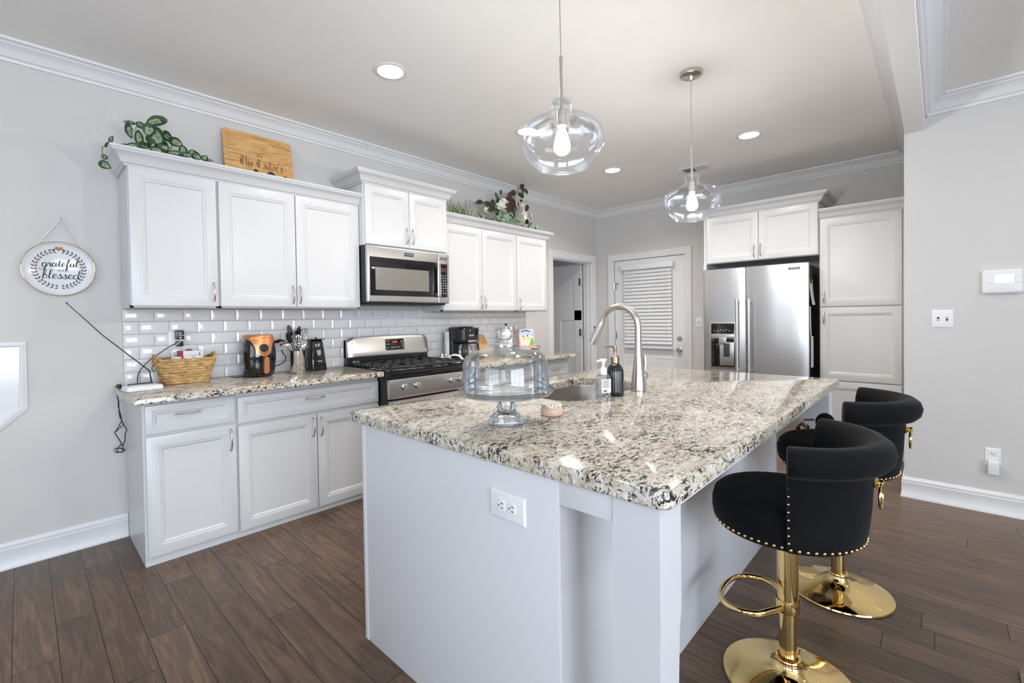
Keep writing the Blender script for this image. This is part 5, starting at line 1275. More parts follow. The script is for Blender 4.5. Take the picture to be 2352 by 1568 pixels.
# cord hanging off the counter end
hc = thing('hanging_cord', 'tangled black power cord hanging beside the base cabinet with an inline switch', 'cord', (-0.10, -0.10, 0.45))
mb = MB(); mb.tube([(-0.036, -0.262, T_ + 0.012), (-0.055, -0.20, 0.925), (-0.030, -0.115, 0.932), (-0.030, -0.10, 0.927)], 0.0028, 7, smooth=4)
mb.tube([(-0.043, -0.1, 0.904), (-0.041, -0.1, 0.877), (-0.044, -0.1, 0.861), (-0.04, -0.1, 0.831), (-0.041, -0.1, 0.805), (-0.036, -0.1, 0.775), (-0.029, -0.1, 0.735), (-0.028, -0.1, 0.719), (-0.019, -0.1, 0.691), (-0.006, -0.1, 0.659), (-0.014, -0.1, 0.635), (-0.015, -0.1, 0.602), (-0.024, -0.1, 0.571), (-0.029, -0.1, 0.533)], 0.0026, 7, smooth=4)
mb.tube([(-0.029, -0.096, 0.907), (-0.039, -0.096, 0.882), (-0.045, -0.096, 0.864), (-0.039, -0.096, 0.837), (-0.038, -0.096, 0.811), (-0.038, -0.096, 0.778), (-0.035, -0.096, 0.742), (-0.028, -0.096, 0.717), (-0.031, -0.096, 0.706), (-0.049, -0.096, 0.67), (-0.061, -0.096, 0.651), (-0.042, -0.096, 0.669), (-0.02, -0.096, 0.689)], 0.0026, 7, smooth=4)
mb.tube([(-0.059, -0.092, 0.648), (-0.052, -0.092, 0.631), (-0.04, -0.092, 0.606), (-0.031, -0.092, 0.581), (-0.025, -0.092, 0.571), (-0.036, -0.092, 0.572), (-0.047, -0.092, 0.558)], 0.0026, 7, smooth=4)
mb.tube([(-0.066, -0.088, 0.549), (-0.058, -0.088, 0.557), (-0.041, -0.088, 0.555), (-0.021, -0.088, 0.547), (-0.016, -0.088, 0.538), (-0.026, -0.088, 0.53), (-0.041, -0.088, 0.531), (-0.052, -0.088, 0.543), (-0.048, -0.088, 0.555), (-0.028, -0.088, 0.552), (-0.017, -0.088, 0.535), (-0.044, -0.088, 0.531), (-0.064, -0.088, 0.539)], 0.0026, 7, smooth=4)
mb.build('cable', 'cord', hc)
q0, q1 = Vector((-0.03, -0.1, 0.927)), Vector((-0.04, -0.1, 0.907))
mb = MB(); mb.tube([q0, q0.lerp(q1, 0.12), q0.lerp(q1, 0.88), q1], [0.008, 0.0145, 0.0145, 0.009], 8); mb.build('inline_switch', 'cord', hc)

# ------------------------------------------------------------------ on the right counter
T2 = ZT2 + 0.0005
for i, (x_, m_n, lab) in enumerate(((2.262, 'salt', 'salt shaker with a chrome cap right of the range'), (2.310, 'pepper', 'pepper shaker with a chrome cap next to the salt'))):
    r_ = thing('salt_shaker' if i == 0 else 'pepper_shaker', 'small glass ' + lab, 'shaker', (x_, -0.22, ZT2))
    mb = MB(); mb.lathe([(0, 0), (0.019, 0), (0.0205, 0.003), (0.0185, 0.05), (0.0165, 0.062), (0, 0.062)], (x_, -0.22, T2), 20, cap0=False, cap1=False); mb.build('jar', m_n, r_)
    mb = MB(); mb.lathe([(0, 0.0625), (0.0175, 0.0625), (0.0185, 0.068), (0.0165, 0.080), (0.010, 0.087), (0, 0.088)], (x_, -0.22, T2), 20, cap0=False, cap1=False); mb.build('cap', 'chrome', r_)
sr = thing('spoon_rest', 'white spoon rest with a curled handle beside the shakers', 'spoon rest', (2.42, -0.30, ZT2))
mb = MB(); mb.tube([(2.33, -0.24, T2 + 0.055), (2.37, -0.26, T2 + 0.066), (2.41, -0.29, T2 + 0.058), (2.43, -0.31, T2 + 0.03), (2.432, -0.325, T2 + 0.012)], [0.006, 0.010, 0.012, 0.013, 0.012], 10, smooth=4); mb.build('handle', 'enamel', sr)
mb = MB(); mb.lathe([(0, 0), (0.035, 0), (0.048, 0.010), (0.050, 0.016), (0.046, 0.012), (0.034, 0.005), (0, 0.004)], (2.335, -0.33, T2), 28, cap0=False, cap1=False); mb.tube([(2.333, -0.235, T2 + 0.056), (2.334, -0.27, T2 + 0.03), (2.335, -0.29, T2 + 0.012)], 0.006, 8); mb.build('bowl', 'enamel', sr)

cx0, cx1, cy0, cy1 = 2.432, 2.655, -0.335, -0.085
cm = thing('coffee_maker', 'black drip coffee maker with a glass carafe', 'coffee maker', ((cx0 + cx1) / 2, -0.2, ZT2))
def rb(x0, x1, y0, y1, z0, z1, r=0.03, k=0.004):
    m_ = MB(); m_.rings([[(x, y, z) for x, y in inset(rrect(x0, x1, y0, y1, r, 6), None, kk)] for z, kk in ((z0, k), (z0 + k, 0), (z1 - k, 0), (z1, k))]); return m_
rb(cx0, cx1, cy0, cy1, T2, T2 + 0.035).build('base', 'black', cm, sharp=40)
rb(cx0, cx1, -0.165, cy1, T2 + 0.035, T2 + 0.20, 0.02).build('water_tank', 'black', cm, sharp=40)
rb(cx0, cx1, cy0 + 0.008, cy1, T2 + 0.20, T2 + 0.308, 0.045).build('brew_head', 'black', cm, sharp=40)
mb = MB(); mb.rings([[(x, y, z) for x, y in inset(rrect(cx0, cx1, cy0 + 0.008, cy1, 0.045, 6), None, kk)] for z, kk in ((T2 + 0.3085, 0.002), (T2 + 0.318, 0.004), (T2 + 0.328, 0.02), (T2 + 0.331, 0.05))]); mb.build('lid', 'blackgloss', cm, sharp=40)
mb = MB(); mb.lathe([(0, 0), (0.055, 0), (0.058, 0.012), (0.054, 0.018), (0, 0.02)], (cx1 - 0.045, cy0 + 0.055, T2 + 0.309), 32, cap0=False, cap1=False); mb.build('filter_trim', 'chrome', cm)
mb = MB(); mb.lathe([(0, 0), (0.035, 0), (0.052, 0.05), (0.056, 0.10), (0, 0.10)], (cx1 - 0.045, cy0 + 0.055, T2 + 0.207), 32, cap0=False, cap1=False); mb.build('filter_basket', 'blackgloss', cm)
text('KRUPS', 0.021, (cx0 + 0.108, cy0 + 0.0072, T2 + 0.243), (1, 0, 0), (0, 0, 1), 'white', cm)
mb = MB(); mb.box(cx0 + 0.085, cx0 + 0.092, cy0 + 0.0045, cy0 + 0.0075, T2 + 0.288, T2 + 0.296); mb.build('indicator', 'white', cm, sharp=0)
ccx, ccy = (cx0 + cx1) / 2 - 0.01, -0.245
mb = MB(); mb.lathe([(0.0, 0.001), (0.055, 0.001), (0.064, 0.012), (0.068, 0.05), (0.066, 0.09), (0.056, 0.118), (0.053, 0.124)], (ccx, ccy, T2 + 0.0355), 40, cap0=False, cap1=False); cf = mb.build('carafe', 'domeglass', cm, sharp=50)
mb = MB(); mb.lathe([(0.0, 0.1245), (0.055, 0.1245), (0.057, 0.130), (0.05, 0.142), (0, 0.145)], (ccx, ccy, T2 + 0.0355), 40, cap0=False, cap1=False)
mb.tube([(ccx + 0.045, ccy - 0.03, T2 + 0.170), (ccx + 0.085, ccy - 0.065, T2 + 0.166), (ccx + 0.098, ccy - 0.075, T2 + 0.13), (ccx + 0.094, ccy - 0.072, T2 + 0.07), (ccx + 0.088, ccy - 0.066, T2 + 0.055)], 0.009, 10, smooth=4); mb.build('carafe_handle', 'black', cf)
mb = MB(); mb.box(cx0 - 0.040, cx0 - 0.004, -0.135, -0.10, T2, T2 + 0.285, 0.006)
tag(mb.build('plastic_sleeve', 'enamel', sharp=30), 'white narrow box standing against the left side of the coffee maker', 'box')
mb = MB(); R = []
Mc_ = Matrix.Translation((2.905, -0.115, T2)) @ Matrix.Rotation(math.radians(-11), 4, 'X')
out_ = [(0.058, 0.0), (0.064, 0.10), (0.058, 0.17), (0.040, 0.215), (0.028, 0.232), (0.018, 0.240), (-0.018, 0.240), (-0.028, 0.232), (-0.040, 0.215), (-0.058, 0.17), (-0.064, 0.10), (-0.058, 0.0)]
mb.rings([[(x * k_, y, 0.002 + z * (1 if k_ == 1 else 0.99)) for x, z in out_] for y, k_ in ((0.0, 0.97), (-0.003, 1), (-0.015, 1), (-0.018, 0.97))], M_=Mc_)
tag(mb.build('cutting_board', 'cutboard', sharp=40), 'small wooden cutting board leaning on the tile right of the coffee maker', 'cutting board')
tx, ty = 3.195, -0.165
ph_ = thing('paper_towel_holder', 'upright holder with a black finial inside the paper towel roll', 'paper towel holder', (tx, ty, ZT2))
mb = MB(); mb.lathe([(0, 0), (0.075, 0), (0.077, 0.004), (0.073, 0.012), (0, 0.013)], (tx, ty, T2), 40, cap0=False, cap1=False); mb.build('base', 'chrome', ph_)
mb = MB(); mb.tube([(tx, ty, T2 + 0.013), (tx, ty, T2 + 0.325)], 0.006, 10); mb.lathe([(0, 0.325), (0.010, 0.327), (0.016, 0.333), (0.014, 0.342), (0, 0.346)], (tx, ty, T2), 16, cap0=False, cap1=False); mb.build('rod', 'black', ph_)
mb = MB(); mb.lathe([(0.020, 0.0145), (0.066, 0.0145), (0.067, 0.018), (0.067, 0.305), (0.066, 0.309), (0.020, 0.309), (0.020, 0.0145)], (tx, ty, T2), 48, cap0=False, cap1=False)
tag(mb.build('paper_towel_roll', 'paper', sharp=40), 'white paper towel roll standing on the right counter', 'paper towels')
wo = thing('electrical_outlet', 'white outlet plate on the tile right of the paper towels', 'outlet', (3.47, -0.013, 1.06))
plate(FT, 3.47, 1.115, 0.072, 0.115).build('cover_plate', 'white', wo, sharp=30)
fa = thing('air_freshener', 'white plug-in air freshener in the outlet by the paper towels', 'air freshener', (3.485, -0.04, 1.10))
mb = MB(); mb.ball((3.497, -0.046, 1.160), 0.05, 18, 12, (0.62, 0.46, 1.0)); mb.build('cover', 'enamel', fa)
mb = MB(); mb.ball((3.455, -0.044, 1.125), 0.026, 16, 10, (1, 0.8, 1)); mb.build('scent_bottle', 'wax', fa)

Mk_ = Matrix.Translation((3.45, -0.245, T2)) @ Matrix.Rotation(math.radians(-33), 4, 'Z')
es = thing('book_stand', 'black scrolled wire stand holding the cookbook', 'book stand', (3.45, -0.245, ZT2))
mb = MB()
def W_(l): return [Mk_ @ Vector(p) for p in l]
for s_ in (-1, 1):
    mb.tube(W_([(s_ * 0.035, 0.07, 0.003), (s_ * 0.035, 0.02, 0.05), (s_ * 0.035, 0.0, 0.066), (s_ * 0.035, 0.045, 0.24)]), 0.003, 8, smooth=3)
    sc = [(s_ * (0.10 + 0.0), -0.022, 0.058)] + [(s_ * (0.118 + 0.022 * (1 - t / 9) * math.cos(-1.2 + t * 0.75)), -0.024, 0.080 + 0.022 * (1 - t / 9) * math.sin(-1.2 + t * 0.75)) for t in range(8)]
    mb.tube(W_([(0, -0.012, 0.058), (s_ * 0.05, -0.018, 0.060)] + sc), 0.0028, 8, smooth=3)
    sc = [(s_ * (0.115 + 0.025 * (1 - t / 9) * math.cos(1.3 - t * 0.7)), -0.02, 0.022 + 0.025 * (1 - t / 9) * math.sin(1.3 - t * 0.7)) for t in range(8)]
    mb.tube(W_([(s_ * 0.03, -0.014, 0.055), (s_ * 0.08, -0.018, 0.052)] + sc), 0.0028, 8, smooth=3)
    mb.tube(W_([(s_ * 0.035, 0.0, 0.066), (s_ * 0.05, -0.02, 0.03), (s_ * 0.07, -0.03, 0.003)]), 0.003, 8, smooth=3)
mb.tube(W_([(-0.06, -0.012, 0.058), (0.06, -0.012, 0.058)]), 0.0028, 8)
mb.tube(W_([(0.0, -0.022, 0.058), (0.0, -0.026, 0.075), (0.0, -0.024, 0.088)]), 0.0028, 8)
mb.build('wire_frame', 'black', es)
Mbk = Mk_ @ Matrix.Translation((0, -0.004, 0.0625)) @ Matrix.Rotation(math.radians(-14), 4, 'X')
bk_ = thing('cookbook', 'pink illustrated spiral cookbook open on the scrolled stand', 'book', (3.45, -0.245, ZT2 + 0.06))
mb = MB(); mb.box(-0.088, 0.092, -0.0095, 0.0095, 0.001, 0.228, 0.001, M_=Mbk); mb.build('pages', 'paper', bk_, sharp=30)
mb = MB(); mb.box(-0.092, 0.092, -0.0112, -0.0098, 0.0, 0.23, M_=Mbk); mb.box(-0.092, 0.092, 0.0098, 0.0112, 0.0, 0.23, M_=Mbk); mb.box(-0.0935, -0.0922, -0.0112, 0.0112, 0.0, 0.23, M_=Mbk); cv = mb.build('cover', 'coverpink', bk_, sharp=30)
def art(name, m, boxes):
    m_ = MB()
    for x0, x1, z0, z1 in boxes: m_.box(x0, x1, -0.0118, -0.0113, z0, z1, M_=Mbk)
    m_.build(name, m, cv, sharp=0)
art('cover_art', 'coverblue', [(-0.076, 0.080, 0.150, 0.218)])
art('cover_art', 'covercream', [(-0.076, 0.080, 0.030, 0.150)])
mb = MB()
mb.prism([(0.020, 0.032), (0.078, 0.032), (0.078, 0.09), (0.062, 0.118), (0.048, 0.112), (0.040, 0.08), (0.028, 0.06)], 0.0114, 0.0121, M_=Mbk @ Matrix.Rotation(PI / 2, 4, 'X')); mb.build('cover_art', 'covergreen', cv, sharp=0)
mb = MB()
for i in range(13):
    t = -1 + 2 * i / 12; mb.box(-0.005 + t * 0.045 - 0.0042, -0.005 + t * 0.045 + 0.0042, -0.0125, -0.0119, 0.196 - 0.014 * t * t, 0.208 - 0.014 * t * t, M_=Mbk)
for (a_, b_, w_, h_) in ((-0.055, 0.135, 0.03, 0.008), (-0.035, 0.118, 0.022, 0.006), (-0.05, 0.10, 0.026, 0.005), (0.0, 0.14, 0.018, 0.010), (0.008, 0.122, 0.010, 0.012), (0.02, 0.105, 0.014, 0.006), (0.045, 0.143, 0.028, 0.005)): mb.box(a_, a_ + w_, -0.0125, -0.0119, b_, b_ + h_, M_=Mbk)
mb.build('cover_print', 'ink', cv, sharp=0)
mb = MB(); mb.box(-0.0942, -0.0936, -0.006, 0.006, 0.05, 0.17, M_=Mbk); mb.build('spine_print', 'brown', cv, sharp=0)
mb = MB(); mb.lathe([(0, 0), (0.040, 0), (0.045, 0.004), (0.046, 0.06), (0.043, 0.064), (0, 0.065)], (3.34, -0.33, T2), 32, cap0=False, cap1=False)
bj = thing('canister', 'blue canister with a green knob in front of the cookbook stand', 'canister', (3.34, -0.33, ZT2)); mb.build('pot', 'blue', bj)
mb = MB(); mb.lathe([(0, 0.0655), (0.044, 0.0655), (0.040, 0.076), (0.012, 0.080), (0.010, 0.086), (0.014, 0.092), (0, 0.098)], (3.34, -0.33, T2), 28, cap0=False, cap1=False); mb.build('lid', 'coverblue', bj)

# ------------------------------------------------------------------ on the walls at the left
SC = Vector((-0.266, 0, 1.592)); SR = 0.148
sg = thing('round_sign', 'round white enamel wall plate lettered with a leaf wreath, hung by a chain', 'wall sign', (SC.x, -0.02, SC.z - SR))
Mp = Matrix.Translation((SC.x, -0.002, SC.z)) @ Matrix.Rotation(PI / 2, 4, 'X')
mb = MB(); mb.lathe([(0, 0), (SR * 0.86, 0), (SR * 0.95, 0.012), (SR, 0.022), (SR, 0.024), (SR * 0.985, 0.024), (SR * 0.93, 0.014), (SR * 0.85, 0.006), (0, 0.005)], n=72, cap0=False, cap1=False, M_=Mp); mb.build('plate', 'enamel', sg, sharp=40)
mb = MB(); mb.torus(Mp @ Vector((0, 0, 0.023)), SR, 0.0022, (0, 1, 0), 72, 8); mb.build('rim', 'gold', sg)
YS = -0.0074
def sp_(x, z, o=0.0): return Vector((SC.x + x, YS - o, SC.z + z))
GL = {'g': ([[(.9, .95), (.5, 1.02), (.12, .7), (.12, .25), (.45, 0), (.85, .35), (.95, 1), (.85, 0), (.65, -.75), (.2, -.95), (-.5, -.8), (-.3, -.45), (.4, -.35), (1.1, .1)]], 1.1),
      'r': ([[(0, .1), (.3, 1.05), (.36, .85), (.68, .85), (.62, .3), (.78, 0), (1.0, .15)]], .95),
      'a': ([[(.85, .85), (.45, 1), (.1, .6), (.15, .1), (.5, 0), (.85, .5), (.9, .95), (.82, .3), (.95, 0), (1.15, .15)]], 1.12),
      't': ([[(0, .1), (.35, 1.0), (.45, 1.7), (.36, .5), (.5, 0), (.85, .15)], [(.1, 1.1), (.45, 1.15), (.8, 1.25)]], .82),
      'e': ([[(0, .2), (.45, .45), (.75, .8), (.5, 1.02), (.15, .7), (.15, .25), (.5, 0), (.95, .2)]], .9),
      'f': ([[(0, .15), (.45, 1.0), (.8, 1.8), (.6, 2.05), (.4, 1.5), (.3, 0), (.2, -.9), (.45, -.95), (.5, -.1), (.85, .2)]], .85),
      'u': ([[(0, .2), (.2, 1), (.15, .3), (.4, 0), (.75, .4), (.85, 1), (.8, .2), (.95, 0), (1.15, .2)]], 1.12),
      'l': ([[(0, .2), (.4, .9), (.68, 1.75), (.5, 2.05), (.32, 1.6), (.25, .3), (.45, 0), (.8, .2)]], .78),
      'b': ([[(0, .2), (.4, .9), (.64, 1.8), (.44, 2.05), (.28, 1.6), (.2, .2), (.5, 0), (.85, .4), (.7, .9), (.45, .75), (.95, .8)]], .95),
      's': ([[(0, .15), (.45, 1.05), (.5, .7), (.72, .25), (.4, -.02), (.1, .12), (.6, .03), (.95, .2)]], .88),
      'd': ([[(.85, .8), (.45, 1), (.1, .6), (.15, .1), (.5, 0), (.85, .5), (1.02, 1.5), (1.08, 2.05), (.88, .6), (.98, 0), (1.3, .25)]], 1.12)}
def script(word, xh, cx_, zb, slope):
    adv = sum(GL[c][1] for c in word); m_ = MB(); x = -adv / 2
    for c in word:
        for st_ in GL[c][0]:
            pts = [sp_(cx_ + (x + u + 0.12 * v) * xh, zb + v * xh + slope * (x + u) * xh, 0.0004) for u, v in st_]
            P = catmull(pts, 5); rr = []
            for i in range(len(P)):
                d = P[min(i + 1, len(P) - 1)] - P[max(i - 1, 0)]
                rr.append((0.0026 if d.z < 0 else 0.0011) * (0.7 if abs(d.z) < abs(d.x) * 0.5 else 1))
            rr = [sum(rr[max(0, i - 2):i + 3]) / len(rr[max(0, i - 2):i + 3]) for i in range(len(rr))]
            m_.tube(P, rr, 6)
        x += GL[c][1]
    m_.build('script_lettering', 'ink', sg)
script('grateful', 0.0195, 0.004, 0.014, 0.02)
script('blessed', 0.0235, 0.004, -0.053, 0.0)
text('AND', 0.016, sp_(0.014, -0.008, 0.0002), (1, 0, 0), (0, 0, 1), 'ink', sg, spacing=1.35)
mb = MB()
def wleaf(c, ang, ln, wd):
    ca, sa = math.cos(ang), math.sin(ang)
    ring = []
    for i in range(14):
        t = 2 * PI * i / 14; u, v = ln / 2 * math.cos(t), wd / 2 * math.sin(t) * (1 - 0.35 * math.cos(t))
        ring.append((c[0] + u * ca - v * sa, c[1] + u * sa + v * ca))
    mb.rings([[sp_(x, z, o) for x, z in ring] for o in (0, 0.0008)])
for s_ in (-1, 1):
    N_ = 17
    for i in range(N_):
        th = math.radians(100 + i * (162 / (N_ - 1)))  # from the top round to the bottom
        wx, wz = 0.100 * math.cos(th), 0.101 * math.sin(th)
        tang = math.atan2(-0.100 * math.sin(th) * -1, -0.101 * math.cos(th) * -1)
        tx_, tz_ = 0.100 * math.sin(th), -0.101 * math.cos(th); ta = math.atan2(tz_, tx_)
        for side in (-1, 1):
            an = ta + side * 0.75; off = 0.0075 * side
            nx, nz = math.cos(ta + PI / 2) * off, math.sin(ta + PI / 2) * off
            an_ = an if s_ < 0 else PI - an
            wleaf((((wx + nx) * (1 if s_ < 0 else -1)), wz + nz), an_, 0.015, 0.0062)
    pts = [sp_(-s_ * -1 * 0.100 * math.cos(math.radians(a_)), 0.101 * math.sin(math.radians(a_)), 0.0003) for a_ in range(100, 264, 8)]
    mb.tube(pts, 0.0007, 5)
    wleaf((s_ * 0.022, 0.104), 0.0, 0.017, 0.006)
mb.build('leaf_wreath', 'brown', sg, sharp=0)
mb = MB(); hp_ = []
for i in range(28):
    t = 2 * PI * i / 28; hp_.append((0.0165 * math.sin(t) ** 3, 0.0009 * (13 * math.cos(t) - 5 * math.cos(2 * t) - 2 * math.cos(3 * t) - math.cos(4 * t))))
mb.rings([[sp_(x, 0.113 + z, o) for x, z in hp_] for o in (0, 0.001)]); mb.build('heart', 'heart', sg, sharp=0)
mb = MB(); apex = Vector((SC.x + 0.012, -0.022, SC.z + 0.278))
for s_ in (-1, 1):
    e_ = Vector((SC.x + s_ * 0.082, -0.016, SC.z + 0.128)); n_ = 20; d_ = (e_ - apex).normalized(); pd = d_.cross(Vector((0, 1, 0)))
    for i in range(n_):
        c_ = apex.lerp(e_, (i + 0.5) / n_); ax_ = Vector((0, 1, 0)) if i % 2 else pd
        pts = [c_ + d_ * (0.0056 * math.cos(t)) + ax_.cross(d_).normalized() * (0.0026 * math.sin(t)) for t in [2 * PI * k_ / 10 for k_ in range(10)]]
        mb.tube(pts, 0.0009, 5, True)
mb.build('chain', 'nickel', sg)
mb = MB(); mb.tube([(apex.x, -0.001, apex.z + 0.004), (apex.x, -0.024, apex.z + 0.002), (apex.x, -0.026, apex.z + 0.008)], 0.0017, 8); mb.build('nail', 'nickel', sg)

# white moulded panel, square above and pointed below
poly = [(-0.404, 1.193), (-0.404, 0.832), (-0.615, 0.628), (-0.826, 0.832), (-0.826, 1.193)][::-1]
pf = thing('wall_panel_frame', 'white molded wall panel with an angled lower corner, at the left edge below the plate sign', 'wall panel', (-0.615, -0.01, 0.628))
mb = MB(); R = []
for k_, o in ((0.0, 0.0008), (0.0, 0.008), (0.003, 0.011), (0.010, 0.012), (0.012, 0.016), (0.026, 0.020), (0.033, 0.016), (0.036, 0.008)):
    R.append([(x, -o, z) for x, z in inset(poly, None, k_)])
mb.rings(R, True, False, False); mb.build('frame', 'trim', pf, sharp=25)
mb = MB(); mb.rings([[(x, -o, z) for x, z in inset(poly, None, 0.036)] for o in (0.001, 0.0082)]); mb.build('panel', 'enamel', pf, sharp=25)
mb = MB(); mb.lathe([(0, 0), (0.010, 0), (0.010, 0.012), (0.016, 0.018), (0.016, 0.026), (0, 0.03)], n=20, cap0=False, cap1=False, M_=Matrix.Translation((-0.555, -0.0083, 0.955)) @ Matrix.Rotation(PI / 2, 4, 'X')); mb.build('knob', 'enamel', pf)

# ------------------------------------------------------------------ on top of the cabinets
ZA = ZU1 + 0.0005
wbd = thing('wooden_board', 'maple cutting board with burnt old-style lettering leaning above the wall cabinets', 'cutting board', (0.78, -0.09, ZA))
BW, BHH = 0.455, 0.452; lean = math.atan2(0.085, BHH)
Mw = Matrix.Translation((0.776, -0.115, ZA + 0.002)) @ Matrix.Rotation(-lean, 4, 'X')
bp_ = rrect(-BW / 2, BW / 2, 0.0, BHH, 0.025, 6)
mb = MB(); R = []
for y, k_ in ((0.018, 0.003), (0.015, 0), (0.003, 0), (0.0, 0.003), (0.0, 0.026), (0.003, 0.029), (0.003, 0.034), (0.0, 0.037)):
    R.append([(x, y, z) for x, z in rrect(-BW / 2 + k_, BW / 2 - k_, k_, BHH - k_, max(0.025 - k_, 0.006), 6)])
mb.rings(R, M_=Mw); mb.build('board', 'maple', wbd, sharp=25)
NIB = (0.105, 0.105)
BLK = {'T': ([[(0, 1.65), (.35, 1.85), (.8, 1.68), (1.15, 1.85)], [(.45, 1.72), (.1, 1.3), (.1, .5), (.5, .05), (1.0, .3)], [(.66, 1.72), (.66, .4)], [(.3, 1.2), (.3, .55)]], 1.32),
       'h': ([[(.1, 1.9), (.1, .1), (.22, .0)], [(.1, .85), (.45, 1.05), (.6, .85), (.6, .2), (.45, -.25)]], .86), 'e': ([[(.12, .5), (.6, .62)], [(.62, .6), (.58, .92), (.4, 1.05), (.12, .85), (.12, .2), (.4, 0), (.68, .2)]], .84),
       'a': ([[(.15, .9), (.42, 1.05), (.6, .85), (.6, .1), (.75, 0)], [(.6, .55), (.2, .45), (.12, .15), (.3, 0), (.58, .2)]], .86), 'y': ([[(.1, 1.0), (.12, .2), (.35, 0), (.6, .18)], [(.62, 1.05), (.6, .0), (.45, -.4), (.1, -.5)]], .86),
       'l': ([[(.1, 1.9), (.12, .15), (.3, 0)]], .5), 'o': ([[(.4, 1.05), (.12, .8), (.12, .2), (.4, 0), (.65, .2), (.65, .8), (.4, 1.05)]], .86), 'r': ([[(.05, .95), (.18, .8), (.18, .1), (.3, 0)], [(.2, .82), (.42, 1.05), (.6, .9)]], .7),
       "'": ([[(.12, 1.9), (.05, 1.5)]], .32), 's': ([[(.6, .95), (.35, 1.05), (.12, .8), (.55, .4), (.55, .15), (.3, 0), (.08, .1)]], .76), ' ': ([], .7)}
mb = MB(); word = "The Taylor's"; xh = 0.029; x = -sum(BLK[c][1] for c in word) / 2
for c in word:
    for st_ in BLK[c][0]:
        for (u0, v0), (u1, v1) in zip(st_, st_[1:]):
            q = []
            for (u, v), s_ in (((u0, v0), -1), ((u1, v1), -1), ((u1, v1), 1), ((u0, v0), 1)):
                q.append(((x + u + s_ * NIB[0]) * xh + 0.012, 0.204 + (v * 1.2 + s_ * NIB[1]) * xh))
            mb.rings([[(a_, y, b_) for a_, b_ in q] for y in (-0.0002, -0.0009)], M_=Mw)
    x += BLK[c][1]
mb.build('lettering', 'burn', wbd, sharp=0)
mb = MB()
for t in range(9):
    a_ = PI * t / 8; mb.ball(tuple(Mw @ Vector((0.016 * math.cos(a_), -0.0006, 0.285 + 0.012 * math.sin(a_)))), 0.0028, 8, 6)
mb.build('burnt_ornament', 'burn', wbd, sharp=0)

def leafmesh(mb, c, tip, nrm, L_, Wd, heart=0.0, cup=0.15, droop=0.1, n=9, m=6):
    c, tip = Vector(c), Vector(tip).normalized(); nrm = Vector(nrm); nrm = (nrm - tip * nrm.dot(tip)).normalized(); sd = tip.cross(nrm)
    base = len(mb.v); vs = []; uv = []
    for i in range(n + 1):
        t = i / n
        w_ = math.sin(PI * min(1, t ** 0.72 * 0.98 + 0.01)) ** 0.75 if heart else math.sin(PI * (0.02 + 0.96 * t)) ** 0.85
        for j in range(-m // 2, m // 2 + 1):
            s_ = j / (m / 2)
            back = -heart * 0.22 * L_ * abs(s_) * max(0, 1 - t * 3)
            vs.append(c + tip * ((t - 0.5) * L_ + back) + sd * (s_ * w_ * Wd / 2) + nrm * (cup * Wd * (abs(s_) ** 1.5) * w_ - droop * L_ * (2 * t - 1) ** 2))
            uv.append(min(1, max(abs(s_), abs(2 * t - 1) ** 1.5) ** 1.2))
    K = m + 1; fs = [(i * K + j, i * K + j + 1, (i + 1) * K + j + 1, (i + 1) * K + j) for i in range(n) for j in range(m)]
    mb.add(vs, fs)
    for k_, u in enumerate(uv): mb.uv[base + k_] = (u, 0.5)
IVY = [(0.03, -0.2, 2.433, 0.024, 0.01, 175), (0.08, -0.2, 2.435, 0.02, 0.016, 150), (0.148, -0.22, 2.465, 0.046, 0.028, 200), (0.114, -0.26, 2.392, 0.035, 0.029, 250), (0.151, -0.28, 2.356, 0.048, 0.039, 300), (0.031, -0.22, 2.377, 0.022, 0.038, 280), (0.07, -0.24, 2.351, 0.022, 0.037, 100), (0.129, -0.24, 2.348, 0.03, 0.028, 250), (0.211, -0.22, 2.392, 0.02, 0.033, 310), (0.246, -0.26, 2.357, 0.033, 0.023, 335), (-0.047, -0.2, 2.318, 0.011, 0.02, 75), (-0.066, -0.22, 2.272, 0.015, 0.014, 200), (-0.055, -0.24, 2.262, 0.02, 0.015, 340), (-0.092, -0.3, 2.184, 0.013, 0.011, 150), (-0.088, -0.32, 2.132, 0.025, 0.017, 330), (0.028, -0.29, 2.273, 0.034, 0.016, 190), (0.063, -0.29, 2.281, 0.027, 0.016, 20), (0.098, -0.29, 2.273, 0.017, 0.01, 180), (0.136, -0.29, 2.282, 0.038, 0.016, 170), (0.18, -0.28, 2.300, 0.03, 0.02, 40), (0.221, -0.29, 2.283, 0.036, 0.015, 180), (0.272, -0.28, 2.319, 0.022, 0.025, 100), (0.287, -0.29, 2.288, 0.03, 0.015, 0), (0.318, -0.29, 2.312, 0.02, 0.012, 30), (0.341, -0.29, 2.294, 0.03, 0.02, 330), (0.384, -0.29, 2.295, 0.019, 0.014, 60), (0.408, -0.29, 2.283, 0.019, 0.008, 0), (0.10, -0.18, 2.30, 0.04, 0.03, 280), (0.19, -0.2, 2.33, 0.035, 0.03, 310), (0.0, -0.25, 2.27, 0.03, 0.02, 170)]
iv = thing('ivy_garland', 'trailing artificial ivy with variegated leaves on the end wall cabinet', 'artificial plant', (0.15, -0.2, ZA))
mb = MB(); random.seed(11)
VW = Vector((-0.62, -0.72, -0.25))
for (x, y, z, w_, h_, r) in IVY:
    a_ = math.radians(r); tip = Vector((0.72, -0.3, 0)) .normalized() * math.cos(a_) + Vector((0, 0, 1)) * math.sin(a_)
    L_ = 2 * math.hypot(w_ * math.cos(a_), h_ * math.sin(a_)); Wd = 2 * math.hypot(w_ * math.sin(a_), h_ * math.cos(a_))
    leafmesh(mb, (x, y, z), tip, VW + Vector((random.uniform(-.3, .3), random.uniform(-.2, .2), random.uniform(-.1, .5))), L_ * 1.08, Wd * 1.12, 1.0, 0.12, 0.06)
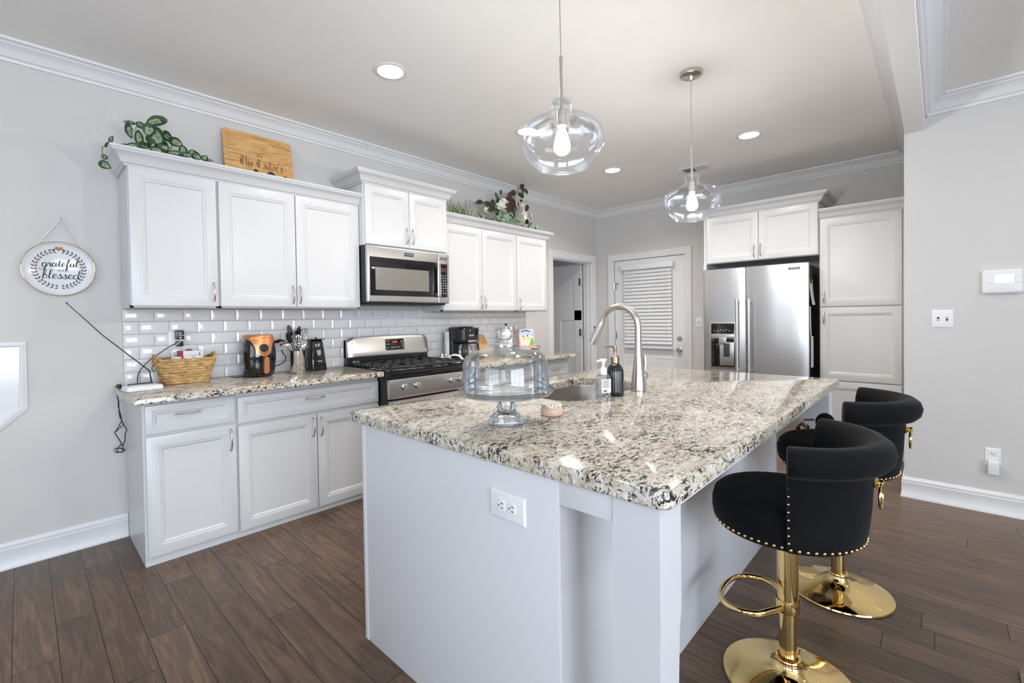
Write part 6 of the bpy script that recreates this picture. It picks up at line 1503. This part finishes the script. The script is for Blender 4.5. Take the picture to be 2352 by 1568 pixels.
mb.build('leaves', 'leaf', iv, sharp=0, recalc=False, solid=0.0008)
mb = MB(); root_ = Vector((0.12, -0.2, ZA + 0.012))
mb.tube([(-0.03, -0.22, ZA + 0.06), (0.02, -0.22, ZA + 0.10), root_, (0.25, -0.24, ZA + 0.06), (0.42, -0.27, ZA + 0.10)], 0.0035, 7, smooth=5)
mb.tube([(0.08, -0.22, ZA + 0.05), (0.09, -0.24, 2.33), (0.05, -0.21, 2.39), (0.03, -0.2, 2.43)], 0.002, 6, smooth=4); mb.tube([(0.09, -0.24, 2.33), (0.06, -0.21, 2.40), (0.08, -0.2, 2.435)], 0.0016, 6, smooth=4)
mb.tube([root_, (0.15, -0.26, 2.30), (0.14, -0.24, 2.40), (0.148, -0.22, 2.46)], 0.002, 6, smooth=4); mb.tube([root_, (0.2, -0.25, 2.28), (0.23, -0.24, 2.36)], 0.002, 6, smooth=4)
mb.tube([(-0.03, -0.22, ZA + 0.06), (-0.065, -0.23, 2.26), (-0.045, -0.2, 2.32)], 0.0016, 6, smooth=4); mb.tube([(-0.03, -0.24, ZA + 0.085), (-0.09, -0.27, 2.245), (-0.096, -0.30, 2.19), (-0.09, -0.32, 2.14)], 0.0016, 6, smooth=4)
mb.build('stem', 'stem', iv)
ds_ = thing('dark_flower_spray', 'small dark silhouetted flower spray lying in front of the maple board', 'artificial flowers', (0.76, -0.24, ZA))
mb = MB(); mb.tube([(0.58, -0.26, ZA + 0.005), (0.68, -0.27, 2.25), (0.80, -0.27, 2.262), (0.90, -0.27, 2.262)], 0.003, 6, smooth=4); mb.build('stem', 'stem', ds_)
mb = MB()
for (x, z, r) in ((0.668, 2.262, 0.016), (0.678, 2.280, 0.013), (0.700, 2.262, 0.010), (0.762, 2.262, 0.022), (0.775, 2.278, 0.018), (0.79, 2.264, 0.020), (0.81, 2.262, 0.014), (0.868, 2.272, 0.012), (0.885, 2.262, 0.012)):
    for k_ in range(5):
        a_ = 2 * PI * k_ / 5; mb.ball((x + r * 0.55 * math.cos(a_), -0.275 + 0.3 * r * math.sin(a_ * 2), z + r * 0.55 * math.sin(a_)), r * 0.62, 8, 6, (1, 0.6, 1))
mb.build('petals', 'black', ds_)

# arrangement of white magnolias and grass
ZF = ZR1 + 0.0005
fw_t = thing('magnolia_arrangement', 'artificial white magnolias with grass and dark leaves on the right wall cabinets', 'artificial plant', (2.9, -0.2, ZF))
mb = MB(); random.seed(21)
for i in range(150):
    x = random.choice((random.uniform(2.24, 2.62), random.uniform(2.24, 2.75), random.uniform(3.1, 3.5)))
    hgt = random.uniform(0.12, 0.30) * (1.0 if x < 2.8 else 0.55); sp2 = random.uniform(-0.09, 0.09)
    b0 = Vector((x, random.uniform(-0.24, -0.14), ZF + 0.002)); t0 = b0 + Vector((sp2, random.uniform(-0.06, 0.04), hgt)); md_ = b0.lerp(t0, 0.55) + Vector((-sp2 * 0.25, 0, 0.03 * random.random()))
    wv = Vector((0.0035, -0.002, 0))
    vs = [b0 - wv, b0 + wv, md_ - wv, md_ + wv, t0]
    vs += [v + Vector((0.0004, 0.0008, 0)) for v in vs]
    mb.add(vs, [(0, 1, 3, 2), (2, 3, 4), (5, 7, 8, 6), (7, 9, 8), (0, 2, 7, 5), (1, 6, 8, 3), (2, 4, 9, 7), (3, 8, 9, 4), (0, 5, 6, 1)])
mb.build('grass_blades', 'grassy', fw_t, sharp=0)
mb = MB()
for i in range(90):
    x = random.uniform(2.3, 3.62); z = random.uniform(ZF + 0.02, ZF + 0.13 + 0.05 * (x > 2.7))
    tip = Vector((random.uniform(-1, 1), random.uniform(-.4, .1), random.uniform(-.2, 1)))
    leafmesh(mb, (x, random.uniform(-0.29, -0.16), z), tip, VW + Vector((random.uniform(-.6, .6), random.uniform(-.4, .4), random.uniform(0, .9))), random.uniform(0.05, 0.10), random.uniform(0.02, 0.035), 0, 0.1, 0.1, 6, 4)
mb.build('small_leaves', 'grassy', fw_t, sharp=0, recalc=False, solid=0.0006)
DK = [(3.292, -0.2, 2.638, 20, 1.5, 0), (3.231, -0.22, 2.586, 80, 1.3, 1), (3.196, -0.23, 2.547, 200, 1.5, 1), (3.453, -0.2, 2.747, 60, 1.1, 0), (3.468, -0.2, 2.697, 270, 1.0, 0), (3.518, -0.2, 2.701, 315, 1.0, 0), (3.435, -0.2, 2.638, 340, 1.2, 0), (3.53, -0.2, 2.515, 70, 1.1, 1), (2.887, -0.22, 2.446, 170, 1.3, 0), (2.964, -0.22, 2.459, 90, 1.3, 0), (2.779, -0.22, 2.447, 10, 1.2, 0), (3.044, -0.2, 2.566, 120, .8, 0), (3.065, -0.2, 2.535, 130, .8, 0), (3.064, -0.2, 2.499, 90, 1.2, 0), (3.256, -0.23, 2.506, 260, 1.7, 1), (3.154, -0.24, 2.467, 210, 1.6, 1), (3.191, -0.24, 2.453, 250, 1.5, 1), (3.417, -0.2, 2.56, 45, 1.1, 0), (3.271, -0.23, 2.467, 280, 1.7, 1), (2.93, -0.24, 2.40, 200, 1.4, 0), (3.02, -0.24, 2.37, 300, 1.3, 0), (3.45, -0.25, 2.35, 330, 1.3, 0), (3.22, -0.26, 2.38, 250, 1.4, 0)]
for kind, mname, nm in ((0, 'darkleaf', 'dark_leaves'), (1, 'brownleaf', 'brown_leaves')):
    mb = MB()
    for (x, y, z, r, s_, k_) in DK:
        if k_ != kind: continue
        a_ = math.radians(r); tip = Vector((0.8, -0.15, 0)) * math.cos(a_) + Vector((0, 0, 1)) * math.sin(a_)
        leafmesh(mb, (x, y, z), tip, VW + Vector((random.uniform(-.4, .4), random.uniform(-.3, .3), random.uniform(-.2, .5))), 0.082 * s_, 0.042 * s_, 0, 0.2, 0.12)
    mb.build(nm, mname, fw_t, sharp=0, recalc=False, solid=0.0008)
mb = MB(); mb.tube([(2.30, -0.2, ZF + 0.008), (2.8, -0.2, ZF + 0.03), (3.2, -0.2, ZF + 0.03), (3.6, -0.24, ZF + 0.05)], 0.004, 6, smooth=4)
mb.tube([(3.2, -0.2, ZF + 0.03), (3.256, -0.2, 2.418), (3.322, -0.2, 2.596), (3.404, -0.2, 2.711), (3.47, -0.2, 2.745)], 0.0028, 6, smooth=4); mb.tube([(3.3, -0.2, ZF + 0.04), (3.366, -0.2, 2.435), (3.441, -0.2, 2.575), (3.484, -0.2, 2.652)], 0.0022, 6, smooth=4)
mb.tube([(3.1, -0.2, ZF + 0.03), (3.135, -0.2, 2.42), (3.101, -0.2, 2.536), (3.11, -0.2, 2.600)], 0.0022, 6, smooth=4); mb.ball((3.11, -0.2, 2.612), 0.018, 10, 8, (0.8, 0.8, 1.5)); mb.build('stem', 'stem', fw_t)
for (x, y, z, s_, ax_) in ((3.055, -0.25, 2.447, 1.0, (-0.5, -0.8, 0.1)), (3.131, -0.22, 2.502, 0.9, (-0.3, -0.7, 0.6)), (3.36, -0.24, 2.49, 1.25, (0.3, -0.8, 0.4)), (3.36, -0.275, 2.385, 1.2, (0.2, -0.9, -0.1)), (3.53, -0.22, 2.425, 1.05, (0.7, -0.6, 0.2)), (3.60, -0.26, 2.298, 0.75, (0.8, -0.5, 0.3)), (2.891, -0.2, 2.385, 0.6, (-0.4, -0.8, 0.3))):
    mb = MB(); A = Vector(ax_).normalized(); P0 = A.orthogonal().normalized(); P1 = A.cross(P0)
    for ring_n, tilt, ln in ((6, 0.35, 0.062), (5, 0.85, 0.050)):
        for k_ in range(ring_n):
            a_ = 2 * PI * (k_ + 0.3 * (tilt > .5)) / ring_n; rd = P0 * math.cos(a_) + P1 * math.sin(a_); tip = rd * math.cos(tilt) + A * math.sin(tilt)
            leafmesh(mb, Vector((x, y, z)) + tip * (ln * 0.5 * s_), tip, A * math.cos(tilt) - rd * math.sin(tilt), ln * s_, 0.042 * s_, 0, 0.18, -0.05, 6, 4)
    mb.build('flower', 'petal', fw_t, sharp=0, recalc=False, solid=0.0008)
mb = MB()
for (x, y, z) in ((3.091, -0.27, 2.396), (3.119, -0.27, 2.365), (3.047, -0.27, 2.414), (3.079, -0.28, 2.337), (3.038, -0.29, 2.29), (3.007, -0.28, 2.346), (3.097, -0.29, 2.314), (3.202, -0.27, 2.378), (3.522, -0.28, 2.281), (3.48, -0.28, 2.281), (2.967, -0.29, 2.309), (3.15, -0.28, 2.34), (3.13, -0.28, 2.29)):
    for k_ in range(6): mb.ball((x + random.uniform(-.018, .018), y + random.uniform(-.01, .01), z + random.uniform(-.018, .018)), random.uniform(0.007, 0.013), 8, 6)
mb.build('bud_clusters', 'mint', fw_t)

# ------------------------------------------------------------------ ceiling: lights, pendants, vent
CANS = [(1.134, -1.188), (2.392, -1.185), (3.75, -1.160), (3.767, -2.42)]
LABS = ['round recessed ceiling light nearest the wooden board, largest of the four', 'recessed ceiling light half hidden behind the near pendant', 'recessed ceiling light nearest the inner doorway', 'recessed ceiling light in front of the refrigerator']
CAN_W = 9
for i, (x, y) in enumerate(CANS):
    r_ = thing('recessed_light', LABS[i], 'ceiling light', (x, y, ZC - 0.006), 'recessed ceiling lights')
    mb = MB(); mb.lathe([(0.074, -0.0005), (0.098, -0.0005), (0.098, -0.003), (0.094, -0.006), (0.078, -0.008), (0.072, -0.004), (0.074, -0.0005)], (x, y, ZC), 48, cap0=False, cap1=False); mb.build('trim_ring', 'trim', r_)
    mb = MB(); mb.lathe([(0, -0.0045), (0.073, -0.0045), (0.073, -0.003), (0, -0.003)], (x, y, ZC), 48, cap0=False, cap1=False); mb.build('lens', 'lens', r_)
    lo = area('recessed_lamp', (x, y, ZC - 0.012), (0, 0, 0), 0.13, 0.13, CAN_W * (1.0, 1.3, 2.2, 1.9)[i], (1.0, 0.94, 0.86), 'DISK', 2.6); lo.parent = r_; lo.location = (0, 0, -0.008)
for i, (x, y) in enumerate(((1.0, -4.9), (2.9, -4.9), (1.0, -6.3), (-1.6, -4.9))):
    r_ = thing('recessed_light', 'recessed living room ceiling light outside the picture', 'ceiling light', (x, y, ZL - 0.006), 'living room ceiling lights')
    mb = MB(); mb.lathe([(0.074, -0.0005), (0.098, -0.0005), (0.098, -0.003), (0.094, -0.006), (0.078, -0.008), (0.072, -0.004), (0.074, -0.0005)], (x, y, ZL), 48, cap0=False, cap1=False); mb.build('trim_ring', 'trim', r_)
    mb = MB(); mb.lathe([(0, -0.0045), (0.073, -0.0045), (0.073, -0.003), (0, -0.003)], (x, y, ZL), 48, cap0=False, cap1=False); mb.build('lens', 'lens', r_)
    lo = area('recessed_lamp', (0, 0, 0), (0, 0, 0), 0.13, 0.13, CAN_W * 0.6, (1.0, 0.97, 0.93), 'DISK'); lo.parent = r_; lo.location = (0, 0, -0.008)
def pendant(x, y, dz, lab):
    r_ = thing('pendant_light', lab, 'pendant light', (x, y, 1.885), 'glass pendants over the island')
    mb = MB(); mb.lathe([(0, -0.0005), (0.066, -0.0005), (0.0665, -0.004), (0.064, -0.020), (0.055, -0.025), (0.016, -0.027), (0.012, -0.034), (0.007, -0.05), (0, -0.05)], (x, y, ZC), 40, cap0=False, cap1=False); mb.build('canopy', 'nickel', r_)
    mb = MB()
    for k_ in (-1, 1): mb.tube([(x + k_ * 0.0012, y, ZC - 0.045), (x + k_ * 0.0016, y + 0.002, 2.55), (x + k_ * 0.0012, y, 2.325 + dz)], 0.0016, 6, smooth=4)
    mb.build('cord', 'nickel', r_)
    mb = MB(); mb.lathe([(0, 0), (0.0062, 0), (0.0062, 0.155), (0.0075, 0.156), (0.0075, 0.172), (0.005, 0.176), (0, 0.176)], (x, y, 2.152 + dz), 16, cap0=False, cap1=False); mb.build('rod', 'nickel', r_)
    mb = MB(); mb.lathe([(0, 0.072), (0.008, 0.072), (0.012, 0.068), (0.0195, 0.064), (0.0195, 0.0), (0.017, 0.0), (0, 0.002)], (x, y, 2.048 + dz), 24, cap0=False, cap1=False); mb.tube([(x, y, 2.115 + dz), (x, y, 2.155 + dz)], 0.0075, 10); mb.build('socket', 'nickel', r_)
    prof = [(0.009, 2.150), (0.030, 2.152), (0.043, 2.149), (0.0455, 2.142), (0.043, 2.134), (0.044, 2.11), (0.047, 2.099), (0.054, 2.091), (0.080, 2.082), (0.115, 2.069), (0.145, 2.050), (0.162, 2.026), (0.1675, 2.000), (0.1675, 1.975), (0.161, 1.953), (0.145, 1.930), (0.124, 1.906), (0.108, 1.890), (0.104, 1.885)]
    mb = MB(); mb.lathe([(a_, b_ + dz) for a_, b_ in prof], (x, y, 0), 72, cap0=False, cap1=False); mb.lathe([(max(0.006, a_ - 0.0028), b_ + dz - (0.0028 if b_ > 2.03 else 0.0005)) for a_, b_ in prof], (x, y, 0), 72, cap0=False, cap1=False)
    mb.torus((x, y, 1.8855 + dz), 0.1025, 0.0022, (0, 0, 1), 64, 8); mb.build('shade', 'glass', r_, sharp=60)
    mb = MB(); mb.lathe([(0, 1.935), (0.012, 1.936), (0.025, 1.942), (0.032, 1.955), (0.033, 1.97), (0.028, 1.995), (0.021, 2.02), (0.015, 2.036), (0.0135, 2.0475), (0, 2.0475)], (x, y, dz), 32, cap0=False, cap1=False); mb.build('bulb', 'bulb', r_)
    return r_
pendant(1.098, -2.46, 0.0, 'clear glass pendant light hanging over the cake stand')
pendant(2.44, -2.46, -0.012, 'clear glass pendant light hanging over the far end of the island')
cv_ = thing('ceiling_vent', 'white louvered air vent in the ceiling by the far pendant', 'vent', (4.33, -1.77, ZC - 0.01))
mb = MB(); mb.rings([[(x, y, z) for x, y in rrect(4.227 + k_, 4.436 - k_, -1.913 + k_, -1.628 - k_, 0.003, 2)] for z, k_ in ((ZC - 0.0005, 0), (ZC - 0.006, 0.002), (ZC - 0.008, 0.012), (ZC - 0.008, 0.03), (ZC - 0.002, 0.031))], True, False, False); mb.box(4.258, 4.405, -1.775, -1.766, ZC - 0.008, ZC - 0.002); mb.build('frame', 'trim', cv_, sharp=30)
mb = MB(); mb.box(4.255, 4.408, -1.885, -1.656, ZC - 0.0018, ZC - 0.0008); mb.build('duct_opening', 'dark', cv_, sharp=0)
mb = MB()
for i in range(22):
    y_ = -1.878 + i * 0.0103
    mb.box(4.257, 4.406, -0.0008, 0.0008, -0.0035, 0.0035, M_=Matrix.Translation((0, y_, ZC - 0.0055)) @ Matrix.Rotation(0.7 if i < 11 else -0.7, 4, 'X'))
mb.build('louvers', 'trim', cv_, sharp=0)

# ------------------------------------------------------------------ bar stools
def stool(cx, cy, lab):
    r_ = thing('bar_stool', lab, 'bar stool', (cx, cy, 0), 'black velvet bar stools at the island')
    mb = MB(); mb.lathe([(0, 0.0005), (0.203, 0.0005), (0.206, 0.004), (0.204, 0.009), (0.185, 0.016), (0.14, 0.026), (0.095, 0.036), (0.065, 0.046), (0.048, 0.058), (0.041, 0.072), (0.040, 0.078), (0.0, 0.078)], (cx, cy, 0), 72, cap0=False, cap1=False); mb.build('base', 'gold', r_, sharp=30)
    mb = MB(); mb.lathe([(0, 0.0785), (0.0275, 0.0785), (0.0275, 0.275), (0, 0.275)], (cx, cy, 0), 40, cap0=False, cap1=False); mb.torus((cx, cy, 0.083), 0.034, 0.006, (0, 0, 1), 32, 8); mb.build('column', 'gold', r_)
    mb = MB(); mb.lathe([(0, 0.2755), (0.032, 0.2755), (0.0325, 0.52), (0.05, 0.535), (0, 0.535)], (cx, cy, 0), 40, cap0=False, cap1=False); mb.build('sleeve', 'gold', r_)
    mb = MB(); mb.lathe([(0.0328, 0.250), (0.0365, 0.250), (0.037, 0.253), (0.037, 0.287), (0.0365, 0.290), (0.0328, 0.290), (0.0328, 0.250)], (cx, cy, 0), 40, cap0=False, cap1=False); mb.build('collar', 'gold', r_)
    mb = MB()
    loop = [(0.034, 0.012, 0.268), (0.07, 0.035, 0.266), (0.115, 0.07, 0.262), (0.132, 0.12, 0.26), (0.115, 0.17, 0.258), (0.065, 0.20, 0.257), (0.0, 0.208, 0.257), (-0.065, 0.20, 0.257), (-0.115, 0.17, 0.258), (-0.132, 0.12, 0.26), (-0.115, 0.07, 0.262), (-0.07, 0.035, 0.266), (-0.034, 0.012, 0.268)]
    mb.tube([(cx + a_, cy + b_, c_) for a_, b_, c_ in loop], 0.0095, 12, smooth=5); mb.build('footrest', 'gold', r_)
    mb = MB()
    mb.lathe([(0, 0.540), (0.195, 0.540), (0.212, 0.546), (0.221, 0.560), (0.226, 0.59), (0.2255, 0.62), (0.218, 0.648), (0.20, 0.665), (0.165, 0.676), (0.10, 0.681), (0.0, 0.683)], (cx, cy + 0.012, 0), 72, cap0=False, cap1=False); mb.build('seat', 'velvet', r_, sharp=60)
    # wrapped back with a rolled top
    sec = [(0.193, 0.660), (0.194, 0.70), (0.198, 0.74), (0.206, 0.78), (0.214, 0.815), (0.222, 0.848), (0.234, 0.873), (0.254, 0.886), (0.278, 0.884), (0.297, 0.868), (0.305, 0.842), (0.299, 0.815), (0.282, 0.797), (0.260, 0.790), (0.249, 0.784), (0.246, 0.74), (0.242, 0.66), (0.235, 0.59), (0.228, 0.558), (0.219, 0.546), (0.207, 0.560)]
    A0, A1 = math.radians(196), math.radians(344); R = []; NS = 60
    btn = [(math.radians(b_), z_) for b_, z_ in ((215, 0.76), (243, 0.76), (270, 0.76), (297, 0.76), (325, 0.76), (229, 0.70), (256, 0.70), (284, 0.70), (311, 0.70))]
    def secring(an, shrink=0.0):
        ring = []
        ctr = (0.245, 0.72)
        for i_, (rr, zz) in enumerate(sec):
            r2 = rr
            if i_ < 6:
                dmp = sum(math.exp(-(((an - ba) * 0.21) ** 2 + (zz - bz) ** 2) / 0.00035) for ba, bz in btn)
                r2 = rr + 0.014 * min(1, dmp) - 0.006
            if shrink:
                r2 = r2 + (ctr[0] - r2) * shrink * 0.35; z2 = zz + (ctr[1] - zz) * shrink * 0.05
            else: z2 = zz
            ring.append((cx + r2 * math.cos(an), cy + 0.012 + r2 * math.sin(an), z2))
        return ring
    R.append(secring(A0 - 0.03, 1.0)); R.append(secring(A0 - 0.022, 0.4))
    for k_ in range(NS + 1): R.append(secring(A0 + (A1 - A0) * k_ / NS))
    R.append(secring(A1 + 0.022, 0.4)); R.append(secring(A1 + 0.03, 1.0))
    mb = MB(); mb.rings(R); mb.build('backrest', 'velvet', r_, sharp=70)
    mb = MB()
    for k_ in range(64):
        a_ = 2 * PI * k_ / 64; rr = 0.2195 if not (A0 < (a_ % (2 * PI)) < A1) else 0.2295
        mb.ball((cx + rr * math.cos(a_), cy + 0.012 + rr * math.sin(a_), 0.561), 0.0056, 10, 6)
    for an in (A0 - 0.012, A1 + 0.012):
        for k_ in range(9): mb.ball((cx + (0.243 if k_ else 0.24) * math.cos(an) , cy + 0.012 + 0.243 * math.sin(an), 0.585 + k_ * 0.024), 0.0042, 8, 6)
    mb.build('nailhead_trim', 'gold', r_)
    rg_ = MB(); yb = cy + 0.012 - 0.2455
    rg_.lathe([(0, 0), (0.019, 0), (0.020, 0.004), (0.013, 0.009), (0.008, 0.014), (0.008, 0.02), (0.011, 0.024), (0, 0.028)], n=24, cap0=False, cap1=False, M_=Matrix.Translation((cx, yb, 0.755)) @ Matrix.Rotation(PI / 2, 4, 'X')); ro = rg_.build('rosette', 'gold', r_)
    rg_ = MB(); rg_.torus((cx, yb - 0.018, 0.755 - 0.040), 0.038, 0.0042, (0.0, 1, 0.0), 40, 10); rg_.build('ring_pull', 'gold', ro)
    return r_
s1 = stool(1.397, -3.180, 'black velvet bar stool with gold base nearest the camera')
s2 = dup(s1, (2.158, -3.222, 0), 'second black velvet bar stool with gold base, nearer the pantry cabinet')
for ch in s2.children:
    if ch.name.split('.')[0] in ('seat', 'backrest', 'nailhead_trim', 'rosette', 'sleeve'): ch.location.z += 0.030
bg2 = thing('pouch', 'small black pouch with a pink wrist loop on the farther bar stool', 'bag', (2.20, -3.15, 0.714))
mb = MB(); mb.ball((2.225, -3.165, 0.758), 0.055, 18, 12, (1.0, 0.7, 0.8)); mb.build('pouch_body', 'velvet', bg2)
mb = MB(); mb.torus((2.255, -3.095, 0.755), 0.022, 0.0025, (0.3, 0.2, 1), 28, 8); mb.build('wrist_loop', 'pink', bg2)
mb = MB()
for k_ in range(9):
    t = -0.9 + 1.8 * k_ / 8
    for s_ in (-1, 1):
        mb.tube([(2.16 + t * 0.03, -3.085 + s_ * 0.016, 0.7145), (2.16 + t * 0.034, -3.085 + s_ * 0.020, 0.735), (2.16 + t * 0.02, -3.085 + s_ * 0.004, 0.752 - 0.006 * t * t)], 0.0032, 6, smooth=4)
mb.tube([(2.135, -3.085, 0.750), (2.16, -3.085, 0.754), (2.185, -3.085, 0.750)], 0.0045, 8); hcl = mb.build('hair_clip', 'hair'); tag(hcl, 'brown tortoiseshell hair clip on the farther bar stool seat', 'hair clip')

mb = MB(); mb.box(0.25, 1.992, -6.0, -3.765, 0.0005, 0.012, 0.004)
tag(mb.build('area_rug', 'rubber', sharp=30), 'gray-brown area rug, only its corner showing at the lower right', 'rug')
